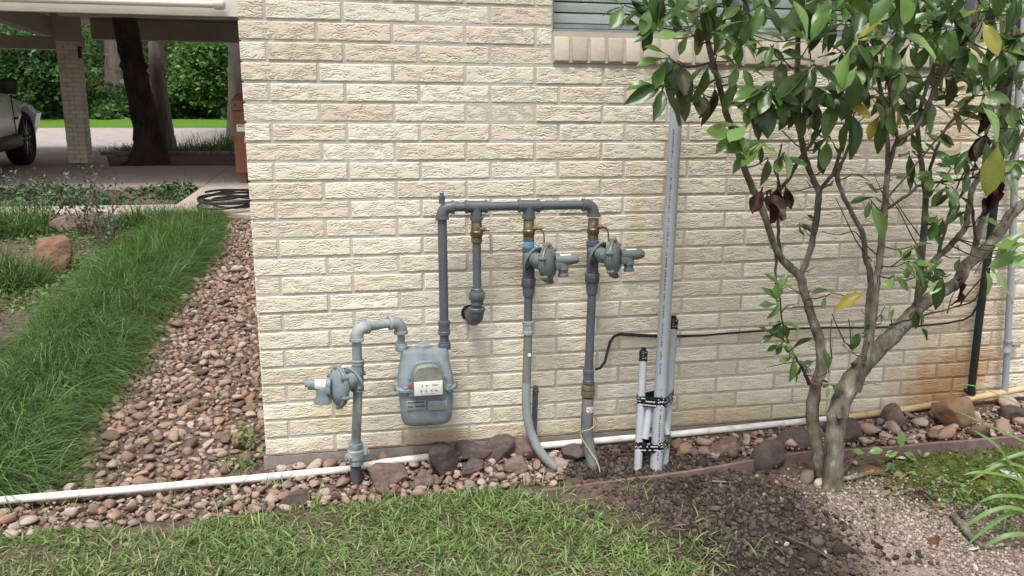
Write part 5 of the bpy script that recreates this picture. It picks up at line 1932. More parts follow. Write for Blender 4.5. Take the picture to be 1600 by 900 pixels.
scatter(SIDE, 260, 0.028, 0.038, 0.006)
scatter(FRONT, 260, 0.022, 0.034, 0.006)
scatter(RIGHT, 120, 0.030, 0.050, 0.004)
scatter(SIDE, 9000, 0.020, 0.030)
scatter(SIDE, 18000, 0.015, 0.023)
scatter(SIDE, 22000, 0.011, 0.018)
scatter(FRONT, 4000, 0.018, 0.028)
scatter(FRONT, 14000, 0.010, 0.020)
scatter(RIGHT, 6000, 0.012, 0.030)


def appar(s):
    p = Vector((s[0], s[1], s[2]))
    q = _R.transposed() @ (p - CAM)
    if q.z > -0.3:
        return 0
    u, v = q.x / -q.z * FPX, q.y / -q.z * FPX
    k = s[3] / -q.z
    return k if abs(u) < 810 and abs(v) < 460 and not (s[0] > 0.02 and s[1] > 0.01) else k * 0.01


stones.sort(key=appar, reverse=True)
cells = []
for i_ in range(int(1.0 / 0.05)):
    for j_ in range(int(5.3 / 0.05)):
        a_, b_ = -0.98 + i_ * 0.05, -0.12 + j_ * 0.05
        if in_poly(a_ + 0.025, b_ + 0.025, SIDE):
            cells.append((a_, b_))
BV = [(a_ + p, b_ + q, gz(min(-0.11, a_ + p), b_ + q) + 0.004) for a_, b_ in cells for p, q in ((0, 0), (.05, 0), (.05, .05), (0, .05))]
bed = struct(npmesh('stone_bed', BV, np.arange(len(BV)).reshape(-1, 4), SOIL, smooth=False))
STM = []
for V, F in SH:
    o = npmesh('stone', V, F, STONE)
    STM.append(o.data)
    bpy.data.objects.remove(o)
for (x, y, z, s) in stones[:300]:
    o = bpy.data.objects.new('stone', STM[rs.integers(len(STM))])
    COL.objects.link(o)
    R3 = Matrix(rotm(rs).tolist())
    sc = Matrix.Diagonal((s * rs.uniform(.95, 1.25), s * rs.uniform(.85, 1.1), s * rs.uniform(.85, 1.1)))
    o.parent = bed
    o.matrix_basis = Matrix.Translation((x, y, z)) @ (R3 @ sc).to_4x4()


def join_shapes(name, items, shapes, m, parent=None, flat=0.35, smooth=True):
    Vs, Fs, o = [], [], 0
    for (x, y, z, s) in items:
        V, F = shapes[rs.integers(len(shapes))]
        Vs.append((V * (s * rs.uniform(.85, 1.2, 3))) @ rotm(rs, flat).T + np.array([x, y, z]))
        Fs.append(F + o)
        o += len(V)
    return npmesh(name, np.concatenate(Vs), np.concatenate(Fs), m, parent, smooth)


stuff(join_shapes('small_stones', stones[300:1900], SH, STONEI, bed))
if len(stones) > 1900:
    stuff(join_shapes('smallest_stones', stones[1900:], SHLO, STONEI, bed))
print('stones', len(stones))
# pebbles and grit between
grit = []
for poly, n in ((SIDE, 2600), (FRONT, 2600), (RIGHT, 1500)):
    xs, ys = [p[0] for p in poly], [p[1] for p in poly]
    for _ in range(n):
        x, y = rs.uniform(min(xs), max(xs)), rs.uniform(min(ys), max(ys))
        if in_poly(x, y, poly):
            s = rs.uniform(0.005, 0.012)
            grit.append((x, y, gz(x, y) + s * 0.5 + rs.uniform(0, .012), s))
stuff(join_shapes('grit', grit, SHLO, STONEI, bed))


def boulder(name, label, cat, x, y, s, m, seed, facet=0.0, rz=0.0, tilt=(0, 0), sink=0.35, group='larger rocks by the wall'):
    V, F = stone_shape(4, seed, facet, 0.20 if not facet else 0.28)
    V[:, 2] /= max(0.01, V[:, 2].max() - V[:, 2].min()) / 1.0
    V[:, 0] /= (V[:, 0].max() - V[:, 0].min())
    V[:, 1] /= (V[:, 1].max() - V[:, 1].min())
    r = np.random.default_rng(seed + 7)
    n = np.zeros(len(V))
    for k in range(10):
        d = r.normal(size=3) * r.uniform(6, 22)
        n += np.sin(V @ d + r.uniform(0, 6)) * 0.009
    V = V * (1 + n[:, None])
    V = V * np.array(s)
    M = np.array(Matrix.Rotation(tilt[0], 3, 'X') @ Matrix.Rotation(tilt[1], 3, 'Y') @ Matrix.Rotation(rz, 3, 'Z'))
    V = V @ M.T
    o = npmesh(name, V, F, m)
    o.location = (x, y, gz(x, y) + s[2] * (0.5 - sink))
    if group:
        tag(o, label, cat, group)
    else:
        tag(o, label, cat)
    return o


BL = [
    ('boulder', 'flat brown boulder right beside the foot of the inlet pipe, nearest the meter', (0.455, -0.175), (0.14, 0.11, 0.10), 1, 0, 0.2),
    ('boulder', 'rounded dark boulder under the right side of the gas meter', (0.635, -0.135), (0.135, 0.12, 0.125), 2, 0, 0.4),
    ('boulder', 'low dark grey slab shaped rock leaning on the wall between two round boulders', (0.755, -0.055), (0.17, 0.10, 0.075), 3, .6, -0.35),
    ('boulder', 'big round dark boulder against the wall left of the curved riser', (0.862, -0.060), (0.135, 0.11, 0.135), 4, 0, 0.1),
    ('boulder', 'oval brown boulder touching the foot of the curved riser', (0.965, -0.065), (0.12, 0.085, 0.095), 5, 0, -0.5),
    ('boulder', 'brown boulder below the round one under the meter', (0.575, -0.215), (0.105, 0.085, 0.085), 6, 0, 0.9),
    ('boulder', 'brown rock in the middle of the rock pile below the flat grey slab', (0.76, -0.16), (0.10, 0.075, 0.07), 7, 0, 0.3),
    ('boulder', 'reddish brown rock just left of where the curved riser enters the stones', (0.93, -0.185), (0.11, 0.08, 0.075), 8, .3, 0.1),
    ('boulder', 'dark rock lying on the soil between the two gas risers', (1.145, -0.115), (0.10, 0.08, 0.075), 9, 0, 0.3),
    ('boulder', 'dark grey oval stone alone at the lawn edge left of the inlet pipe', (0.125, -0.285), (0.105, 0.07, 0.075), 10, 0, 0.2),
    ('boulder', 'smooth round dark boulder standing on the edging left of the shrub trunk', (1.855, -0.335), (0.145, 0.125, 0.14), 11, 0, 0.2),
    ('boulder', 'brown boulder behind the edging, left of the smooth round one', (1.755, -0.185), (0.15, 0.11, 0.085), 12, 0, 0.2),
    ('boulder', 'large dark boulder half hidden behind the left shrub stem', (2.02, -0.185), (0.20, 0.12, 0.110), 13, 0, 0.1),
    ('boulder', 'dark boulder directly behind the main shrub trunk', (2.26, -0.185), (0.16, 0.12, 0.115), 14, 0, 0.3),
    ('boulder', 'pale tan rounded rock just right of the taped conduits', (1.585, -0.17), (0.085, 0.07, 0.075), 15, 0, 0.3),
    ('boulder', 'dark grey rock right of the tan sandstone block at the right edge', (3.06, -0.155), (0.14, 0.1, 0.09), 16, .4, 0.3),
    ('boulder', 'grey rock left of the tan sandstone block under the yellowed pipe', (2.53, -0.095), (0.11, 0.1, 0.11), 17, .4, 0.3),
]
for nm, lb, (x, y), s, sd_, fc, rz in BL:
    boulder(nm, lb, 'rock', x, y, s, TANST if 'tan rounded' in lb else BOULDK if 'dark' in lb else BOULD, 300 + sd_, 0.15 if 'smooth round' in lb else max(fc, 0.55), rz, sink=0.2 if 0.6 < x < 1.0 else 0.3)
boulder('sandstone_block', 'tan sandstone block with flat faces under the yellowed pipe', 'rock', 2.76, -0.165, (0.21, 0.13, 0.155), TANST, 402, 1.0, 0.25, group=None, sink=0.12)
boulder('sandstone_rock', 'red sandstone rock with flat top in the left garden bed', 'rock', -1.86, 3.22, (0.27, 0.24, 0.30), SANDST, 405, 1.0, 0.3, group=None, sink=0.2)
boulder('slate_slab', 'flat reddish slab leaning among the plants by the concrete path', 'rock', -2.22, 4.75, (0.42, 0.26, 0.16), SLATE, 407, 1.0, 0.35, tilt=(0.35, 0), group=None, sink=0.05)

# ------------------------------------------------------------ landscape edging
ed = empty('lawn_edging', (1.9, -0.29, -0.04))
tag(ed, 'thin brown lawn edging strip between the stones and the dug soil', 'edging')
epx = [(845, 766), (940, 753), (1030, 742), (1105, 731), (1150, 723), (1200, 714), (1260, 706), (1320, 702), (1400, 697), (1480, 690), (1600, 680), (1750, 668)]
top = []
for i, (a, b) in enumerate(epx):
    d = ray(a, b)
    hgt = 0.012 + 0.030 * min(1, max(0, (a - 950) / 250))
    t = 1.0
    while True:
        q = CAM + d * t
        if q.z < gz(q.x, q.y) + hgt:
            break
        t += 0.002
    top.append(q)
mb = MB()
tp = smooth_path(top, 3)
vs, fs = [], []
for i, p in enumerate(tp):
    t = (tp[min(i + 1, len(tp) - 1)] - tp[max(0, i - 1)]).normalized()
    nrm = Vector((-t.y, t.x, 0)).normalized()
    wv = random.gauss(0, 0.0012)
    for (o_x, o_z) in ((-0.006, -0.12), (-0.006, -0.002), (-0.004, 0), (0.006, 0), (0.008, -0.002), (0.008, -0.12)):
        vs.append(p + nrm * (o_x + wv) + UP * o_z)
for i in range(len(tp) - 1):
    for k in range(5):
        a = i * 6 + k
        fs.append((a, a + 1, a + 7, a + 6))
mb.add(vs, fs)
mb.build('strip', EDGE, ed)


# ------------------------------------------------------------ blades: lawn, mondo grass, strap leaves
def blades(name, P, D, L, Wd, m, seg=3, droop=0.5, parent=None, lift=0.0, taper=0.9, fold=0.0):
    """vectorised strips. P roots (n,3), D start directions (n,3), L lengths, Wd widths"""
    n = len(P)
    P, D = np.asarray(P, float), np.asarray(D, float)
    D = D / np.linalg.norm(D, axis=1)[:, None]
    L = np.broadcast_to(L, n).astype(float)
    Wd = np.broadcast_to(Wd, n).astype(float)
    droop = np.broadcast_to(droop, n).astype(float)
    S = np.cross(D, np.tile([0, 0, 1.0], (n, 1)))
    ln = np.linalg.norm(S, axis=1)
    S = np.where(ln[:, None] > 1e-3, S / np.maximum(ln, 1e-6)[:, None], np.array([1.0, 0, 0]))
    tw_ = RNG.normal(0, 0.5, n)
    Nn = np.cross(S, D)
    S = S * np.cos(tw_)[:, None] + Nn * np.sin(tw_)[:, None]
    pts = np.empty((n, seg + 1, 2, 3))
    pos = P.copy()
    d = D.copy()
    for i in range(seg + 1):
        t = i / seg
        wv = Wd * (1 - t ** 2.2 * taper) * (0.75 + 0.25 * min(1, 4 * t)) * 0.5
        pts[:, i, 0] = pos - S * wv[:, None]
        pts[:, i, 1] = pos + S * wv[:, None]
        d = d + np.array([0, 0, -1.0]) * (droop / seg)[:, None]
        d = d / np.linalg.norm(d, axis=1)[:, None]
        pos = pos + d * (L / seg)[:, None]
    V = pts.reshape(-1, 3)
    base = np.arange(n)[:, None] * (seg + 1) * 2
    i = np.arange(seg)[None, :] * 2
    F = np.stack([base + i, base + i + 1, base + i + 3, base + i + 2], -1).reshape(-1, 4)
    return npmesh(name, V, F, m, parent)


def rdir(n, elev_lo, elev_hi, az=None, spread=math.pi):
    a = RNG.uniform(-spread, spread, n) + (RNG.uniform(0, 2 * math.pi, n) if az is None else az)
    e = np.radians(RNG.uniform(elev_lo, elev_hi, n))
    return np.stack([np.cos(a) * np.cos(e), np.sin(a) * np.cos(e), np.sin(e)], -1)


# lawn: St Augustine type, broad short blades lying every way, thinner towards the dug soil
def lawn_ok(x, y):
    edge = np.array([lawn_edge(v) for v in x])
    k = y < edge
    bound = 1.08 + 0.28 * np.clip((-0.42 - y) / 0.35, 0, 1) - 0.12 * np.clip((-0.9 - y) / 0.4, 0, 1)
    dens = np.clip((bound - x) / 0.30 + 0.30, 0.0, 1.0)
    # worn, thatchy patches
    pat = 0.5 + 0.5 * np.sin(x * 5.3 + 1.2) * np.sin(y * 7.1 + x * 2.0) + 0.35 * np.sin(x * 13 + y * 9)
    dens = dens * np.clip(0.38 + 0.62 * pat, 0.12, 1)
    return k & (RNG.random(len(x)) < dens)


N_ = 96000
x = RNG.uniform(-2.4, 1.62, N_)
y = RNG.uniform(-1.35, -0.24, N_)
ok = lawn_ok(x, y)
x, y = x[ok], y[ok]
n = len(x)
P = np.stack([x, y, ghv(x, y) + RNG.uniform(-0.004, 0.008, n)], -1)
stuff(blades('lawn', P, rdir(n, 8, 68), RNG.uniform(0.018, 0.060, n), RNG.uniform(0.003, 0.0066, n), GRASS, 3, RNG.uniform(0.3, 1.1, n)), 'mown broad bladed lawn grass in the foreground', 'lawn')
N_ = 17000
x = RNG.uniform(-2.4, 1.6, N_)
y = RNG.uniform(-1.35, -0.27, N_)
ok = lawn_ok(x, y - 0.02)
x, y = x[ok], y[ok]
n = len(x)
P = np.stack([x, y, ghv(x, y) + RNG.uniform(0.0, 0.008, n)], -1)
stuff(blades('thatch', P, rdir(n, -2, 26), RNG.uniform(0.02, 0.07, n), RNG.uniform(0.0015, 0.0045, n), THATCH, 2, 0.3), 'dry thatch and runners among the lawn blades', 'grass')
# sprigs straying over the stones, soil and corner
sp = [(-0.63, -0.20), (-0.30, -0.22), (-0.10, -0.27), (0.2, -0.3), (0.45, -0.31), (1.07, -0.36), (1.26, -0.46), (1.32, -0.52), (1.30, -0.42), (1.40, -0.66), (0.05, -0.13), (0.95, -0.30), (-0.1, -0.12), (-0.32, -0.10), (-0.5, 0.3), (-0.3, 0.7), (-0.35, 1.2), (-0.16, 2.2), (-0.3, 1.9), (-0.5, 0.06), (-0.16, 0.05), (2.35, -0.75), (2.45, -0.8), (2.5, -0.9), (2.3, -0.95), (2.6, -0.7), (1.48, -0.78), (1.52, -0.9)]
Ps, Ds, Ls = [], [], []
for (a, b) in sp:
    k = random.randint(8, 18)
    for _ in range(k):
        p = (a + random.gauss(0, 0.022), b + random.gauss(0, 0.02))
        Ps.append((p[0], p[1], gz(*p) + 0.012))
        Ls.append(random.uniform(0.03, 0.085))
Ds = rdir(len(Ps), 20, 80)
stuff(blades('grass_sprigs', Ps, Ds, np.array(Ls), RNG.uniform(0.003, 0.006, len(Ps)), GRASS, 3, 0.8), 'stray grass sprigs growing among the stones and soil', 'grass')

# the mondo grass border
MONDP = [(-0.72, -0.03), (-0.86, 0.35), (-0.84, 0.8), (-0.86, 1.5), (-0.86, 2.5), (-0.90, 3.9), (-0.99, 5.2), (-1.5, 5.25), (-1.5, 4.0), (-1.52, 3.0), (-1.46, 2.2), (-1.36, 1.33), (-1.25, 0.7), (-1.25, 0.0), (-1.05, -0.07)]
_yr = [-0.05, 0.35, 0.8, 1.5, 2.5, 3.9, 5.25]
_xr = [-0.72, -0.86, -0.84, -0.86, -0.86, -0.90, -0.99]
_xl = [-1.22, -1.25, -1.27, -1.37, -1.47, -1.50, -1.50]


def band_at(y):
    a, b = float(np.interp(y, _yr, _xl)), float(np.interp(y, _yr, _xr))
    return (a + b) / 2, (b - a) / 2


def mound_h(x, y):
    c_, h_ = band_at(y)
    u = (x - c_) / h_
    e = min(1.0, max(0.0, (y + 0.10) / 0.35)) * min(1.0, max(0.0, (5.3 - y) / 0.3))
    return 0.115 * math.sqrt(max(0.0, 1 - u * u)) * math.sqrt(e)


Ps, Ds, Ls = [], [], []
cl = 0
tries = 0
MC = []
while cl < 620 and tries < 14000:
    tries += 1
    x, y = random.uniform(-1.6, -0.6), random.uniform(-0.1, 5.3)
    if not in_poly(x, y, MONDP):
        continue
    if any((x - a) ** 2 + (y - b) ** 2 < 0.050 ** 2 for a, b in MC):
        continue
    MC.append((x, y))
    cl += 1
    c_, h_ = band_at(y)
    u = (x - c_) / h_
    hm = mound_h(x, y)
    # tufts fall outwards from the crest and towards the lower end of the slope
    swirl = 0.55 * math.sin(x * 6 + y * 2.3) + 0.4 * math.sin(y * 4.7 + 1)
    lean = math.atan2(-0.75 - 0.8 * max(0, 0.4 - y), 1.25 * u + 0.25) + swirl + random.gauss(0, 0.25)
    k = 88 if y < 2.2 else 62
    flop = random.uniform(0.75, 1.2)
    for _ in range(k):
        a = lean + random.gauss(0, 0.55)
        e = math.radians(random.triangular(8, 75, 34))
        Ps.append((x + random.gauss(0, 0.020), y + random.gauss(0, 0.020), gz(x, y) + hm * 0.72 - 0.01))
        Ds.append((math.cos(a) * math.cos(e), math.sin(a) * math.cos(e), math.sin(e)))
        Ls.append(random.uniform(0.13, 0.30) * flop)
    for _ in range(10):      # a few upright ones
        a = random.uniform(0, 6.28)
        e = math.radians(random.uniform(50, 85))
        Ps.append((x + random.gauss(0, 0.015), y + random.gauss(0, 0.015), gz(x, y) + hm * 0.6))
        Ds.append((math.cos(a) * math.cos(e), math.sin(a) * math.cos(e), math.sin(e)))
        Ls.append(random.uniform(0.12, 0.22))
n = len(Ps)
stuff(blades('mondo_grass', Ps, Ds, np.array(Ls), RNG.uniform(0.0020, 0.0038, n), MONDO, 6, RNG.uniform(0.9, 2.2, n)), 'dense dark green mondo grass border left of the stone bed', 'grass')
mv, mf = [], []
gy = np.linspace(-0.08, 5.28, 70)
for yy in gy:
    c_, h_ = band_at(yy)
    for u in np.linspace(-1, 1, 9):
        mv.append((c_ + u * h_ * 0.96, yy, gz(c_, yy) + mound_h(c_ + u * h_ * 0.96, yy) * 0.62))
for a in range(69):
    for b in range(8):
        q = a * 9 + b
        mf.append((q, q + 1, q + 10, q + 9))
stuff(npmesh('grass_thatch', mv, mf, mat('mondo_thatch', [(0.012, 0.022, 0.008), (0.035, 0.045, 0.018)], rough=1.0, scale=30, bump=0.8, bscale=60, bdist=0.02)), 'matted crowns under the mondo grass border', 'grass')
print('mondo', n, cl)
# brighter young blades near its middle
Ps, Ds, Ls = [], [], []
for _ in range(1700):
    x, y = random.gauss(-1.28, 0.14), random.gauss(3.3, 0.7)
    if not in_poly(x, y, MONDP):
        continue
    a = random.uniform(0, 2 * math.pi)
    e = math.radians(random.uniform(45, 85))
    Ps.append((x, y, gz(x, y) + mound_h(x, y) * 0.6))
    Ds.append((math.cos(a) * math.cos(e), math.sin(a) * math.cos(e), math.sin(e)))
    Ls.append(random.uniform(0.14, 0.24))
stuff(blades('young_mondo_grass', Ps, Ds, np.array(Ls), 0.0045, MONDOLT, 6, RNG.uniform(0.8, 1.8, len(Ps))), 'brighter green young blades in the mondo grass border', 'grass')


def clump(name, label, cat, x, y, nb, rad, L0, L1, W0, W1, m, elev=(40, 85), droop=(0.8, 1.8), group=None, seg=6, az=None, spread=math.pi):
    root = empty(name, (x, y, gz(x, y)))
    tag(root, label, cat, group)
    a = RNG.uniform(0, 2 * math.pi, nb)
    r = rad * np.sqrt(RNG.random(nb))
    px_, py_ = x + np.cos(a) * r, y + np.sin(a) * r
    P = np.stack([px_, py_, gzv(px_, py_)], -1)
    o = blades('leaves', P, rdir(nb, elev[0], elev[1], az, spread), RNG.uniform(L0, L1, nb), RNG.uniform(W0, W1, nb), m, seg, RNG.uniform(droop[0], droop[1], nb), root)
    o['kind'] = 'stuff'
    return root


clump('mondo_clump', 'dark mondo grass clump in front of the red sandstone rock', 'plant', -1.98, 2.85, 1100, 0.20, 0.16, 0.32, 0.004, 0.007, MONDO)
clump('mondo_clump', 'dark green grassy clump at the frame edge left of the sandstone rock', 'plant', -2.35, 3.05, 1300, 0.26, 0.16, 0.34, 0.004, 0.007, MONDO)
clump('mondo_clump', 'mid green grassy mound between the slab and the left frame edge', 'plant', -2.75, 4.75, 1600, 0.34, 0.2, 0.36, 0.005, 0.008, MONDO)
clump('mondo_clump', 'mid green grassy mound behind the mondo border near the hose', 'plant', -1.62, 4.95, 1100, 0.26, 0.16, 0.28, 0.005, 0.008, MONDO)
clump('lily_clump', 'bright green strap leaved clump at the left frame edge', 'plant', -3.02, 4.75, 80, 0.16, 0.3, 0.6, 0.015, 0.028, LILY, (45, 85), (0.6, 1.6))
clump('mondo_clump', 'dark green grassy mound low at the far left frame edge', 'plant', -1.72, 1.4, 900, 0.22, 0.15, 0.28, 0.004, 0.006, MONDO)
# spider lily at the lower right corner
lily = empty('spider_lily', (2.50, -0.95, gz(2.5, -0.95)))
tag(lily, 'spotted green strap leaved lily arching in from the lower right corner', 'plant')
LB = [((1640, 800), (1600, 760), (1560, 700), (1520, 672), -.95, .016), ((1650, 760), (1610, 735), (1565, 725), (1516, 752), -.95, .014), ((1650, 780), (1600, 752), (1540, 738), (1505, 742), -.98, .012),
      ((1650, 800), (1600, 778), (1560, 775), (1530, 785), -.98, .014), ((1650, 830), (1590, 795), (1545, 800), (1500, 828), -1.0, .015), ((1650, 840), (1600, 800), (1560, 812), (1512, 850), -1.0, .016),
      ((1650, 870), (1610, 838), (1570, 838), (1535, 856), -1.02, .018), ((1650, 720), (1600, 690), (1560, 672), (1490, 640), -.9, .010), ((1650, 650), (1590, 630), (1530, 605), (1490, 600), -.85, .006),
      ((1650, 880), (1600, 870), (1560, 868), (1530, 878), -1.02, .016), ((1660, 700), (1620, 705), (1585, 712), (1540, 730), -.95, .013), ((1640, 900), (1600, 885), (1560, 895), (1530, 920), -1.05, .014), ((1600, 940), (1590, 900), (1575, 880), (1555, 872), -1.05, .012)]
for (a, b, c, d, Y, wd) in LB:
    pts = smooth_path([at(*a, Y - 0.06), at(*b, Y - 0.02), at(*c, Y), at(*d, Y + .02)], 5)
    vs, fs = [], []
    for i, p in enumerate(pts):
        t = (pts[min(i + 1, len(pts) - 1)] - pts[max(i - 1, 0)]).normalized()
        s_ = t.cross(Vector((random.uniform(-.1, .1), -0.55, 0.8))).normalized()
        k = i / (len(pts) - 1)
        w2 = wd * 0.72 * (0.75 + 0.5 * k) * max(0.05, 1 - k ** 5) * 0.62
        up_ = s_.cross(t)
        for e, h in ((-1, 0.25), (0, 0), (1, 0.25)):
            vs.append(p + s_ * w2 * e + up_ * w2 * h)
    for i in range(len(pts) - 1):
        for k in range(2):
            q = i * 3 + k
            fs.append((q, q + 1, q + 4, q + 3))
    m = MB()
    m.add(vs, fs)
    m.build('leaf', LILY, lily)


# ------------------------------------------------------------ small leafy stuff
def leaf_cloud(name, P, size, m, parent=None, nz_=0.6, aspect=0.65):
    """many small folded leaves at the points P; nz_ biases them to face up"""
    P = np.asarray(P, float)
    n = len(P)
    size = np.broadcast_to(size, n)
    N = RNG.normal(size=(n, 3))
    N[:, 2] = np.abs(N[:, 2]) + nz_
    N /= np.linalg.norm(N, axis=1)[:, None]
    A = np.cross(N, RNG.normal(size=(n, 3)))
    A /= np.linalg.norm(A, axis=1)[:, None]
    B = np.cross(N, A)
    s = size[:, None]
    V = np.stack([P - A * s * 0.5, P + B * s * 0.5 * aspect - A * s * .05 + N * s * 0.10, P + A * s * 0.5 - N * s * .08, P - B * s * 0.5 * aspect - A * s * .05 + N * s * 0.10], 1).reshape(-1, 3)
    b = np.arange(n)[:, None] * 4
    F = np.concatenate([b + np.array([[0, 1, 2]]), b + np.array([[0, 2, 3]])], 1).reshape(-1, 3)
    return npmesh(name, V, F, m, parent, smooth=False)


# ground cover over the left garden soil
pts = []
for _ in range(34000):
    x, y = random.uniform(-4.6, -1.2), random.uniform(0.4, 5.25)
    if in_poly(x, y, MONDP):
        continue
    k = math.sin(x * 3.1 + y * 1.7) + math.sin(y * 2.3 - x) + random.gauss(0, 0.5)
    if k > -0.5:
        pts.append((x, y, gz(x, y) + random.uniform(0.004, 0.03 + 0.03 * max(0, k))))
stuff(leaf_cloud('ground_cover', pts, RNG.uniform(0.018, 0.045, len(pts)), COVERG), 'small leaved green ground cover over the left garden soil', 'ground cover')
# litter
pts = []
for _ in range(1500):
    x, y = random.uniform(-4.2, -1.2), random.uniform(0.4, 5.25)
    pts.append((x, y, gz(x, y) + 0.008))
stuff(leaf_cloud('leaf_litter', pts, RNG.uniform(0.02, 0.06, len(pts)), THATCH, nz_=1.5), 'dry leaf litter on the left garden soil', 'leaf litter')
# ivy in the bed between the concrete strips
pts = []
for _ in range(15000):
    x, y = random.uniform(-4.9, -1.64), random.uniform(5.98, 7.24)
    h = 0.5 + 0.5 * math.sin(x * 4 + y * 3) + random.gauss(0, 0.3)
    pts.append((x, y, gz(x, y) - 0.04 + max(0.0, h) * 0.12 * random.random()))
stuff(leaf_cloud('bed_ivy', pts, RNG.uniform(0.03, 0.08, len(pts)), IVY), 'dark leafy ground cover filling the bed between the concrete strips', 'ground cover')
# weeds at the wall corner
for (x, y, n, lb) in ((-0.10, 0.22, 60, 'small bright weed growing at the corner of the brick wall'), (-0.06, -0.03, 36, 'tiny bright weed by the pipe below the wall corner')):
    w_ = empty('weed', (x, y, gz(x, y)))
    tag(w_, lb, 'weed', 'weeds beside the wall')
    a = [(x + random.gauss(0, 0.035), y + random.gauss(0, 0.05), gz(x, y) + 0.02 + abs(random.gauss(0, 0.035))) for _ in range(n)]
    leaf_cloud('leaves', a, RNG.uniform(0.016, 0.034, n), COVERG, w_, 0.4)['kind'] = 'stuff'


# rose bushes: bare grey stems with a few leaves
def rose(label, x, y, h, n, nl, lean=0.5):
    root = empty('rose_bush', (x, y, gz(x, y)))
    tag(root, label, 'rose bush', 'rose bushes in the left garden')
    P = []
    for i in range(n):
        a = random.uniform(0, 6.28)
        p0 = Vector((x + random.gauss(0, 0.03), y + random.gauss(0, 0.03), gz(x, y) - 0.02))
        d = Vector((math.cos(a) * lean, math.sin(a) * lean, 1)).normalized()
        pts = [p0]
        L = h * random.uniform(0.6, 1.1)
        for k in range(5):
            d = (d + Vector((random.gauss(0, .22), random.gauss(0, .22), random.gauss(0, .1)))).normalized()
            pts.append(pts[-1] + d * L / 5)
        mb = MB()
        mb.tube(pts, [0.008 * (1 - 0.13 * k) for k in range(6)], 6)
        for k in (2, 3, 4, 5):
            q = pts[k]
            for _ in range(2):
                e = (d + Vector((random.uniform(-1, 1), random.uniform(-1, 1), random.uniform(-.2, .6)))).normalized()
                q2 = q + e * random.uniform(0.06, 0.16) * h
                mb.tube([q, q2], [0.004, 0.002], 5)
                P.append(q2)
        mb.build('stem', STEM, root)
    L = []
    nl = int(nl * 1.9)
    for _ in range(nl):
        q = random.choice(P)
        L.append((q.x + random.gauss(0, .05), q.y + random.gauss(0, .05), q.z + random.gauss(0, .04)))
    leaf_cloud('leaves', L, RNG.uniform(0.02, 0.05, nl), ROSEL, root, 0.4)['kind'] = 'stuff'


rose('bare stemmed rose bush in front of the concrete path near the mondo border', -1.72, 4.05, 0.55, 8, 90)
rose('rose bush with grey green leaves beside the slab', -2.02, 4.55, 0.55, 7, 170)
rose('sparse rose bush with pale leaves by the left frame edge near the path', -3.05, 5.2, 0.75, 8, 330)
rose('low rose bush between the slab and the concrete path', -2.55, 5.15, 0.5, 6, 170)
rose('thorny rose stump with two bare canes at the left frame edge', -1.62, 1.85, 0.55, 2, 6, 0.3)
rose('leafy rose bush standing before the grassy clump at the left frame edge', -2.3, 3.0, 0.5, 4, 240, 0.4)

# ------------------------------------------------------------ soil crumbs, moss, fallen leaves, chips, twigs
cl = []
for _ in range(20000):
    x, y = random.gauss(1.54, 0.19), random.gauss(-0.72, 0.24)
    if x < 1.1 + 0.3 * max(0, min(1, (-0.42 - y) / 0.35)) and random.random() < 0.6:
        continue
    if x - 1.76 > (y + 0.3) * -0.30 + random.gauss(0, 0.03):
        continue
    s = 0.0016 + 0.011 * random.random() ** 7
    cl.append((x, y, gh(x, y) + s * 0.35, s))
for _ in range(1500):
    x, y = random.gauss(1.40, 0.16), random.gauss(-0.20, 0.06)
    s = 0.003 + 0.012 * random.random() ** 3.0
    cl.append((x, y, gh(x, y) + s * 0.4, s))
for (x, y, s) in ((1.60, -0.30, 0.032), (1.575, -0.335, 0.02), (1.63, -0.30, 0.018), (1.75, -0.95, 0.03), (1.70, -0.90, 0.025), (1.62, -1.0, 0.03), (1.50, -0.62, 0.022), (1.72, -0.7, 0.022), (1.18, -0.27, 0.022), (1.22, -0.28, 0.018)):
    cl.append((x, y, gh(x, y) + s * 0.35, s))
stuff(join_shapes('soil_clods', cl, SHCL, CLOD, None, 0.9, False), 'freshly dug dark brown soil clods in front of the conduits', 'soil')
cr = []
for _ in range(15000):
    x, y = random.gauss(2.0, 0.21), random.gauss(-0.88, 0.20)
    if x - 1.74 < (y + 0.3) * -0.30 + random.gauss(0, 0.03):
        continue
    s = 0.0018 + 0.007 * random.random() ** 4.5
    cr.append((x, y, gh(x, y) + s * 0.4, s))
for _ in range(30):
    x, y = random.gauss(1.99, 0.2), random.gauss(-0.85, 0.2)
    cr.append((x, y, gh(x, y) + .004, random.uniform(.007, .013)))
cr.append((1.90, -0.50, gz(1.9, -.5) + .02, .035))
cr.append((1.93, -0.54, gz(1.9, -.5) + .02, .026))
stuff(join_shapes('soil_crumbs', cr, SHCL, CRUMB, None, 0.9, False), 'pale dry crumbly soil in front of the shrub trunk', 'soil')
pts = []
for _ in range(9000):
    x, y = random.gauss(2.52, 0.30), random.gauss(-0.62, 0.17)
    if y > -0.34 or math.sin(x * 9) + math.sin(y * 14 + x * 5) + random.gauss(0, .5) < -0.1:
        continue
    pts.append((x, y, gh(x, y) + random.uniform(.001, .010)))
stuff(leaf_cloud('moss', pts, RNG.uniform(0.004, 0.012, len(pts)), MOSS, nz_=1.0), 'yellow green moss on the damp soil right of the trunk', 'moss')
pts = []
for _ in range(900):
    x, y = random.gauss(2.6, 0.34), random.gauss(-0.66, 0.2)
    if y > -0.36:
        continue
    pts.append((x, y, gh(x, y) + random.uniform(.004, .03)))
stuff(leaf_cloud('ground_weeds', pts, RNG.uniform(0.010, 0.026, len(pts)), COVERG, nz_=0.8), 'small green weeds in the moss right of the trunk', 'weed')


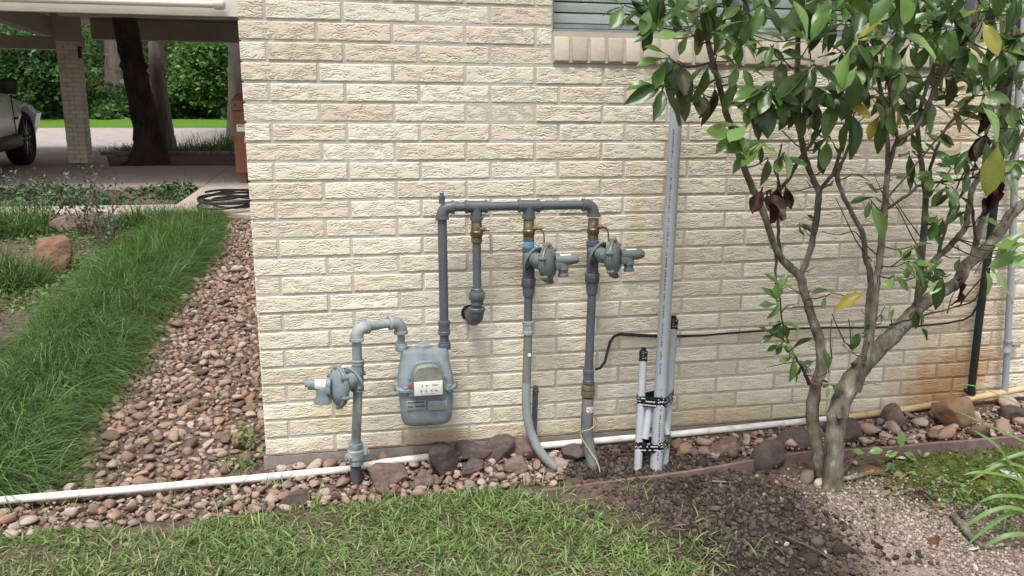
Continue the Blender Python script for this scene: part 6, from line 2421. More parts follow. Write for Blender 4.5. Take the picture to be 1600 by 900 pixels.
def ground_leaf(px, py, L, ang, m, label, nm='fallen_leaf', cat='leaf', wide=1.0):
    d = ray(px, py)
    t = 1.0
    while True:
        q = CAM + d * t
        if q.z < gh(q.x, q.y) + 0.010:
            break
        t += 0.002
    me = leaf_mesh(nm, m, 0.2 * wide, 0.6, random.choice((-0.25, 0.3)), 2)
    o = bpy.data.objects.new(nm, me)
    COL.objects.link(o)
    o.location = q
    o.rotation_euler = (random.gauss(0.12, .15), random.gauss(0, .25), math.radians(ang))
    o.scale = (L, L, L)
    return tag(o, label, cat, 'fallen leaves on the soil')


ground_leaf(1390, 742, .10, 60, FALLEN, 'curled brown fallen leaf just right of the trunk, on the left of the fallen leaves')
ground_leaf(1425, 738, .09, 100, FALLEN, 'tan fallen leaf in the moss, second to the right of the trunk')
ground_leaf(1412, 772, .10, 235, LEAFDEAD, 'dark maroon fallen leaf lying in the moss below the tan leaf')
ground_leaf(1400, 768, .06, 20, FALLEN, 'small brown fallen leaf beside the maroon one')
ground_leaf(1500, 795, .075, 140, FALLEN, 'orange brown fallen leaf at the upper end of the broken stick')
ground_leaf(1545, 748, .06, 40, FALLEN, 'dry fallen leaf between the moss and the lily')
ground_leaf(1465, 835, .07, 130, FALLEN, 'pale brown fallen leaf on the crumbly soil near the stick')
ground_leaf(1060, 735, .05, 200, FALLEN, 'brown fallen leaf on the soil by the conduit foot')


def chip(px, py, s, label, m=CHIP, seed=0, cat='stone chip', nm='stone_chip'):
    d = ray(px, py)
    t = 1.0
    while True:
        q = CAM + d * t
        if q.z < gh(q.x, q.y) + 0.008:
            break
        t += 0.002
    V, F = stone_shape(2, 700 + seed, 1.0)
    o = npmesh(nm, V * np.array([s, s * 0.6, s * 0.45]), F, m)
    o.location = q
    o.rotation_euler = (0.2, 0.1, seed)
    return tag(o, label, cat, 'pale stone chips')


chip(1333, 722, .035, 'white stone chip directly right of the main trunk', seed=1)
chip(1405, 715, .032, 'white stone chip under the seedling behind the brown leaves', seed=2)
chip(1518, 858, .026, 'pale stone chip near the lower end of the stick', seed=3)
chip(1523, 885, .022, 'smaller pale stone chip at the bottom right', seed=4)
chip(1580, 742, .045, 'pale stone chip among the lily leaves', seed=5)
chip(870, 705, .014, 'tiny white chip beside the curved riser', seed=6)


def stick(pp, r, label, m=BARK, nm='stick'):
    pts = []
    for (px, py, h) in pp:
        d = ray(px, py)
        t = 1.0
        while True:
            q = CAM + d * t
            if q.z < gh(q.x, q.y) + h * 0.7:
                break
            t += 0.002
        pts.append(q)
    mb = MB()
    P = smooth_path(pts, 4)
    mb.tube(P, [r * (1 - 0.3 * i / len(P)) for i in range(len(P))], 8)
    return tag(mb.build(nm, m, None, angle=1.2), label, 'stick', 'sticks and roots on the soil')


stick([(1490, 805, .02), (1505, 825, .02), (1520, 842, .018), (1536, 856, .015)], .012, 'short thick broken stick lying in front of the lily')
stick([(1312, 748, .015), (1340, 745, .02), (1372, 733, .02)], .010, 'grey stick lying right of the trunk beside the brown leaves')
stick([(1315, 742, .03), (1328, 725, .05), (1340, 708, .07)], .004, 'thin twig leaning up beside the main trunk', TWIG)
stick([(1212, 833, .02), (1255, 850, .03), (1280, 862, .025), (1300, 876, .015)], .0035, 'curved thin root sticking out of the dark clods', TWIG)
stick([(1185, 842, .02), (1215, 856, .025), (1225, 866, .02)], .003, 'short thin root in the dark soil left of the curved one', TWIG)
stick([(1113, 752, .02), (1135, 753, .02)], .004, 'straw coloured twig on the dark soil below the boulder', THATCH)
stick([(975, 738, .01), (990, 728, .015), (1005, 722, .015)], .003, 'thin twig leaning on the soil at the left conduit', TWIG)
stick([(1155, 728, .02), (1180, 712, .03), (1200, 698, .03)], .0025, 'thin twig across the stones left of the round boulder', TWIG)
# seedling growing beside the edging
sg = empty('seedling', (2.32, -0.40, gz(2.32, -.4)))
tag(sg, 'small green seedling with five round leaves in front of the edging', 'seedling')
mb = MB()
mb.tube(smooth_path([at(1320, 722, -.52), at(1360, 712, -.47), at(1395, 706, -.43), at(1407, 692, -.42)], 4), .002, 5)
mb.build('stem', TWIG, sg)
RL.seed(5)
for (px, py, a, L) in ((1352, 708, 165, .05), (1355, 708, 20, .06), (1406, 700, 86, .065), (1404, 706, 190, .055), (1410, 706, 335, .06), (1440, 712, 120, .03), (1442, 714, 40, .03)):
    q = at(px, py, -.43)
    an = math.radians(a)
    d = (sx * math.cos(an) + sy * math.sin(an) + sz * 0.2).normalized()
    nr = (UP * 0.8 + sz * 0.6)
    nr = (nr - d * nr.dot(d)).normalized()
    s_ = d.cross(nr)
    L *= 0.95
    o = bpy.data.objects.new('leaf', LS['l'][0])
    COL.objects.link(o)
    o.parent = sg
    o.matrix_parent_inverse = Matrix.Translation(-sg.location)
    o.matrix_basis = Matrix(((s_.x * L * 1.5, d.x * L, nr.x * L, q.x), (s_.y * L * 1.5, d.y * L, nr.y * L, q.y), (s_.z * L * 1.5, d.z * L, nr.z * L, q.z), (0, 0, 0, 1)))

# ------------------------------------------------------------ concrete strips, carport floor, drive, verge
def slab(name, poly, m, thick=0.10, up=0.02, mats=None):
    """poly: list of (x, y), laid on the slope with real thickness; long quads are subdivided"""
    mb = MB()
    n = len(poly)
    vs = [(x, y, gz(x, y) + up) for x, y in poly] + [(x, y, gz(x, y) + up - thick) for x, y in poly]
    mb.add(vs, [tuple(range(n))] + [(k, n + k, n + (k + 1) % n, (k + 1) % n) for k in range(n)])
    return struct(mb.build(name, m, smooth=False))


slab('concrete_path', [(-9.0, 5.36), (-1.62, 5.40), (-1.15, 5.40), (-0.78, 5.22), (-0.02, 5.18), (-0.02, 9.35), (-1.58, 9.35), (-1.58, 7.30), (-1.60, 5.95), (-9.0, 5.92)], PATHC, 0.14, 0.035)
slab('concrete_walk', [(-9, 7.30), (-1.584, 7.30), (-1.584, 9.35), (-9, 9.35)], PATHC, 0.14, 0.039)
slab('carport_floor', [(-14, 9.354), (-3.25, 9.354), (-3.75, 10.9), (-14, 10.9)], PATHC, 0.12, 0.030)
# tree pit edging stones
te = empty('tree_pit', (-2.4, 10.4, gz(0, 10.4)))
tag(te, 'low dark kerb of flat stones round the leaning tree trunk under the carport', 'kerb')
xk = -3.9
while xk < -0.9:
    L = random.uniform(0.25, 0.5)
    mb = MB()
    mb.rbox((xk + L / 2, 11.15 + random.gauss(0, .04), gz(0, 11.15) + 0.035), (L - 0.02, 0.16, 0.07), 0.012, Matrix.Rotation(random.gauss(0, .08), 3, 'Z'))
    mb.build('kerb_stone', CONC, te)
    xk += L
slab('tree_pit_soil', [(-3.9, 9.9), (-3.25, 9.36), (-0.02, 9.36), (-0.02, 11.2), (-3.9, 11.2)], SOIL, 0.05, 0.012)
slab('drive', [(-60, 10.904), (-3.8, 10.904), (-3.2, 11.4), (-1.6, 14.4), (30, 14.4), (30, 16.35), (-60, 16.35)], DRIVE, 0.05, 0.016)
slab('verge', [(-60, 16.354), (30, 16.354), (30, 19.6), (-60, 19.6)], STRIP, 0.05, 0.012)
N_ = 9000
x, y = RNG.uniform(-12, 2, N_), RNG.uniform(16.3, 19.6, N_)
stuff(blades('verge_grass', np.stack([x, y, gzv(x, y)], -1), rdir(N_, 30, 85), RNG.uniform(0.04, 0.10, N_), 0.02, STRIP, 2, 0.5), 'bright green mown verge beyond the gravel drive', 'grass')
N_ = 5200
x, y = RNG.uniform(-3.2, -0.1, N_), RNG.uniform(11.3, 14.0, N_)
k = (x + 3.4) * 1.55 > (y - 11.0)
x, y = x[k], y[k]
n = len(x)
stuff(blades('shade_grass', np.stack([x, y, gzv(x, y)], -1), rdir(n, 35, 85), RNG.uniform(0.15, 0.42, n), 0.012, MONDO, 4, RNG.uniform(0.6, 1.6, n)), 'dark grassy bed behind the leaning tree trunk', 'grass')
N_ = 1600
x, y = RNG.normal(-3.35, 0.25, N_), RNG.normal(11.6, 0.22, N_)
stuff(blades('shade_grass', np.stack([x, y, gzv(x, y)], -1), rdir(N_, 30, 80), RNG.uniform(0.08, 0.22, N_), 0.012, MONDO, 3, 1.0), 'small dark grass patch left of the leaning tree trunk', 'grass')

# ------------------------------------------------------------ carport
cp = empty('carport', (-3.8, 9.8, 0.77))
tag(cp, 'open carport with cream fascia and dark beams on a cream brick pillar', 'carport')
PX, PY, PW = -3.79, 9.86, 0.262
zf, zc_ = gz(PX, PY) + 0.03, 2.545
mb = MB()
mb.box((PX, PY, (zf + zc_) / 2), (PW - 0.012, PW - 0.012, zc_ - zf))
pil = mb.build('pillar', MORTAR, cp, smooth=False)
ch = (zc_ - zf) / 27
mb = MB()
mb.rbox((0, 0, 0), (0.158, 0.09, ch - 0.007), 0.004)
o_ = mb.build('brick', BRICK)
pbm = o_.data
bpy.data.objects.remove(o_)
for i in range(27):
    for k in range(4):
        a = k * math.pi / 2 + (0 if i % 2 else 0)
        flip = 1 if i % 2 else -1
        off = Vector((flip * 0.0505, -PW / 2 + 0.044, 0))
        off = Matrix.Rotation(a, 3, 'Z') @ off
        o = bpy.data.objects.new('brick', pbm)
        COL.objects.link(o)
        o.location = Vector((PX, PY, zf + (i + 0.5) * ch)) + off
        o.rotation_euler = (0, 0, a)
        setpar(o, pil)
mb = MB()
mb.box((PX - 0.005, PY, 2.75), (0.30, 0.30, 0.40))
mb.build('pillar_head', TIMBER, cp, smooth=False)
mb = MB()
mb.box((-1.9, 11.16, 2.875), (3.9, 0.16, 0.30))
mb.build('cross_beam', TIMBER, cp, smooth=False)
mb = MB()
mb.box((-9.6, 11.0, 2.64), (11.3, 0.16, 0.20))
mb.build('rear_beam', TIMBER, cp, smooth=False)
mb = MB()
mb.box((-4.02, 8.20, 2.73), (0.16, 3.0, 0.27))
mb.build('side_beam', TIMBER, cp, smooth=False)
mb = MB()
mb.box((-6.8, 9.2, 3.13), (14.0, 5.0, 0.20))
mb.build('roof', TIMBER, cp, smooth=False)
zfa = at(200, 22, 6.72).z
zga = at(200, 11.5, 6.62).z
mb = MB()
mb.box((-6.8, 6.72, zfa + 0.25), (14.0, 0.06, 0.50))
mb.build('fascia', TRIMW, cp, smooth=False)
mb = MB()
mb.box((-1.6, 6.96, zfa + 0.28), (2.6, 0.05, 0.56))
mb.build('inner_fascia', TIMBER, cp, smooth=False)
gx1 = at(343, 8, 6.60).x
gzc = at(343, 7, 6.60).z
mb = MB()
mb.tube([(-14, 6.62, gzc), (gx1, 6.62, gzc)], 0.036, 14)
gut = mb.build('gutter_pipe', TRIMW, cp)
mb = MB()
mb.lathe((gx1 + 0.0, 6.60, gzc), (1, 0, 0), [(-0.06, 0.04), (-0.055, 0.052), (0.0, 0.058), (0.04, 0.052), (0.056, 0.036), (0.062, 0.016)], 16)
mb.build('end_cap', TRIMW, gut)
mb = MB()
q = at(126, 83, 9.75)
mb.box((PX + PW / 2 + 0.02, PY - 0.04, q.z), (0.035, 0.05, 0.13))
mb.box((PX + PW / 2 + 0.03, PY - 0.04, q.z + 0.085), (0.05, 0.03, 0.03))
mb.build('wall_bracket', BLACK, cp, smooth=False)

# ------------------------------------------------------------ hose, carton
hp = Vector((-1.00, 5.72, gz(-1, 5.72) + 0.06))
mb = MB()
pts = []
for i in range(150):
    a = i / 150 * 2 * math.pi * 5.5
    r = 0.23 + 0.05 * math.sin(i * 0.13) + 0.03 * math.sin(i * 0.41)
    pts.append(hp + Vector((math.cos(a) * r * 1.25, math.sin(a) * r * 1.55 + 0.03 * math.sin(i * .05), 0.01 + 0.10 * (i / 150) + 0.085 * math.sin(a) * r * 1.55 + 0.012 * math.sin(a * 1.5))))
mb.tube(pts, 0.0125, 7)
tag(mb.build('garden_hose', BLACK), 'coiled black garden hose on the concrete path by the house corner', 'hose')

cxp = at(378, 285, 7.45)
ct = empty('carton', (cxp.x + 0.15, 7.6, gz(0, 7.5) + 0.04))
tag(ct, 'tall brown box unit with white labels standing behind the house corner', 'box')
X0, X1, Y0_, Y1_ = at(367.5, 250, 7.45).x, -0.35, 7.45, 8.05
zA, zB, zC, zD = gz(0, 7.45) + 0.05, at(366, 270, 7.45).z, at(363, 172, 7.45).z, at(363, 152, 7.45).z
mb = MB()
mb.rbox(((X0 + X1) / 2, (Y0_ + Y1_) / 2, (zB + zC) / 2), (X1 - X0, Y1_ - Y0_, zC - zB), 0.008)
mb.build('body', CARD, ct)
mb = MB()
xl = at(360.5, 165, 7.43).x
zE = zC + 0.115
mb.rbox(((xl + X1 + 0.05) / 2, (Y0_ + Y1_) / 2, (zC + zE) / 2), (X1 + 0.05 - xl, Y1_ - Y0_ + 0.06, zE - zC), 0.008)
yF = Y0_ - 0.03
mb.add([(xl, yF + .01, zE - .002), (X1 + .05, yF + .01, zE - .002), (X1 + .05, Y1_ + .02, zE - .002), (xl, Y1_ + .02, zE - .002), (xl + .05, yF + .25, zE + .1), (X1, yF + .25, zE + .1), (X1, Y1_ - .2, zE + .1), (xl + .05, Y1_ - .2, zE + .1)],
       [(0, 1, 5, 4), (1, 2, 6, 5), (2, 3, 7, 6), (3, 0, 4, 7), (4, 5, 6, 7)])
lid = mb.build('lid', CARD, ct)
cu = bpy.data.curves.new('lettering', 'FONT')
cu.body = 'KO'
cu.size = 0.085
cu.extrude = 0.001
to = bpy.data.objects.new('lettering_source', cu)
COL.objects.link(to)
dg = bpy.context.evaluated_depsgraph_get()
tme = bpy.data.meshes.new_from_object(to.evaluated_get(dg))
bpy.data.objects.remove(to)
tme.transform(Matrix.Translation((xl + 0.035, yF - 0.002, (zC + zE) / 2 - 0.03)) @ Matrix.Rotation(math.pi / 2, 4, 'X'))
tme.materials.clear()
tme.materials.append(PRINTB)
link('lettering', tme, lid)
for (px, py, wd, h, m_) in ((375, 200, .10, .085, LABELW), (384, 218, .05, .075, LABELW), (386, 233, .05, .06, NAMEPL), (388, 255, .05, .11, LABELW)):
    q = at(px, py, Y0_ - 0.002)
    mb = MB()
    mb.box((q.x + 0.01, Y0_ - 0.002, q.z), (wd, 0.003, h))
    lb = mb.build('label', m_, ct, smooth=False)
    mb = MB()
    mb.box((q.x + 0.012, Y0_ - 0.0045, q.z + h * 0.27), (wd * 0.7, 0.0015, h * 0.14))
    mb.build('print', PRINTB, lb, smooth=False)
mb = MB()
for (fx, fy) in ((X0 + 0.08, Y0_ + 0.08), (X1 - 0.08, Y0_ + 0.08), (X0 + 0.08, Y1_ - 0.08), (X1 - 0.08, Y1_ - 0.08)):
    mb.box((fx, fy, (zA + zB) / 2 - 0.01), (0.07, 0.07, zB - zA + 0.02))
mb.build('feet', CARD, ct, smooth=False)

# ------------------------------------------------------------ trees and hedge beyond
def tree(name, label, pl, m, group=None, knots=6, seg=16, base=None, crown=None):
    """pl: (px, py, Y, width px)"""
    P = [at(a, b, c) for a, b, c, _ in pl]
    R0 = [px_r(wd, p) for (_, _, _, wd), p in zip(pl, P)]
    g = base or P[0]
    root = empty(name, (g.x, g.y, gz(g.x, g.y)))
    tag(root, label, 'tree', group)
    Ps = smooth_path(P, 6)
    Rs = []
    for i in range(len(P) - 1):
        for j in range(6):
            Rs.append((R0[i] * (6 - j) + R0[i + 1] * j) / 6 * random.uniform(0.97, 1.03))
    Rs.append(R0[-1])
    mb = MB()
    mb.tube(Ps, Rs, seg)
    # bark ridges: push vertices in and out along the trunk
    k = [random.uniform(0.9, 1.08) for _ in range(seg)]
    for idx in range(len(Ps) * seg):
        i, s_ = divmod(idx, seg)
        v = Vector(mb.v[idx])
        mb.v[idx] = tuple(Ps[i] + (v - Ps[i]) * (k[s_] + random.gauss(0, .025)))
    for _ in range(knots):
        i = random.randint(2, len(Ps) - 2)
        d = Vector((random.uniform(-1, 1), -abs(random.gauss(0, .7)), 0)).normalized()
        mb.lathe(Ps[i] + d * Rs[i] * 0.75, d, [(0, Rs[i] * .35), (Rs[i] * .3, Rs[i] * .25), (Rs[i] * .4, Rs[i] * .1)], 8)
    mb.build('trunk', m, root, angle=1.4)
    top = Ps[-1]
    cpts = []
    mb = MB()
    for _ in range(7):
        a = random.uniform(0, 6.28)
        e = top + Vector((math.cos(a) * random.uniform(1, 2.6), math.sin(a) * random.uniform(1, 2.2), random.uniform(0.6, 2.6)))
        mid = top.lerp(e, 0.5) + Vector((0, 0, 0.3))
        mb.tube(smooth_path([top - Vector((0, 0, 0.2)), mid, e], 4), [Rs[-1] * 0.45 * (1 - j / 10) for j in range(9)], 7)
        for _ in range(crown or 260):
            t = random.uniform(0.35, 1.1)
            q = top.lerp(e, t)
            cpts.append((q.x + random.gauss(0, .55), q.y + random.gauss(0, .55), q.z + random.gauss(0, .4)))
    mb.build('limb', m, root)
    leaf_cloud('crown', cpts, RNG.uniform(0.10, 0.24, len(cpts)), WOODL, root)['kind'] = 'stuff'
    return root


tree('shade_tree', 'leaning dark trunked tree under the edge of the carport roof', [(234, 268, 9.95, 88), (234, 250, 9.95, 62), (234, 225, 9.9, 48), (227, 190, 9.8, 40), (217, 145, 9.6, 37), (207, 95, 9.4, 36), (197, 45, 9.2, 36), (190, 5, 9.0, 36), (178, -60, 8.75, 34), (165, -150, 8.5, 32)], BARKD, knots=4, crown=60)
tree('shade_tree', 'grey brown trunk just behind the leaning dark tree', [(262, 258, 11.9, 40), (260, 235, 11.9, 32), (256, 200, 11.9, 26), (250, 150, 12.0, 23), (245, 100, 12.1, 22), (242, 40, 12.2, 22), (240, -60, 12.3, 22)], BARKG, knots=3, crown=60)
tree('pine_tree', 'straight pinkish pine trunk beyond the hedge left of the leaning tree', [(183, 215, 21.5, 34), (182, 150, 21.5, 31), (180, 60, 21.5, 29), (178, -60, 21.5, 28)], BARKG, knots=1)
tree('pine_tree', 'brown pine trunk beside the house corner behind the brown box unit', [(368, 222, 13.6, 32), (369, 190, 13.6, 26), (369, 120, 13.6, 23), (368, 40, 13.6, 22), (367, -60, 13.6, 22)], BARKG, knots=1)
tree('woodland_tree', 'slim dark trunk in the wood at the right of the view under the carport', [(292, 200, 24, 12), (290, 130, 24, 11), (284, 60, 24, 10), (278, -50, 24, 9)], BARKD, knots=0)
tree('woodland_tree', 'slim dark trunk in the wood behind the carport pillar', [(77, 200, 25, 14), (78, 120, 25, 13), (80, 60, 25, 12), (83, -50, 25, 12)], BARKD, knots=0)

# hedge: long clipped, ivy covered bank
HB = []
for _ in range(30000):
    x = random.uniform(-16, 2)
    top_ = 2.85 + 0.28 * math.sin(x * 1.3) + 0.28 * math.sin(x * 3.1) + random.gauss(0, .12)
    z = random.uniform(gz(0, 19.8), top_)
    bulge = 0.38 * math.sin(x * 4.1 + z * 3) + 0.28 * math.sin(x * 1.9 - z * 5)
    HB.append((x, 20.05 + bulge + random.gauss(0, .13) + 0.25 * max(0, z - 2.4), z))
hg = empty('hedge', (-6, 20.3, gz(0, 20)))
tag(hg, 'dense dark green leafy hedge beyond the bright verge', 'hedge')
leaf_cloud('foliage', HB, RNG.uniform(0.09, 0.20, len(HB)), HEDGE, hg, 0.0)['kind'] = 'stuff'
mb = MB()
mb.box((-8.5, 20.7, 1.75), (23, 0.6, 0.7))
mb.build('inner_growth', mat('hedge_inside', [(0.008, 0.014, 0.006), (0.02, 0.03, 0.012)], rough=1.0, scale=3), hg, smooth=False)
# vine covered shrub right of the trunk: bright leaves in clumps
vb = empty('vine_shrub', (-3.3, 20.0, gz(0, 20)))
tag(vb, 'tall bright leaved vine covered shrub right of the leaning trunk, in front of the hedge', 'shrub')
VP = []
for c in range(70):
    a, b = random.gauss(318, 22), random.uniform(68, 165)
    q = at(a, b, 19.7 + random.gauss(0, .25))
    for _ in range(55):
        VP.append((q.x + random.gauss(0, .20), q.y + random.gauss(0, .16), q.z + random.gauss(0, .11)))
leaf_cloud('foliage', VP, RNG.uniform(0.09, 0.19, len(VP)), VINEL, vb, 0.5)['kind'] = 'stuff'
lb_ = empty('leafy_bush', (-9.0, 19.9, gz(0, 20)))
tag(lb_, 'rounded leafy bush in front of the hedge at the left frame edge behind the car', 'shrub')
VP = []
for c in range(110):
    a, b = random.gauss(45, 40), random.gauss(105, 34)
    q = at(a, b, 19.6 + random.gauss(0, .35))
    if q.z < gz(0, 19.6):
        continue
    for _ in range(50):
        VP.append((q.x + random.gauss(0, .24), q.y + random.gauss(0, .2), q.z + random.gauss(0, .14)))
leaf_cloud('foliage', VP, RNG.uniform(0.09, 0.19, len(VP)), HEDGE, lb_, 0.5)['kind'] = 'stuff'
# the wood behind: layered clumps
WP, WS = [], []
for c in range(1100):
    x, y, z = random.uniform(-22, 4), random.uniform(22.5, 34), random.uniform(1.6, 9.5)
    s = random.uniform(0.5, 1.1)
    for _ in range(34):
        WP.append((x + random.gauss(0, s), y + random.gauss(0, s * .7), z + random.gauss(0, s * .6)))
        WS.append(random.uniform(0.14, 0.34))
stuff(leaf_cloud('woodland', WP, np.array(WS), WOODL, None, 0.3), 'light green wood filling the view under the carport roof', 'wood')
WP = []
for c in range(12000):
    WP.append((random.uniform(-45, 22), random.uniform(36, 44), random.uniform(1.5, 15)))
stuff(leaf_cloud('far_woodland', WP, RNG.uniform(0.8, 1.7, len(WP)), WOODL, None, 0.1), 'far wood behind the hedge', 'wood')

# ------------------------------------------------------------ the car
car = empty('parked_car', (0, 0, 0))
tag(car, 'silver white sport utility car parked under the carport at the left frame edge', 'car')
# stations along the length (x forward from the front axle): z floor, z sill, z belt, z top of body, half widths
ST = [(-3.75, .50, .62, .95, 1.02, .80, .86, .84, .70), (-3.55, .36, .50, .98, 1.07, .90, .95, .92, .76), (-2.8, .32, .46, 1.0, 1.10, .93, .975, .95, .80), (-1.6, .31, .45, 0.99, 1.10, .93, .975, .955, .82),
      (-0.75, .31, .45, 0.97, 1.085, .93, .975, .955, .80), (-0.45, .31, .46, 0.93, 1.06, .93, .98, .955, .76), (0.0, .33, .48, 0.88, 1.02, .93, .985, .945, .70), (0.45, .33, .50, 0.82, .965, .91, .965, .905, .62), (0.78, .35, .52, .79, .92, .88, .94, .86, .58), (0.98, .38, .54, .75, .86, .78, .84, .76, .5), (1.06, .44, .56, .70, .80, .60, .66, .60, .42)]
mb = MB()
ring = []
vs, fs = [], []
for (x, zf_, zs, zb2, zt2, wf, ws, wb, wt) in ST:
    half = [(wf * .92, zf_), (wf, zs), (ws, (zs + zb2) / 2 + .05), (wb * 1.0, zb2 - .04), (wb * .965, zb2 + .015), (wt, zt2 - .012), (wt * .5, zt2)]
    sec = [(-y, z) for y, z in half] + [(y, z) for y, z in reversed(half)]
    ring.append(len(vs))
    vs += [(x, y, z) for y, z in sec]
n = 14
for i in range(len(ST) - 1):
    for k in range(n):
        k2 = (k + 1) % n
        fs.append((ring[i] + k, ring[i] + k2, ring[i + 1] + k2, ring[i + 1] + k))
fs.append(tuple(range(n)))
fs.append(tuple(ring[-1] + k for k in range(n))[::-1])
mb.add(vs, fs)
body = mb.build('body', CARPAINT, car, angle=0.55)
md = body.modifiers.new('b', 'BOOLEAN')
cut = MB()
for xw in (0.0, -2.86):
    for sd_ in (-1, 1):
        cut.lathe((xw, sd_ * 0.62, 0.40), (0, sd_, 0), [(0, 0.455), (0.6, 0.455)], 32)
co_ = cut.build('cutter', BLACK)
md.operation = 'DIFFERENCE'
md.object = co_
md.solver = 'EXACT'
dg = bpy.context.evaluated_depsgraph_get()
dg.update()
nme = bpy.data.meshes.new_from_object(body.evaluated_get(dg))
body.modifiers.clear()
body.data = nme
nme.name = 'body'
bpy.data.objects.remove(co_)
# cabin
CB = [(-3.52, 1.03, .80, 1.30, .72), (-3.2, 1.06, .84, 1.62, .66), (-2.6, 1.07, .86, 1.70, .68), (-1.7, 1.07, .86, 1.71, .68), (-1.15, 1.06, .85, 1.64, .66), (-0.55, 1.045, .80, 1.20, .74), (-0.38, 1.03, .76, 1.06, .72)]
mb = MB()
ring, vs, fs = [], [], []
for (x, z0_, w0, z1_, w1) in CB:
    sec = [(-w0, z0_), (-(w0 * .93 + w1 * .07), z0_ + (z1_ - z0_) * .15), (-w1 * 1.02, z1_ - .07), (-w1 * .9, z1_ - .015), (w1 * .9, z1_ - .015), (w1 * 1.02, z1_ - .07), ((w0 * .93 + w1 * .07), z0_ + (z1_ - z0_) * .15), (w0, z0_)]
    ring.append(len(vs))
    vs += [(x, y, z) for y, z in sec]
for i in range(len(CB) - 1):
    for k in range(8):
        k2 = (k + 1) % 8
        fs.append((ring[i] + k, ring[i] + k2, ring[i + 1] + k2, ring[i + 1] + k))
fs += [tuple(range(8)), tuple(ring[-1] + k for k in range(8))[::-1]]
mb.add(vs, fs)
mb.build('cabin', CARPAINT, car, angle=0.6)


def side_patch(name, m, pts, parent, push=0.006):
    """glass or trim lying on the cabin side; pts are (x, z)"""
    def yw(x, z):
        for i in range(len(CB) - 1):
            if CB[i][0] <= x <= CB[i + 1][0]:
                t = (x - CB[i][0]) / (CB[i + 1][0] - CB[i][0])
                z0_, w0, z1_, w1 = [CB[i][j] * (1 - t) + CB[i + 1][j] * t for j in (1, 2, 3, 4)]
                f = min(1, max(0, (z - z0_) / max(.05, (z1_ - .07 - z0_))))
                return (w0 * .97) * (1 - f) + w1 * 1.02 * f + push
        return 0.8
    for s_ in (-1, 1):
        m_ = MB()
        nn = len(pts)
        v_ = [(x, s_ * yw(x, z), z) for x, z in pts] + [(x, s_ * (yw(x, z) - .02), z) for x, z in pts]
        m_.add(v_, [tuple(range(nn)), tuple(nn + k for k in range(nn))[::-1]] + [(k, (k + 1) % nn, nn + (k + 1) % nn, nn + k) for k in range(nn)])
        m_.build(name, m, parent, smooth=False)


side_patch('side_window', GLASSD, [(-0.72, 1.12), (-1.10, 1.50), (-1.30, 1.56), (-1.62, 1.58), (-1.62, 1.12)], car)
side_patch('side_window', GLASSD, [(-1.70, 1.12), (-1.70, 1.58), (-2.45, 1.575), (-2.62, 1.12)], car)
side_patch('side_window', GLASSD, [(-2.72, 1.14), (-2.58, 1.57), (-3.05, 1.52), (-3.28, 1.20)], car)
mb = MB()
mb.add([(-0.44, -.66, 1.10), (-0.44, .66, 1.10), (-1.05, .60, 1.585), (-1.05, -.60, 1.585)], [(0, 1, 2, 3)])
ws_ = mb.build('windscreen', GLASSD, car, smooth=False)
ws_.location.z += 0.016
ws_.location.x += 0.012
mb = MB()
mb.add([(-3.50, -.66, 1.12), (-3.50, .66, 1.12), (-3.24, .58, 1.56), (-3.24, -.58, 1.56)], [(0, 3, 2, 1)])
rw = mb.build('rear_window', GLASSD, car, smooth=False)
rw.location.x -= 0.035
mb = MB()
mb.rbox((-3.78, 0, 0.56), (0.10, 1.62, 0.20), 0.04)
mb.build('bumper', BLACK, car)
mb = MB()
mb.rbox((-3.755, 0, 0.84), (0.03, 0.50, 0.14), 0.01)
mb.build('number_plate', NAMEPL, car)
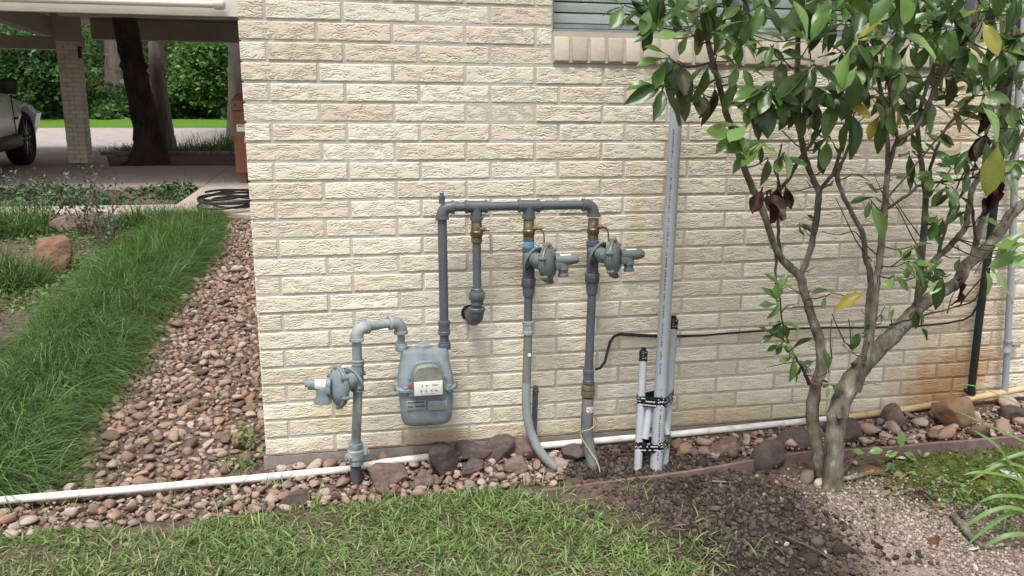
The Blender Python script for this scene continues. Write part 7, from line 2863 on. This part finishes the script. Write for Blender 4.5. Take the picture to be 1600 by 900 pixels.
for s_ in (-1, 1):
    mb = MB()
    mb.rbox((-3.66, s_ * 0.80, 0.93), (0.16, 0.20, 0.17), 0.03, Matrix.Rotation(s_ * .35, 3, 'Z'))
    mb.build('tail_light', LABELR, car)
    mb = MB()
    mb.rbox((-0.93, s_ * 1.06, 1.14), (0.14, 0.20, 0.20), 0.05)
    mb.box((-0.93, s_ * 0.93, 1.07), (0.08, 0.14, 0.05))
    mb.build('mirror', BLACK, car)
    mb = MB()
    mb.rbox((-1.42, s_ * 0.985, 0.93), (0.20, 0.03, 0.035), 0.01)
    mb.build('door_handle', BLACK, car)
    mb = MB()
    mb.rbox((-1.40, s_ * 0.955, 0.40), (2.0, 0.07, 0.18), 0.02)
    mb.build('sill_trim', BLACK, car)
    for xl_ in (-0.62, -1.66, -2.55):
        mb = MB()
        mb.box((xl_, s_ * 0.9765, 0.77), (0.010, 0.012, 0.52))
        mb.build('door_gap', BLACK, car, smooth=False)
    mb = MB()
    mb.rbox((-0.52, s_ * 0.975, 0.70), (0.13, 0.02, 0.035), 0.005)
    mb.build('badge', BLACK, car)
    mb = MB()
    mb.rbox((0.62, s_ * 0.70, 0.80), (0.30, 0.22, 0.12), 0.04, Matrix.Rotation(-s_ * .5, 3, 'Z'))
    mb.build('headlight', GLASSD, car)
    for xw in (0.0, -2.86):
        mb = MB()
        mb.lathe((xw, s_ * 0.70, 0.385), (0, s_, 0), [(0.0, 0.26), (0.01, 0.36), (0.04, 0.385), (0.20, 0.385), (0.235, 0.36), (0.245, 0.29), (0.22, 0.265)], 32)
        whl = mb.build('wheel', RUBBER, car, angle=0.5)
        mb = MB()
        mb.lathe((xw, s_ * 0.72, 0.385), (0, s_, 0), [(0, 0.26), (0.15, 0.26), (0.155, 0.20)], 28)
        mb.build('wheel_well', BLACK, whl)
        mb = MB()
        for k in range(5):
            a = k * 2 * math.pi / 5 + 0.3
            u_ = Vector((math.cos(a), 0, math.sin(a)))
            t_ = Vector((-u_.z, 0, u_.x))
            c_ = Vector((xw, s_ * 0.905, 0.385))
            for off in (-1, 1):
                p0, p1 = c_ + u_ * 0.05 + t_ * 0.02 * off, c_ + u_ * 0.255 + t_ * 0.065 * off
                mb.tube([p0, p1], [0.022, 0.016], 6)
        mb.lathe((xw, s_ * 0.885, 0.385), (0, s_, 0), [(0, 0.07), (0.03, 0.06), (0.035, 0.03)], 14)
        mb.lathe((xw, s_ * 0.90, 0.385), (0, s_, 0), [(-0.01, 0.265), (0.012, 0.272), (0.018, 0.262), (0.0, 0.25), (-0.01, 0.25)], 28)
        mb.build('rim', RIM, whl)
wx = at(46, 226, 9.75)
hd = math.radians(5)
fwd = Vector((-math.sin(hd), math.cos(hd), 0))
rgt = Vector((math.cos(hd), math.sin(hd), 0))
pos = wx - rgt * 0.93
car.location = (pos.x, pos.y, gz(pos.x, pos.y - 1.2) + 0.035 + 0.085 * 0.0)
car.rotation_euler = (0, -math.atan(0.085), math.pi / 2 + hd)
car.location.z = gz(pos.x, pos.y) + 0.032
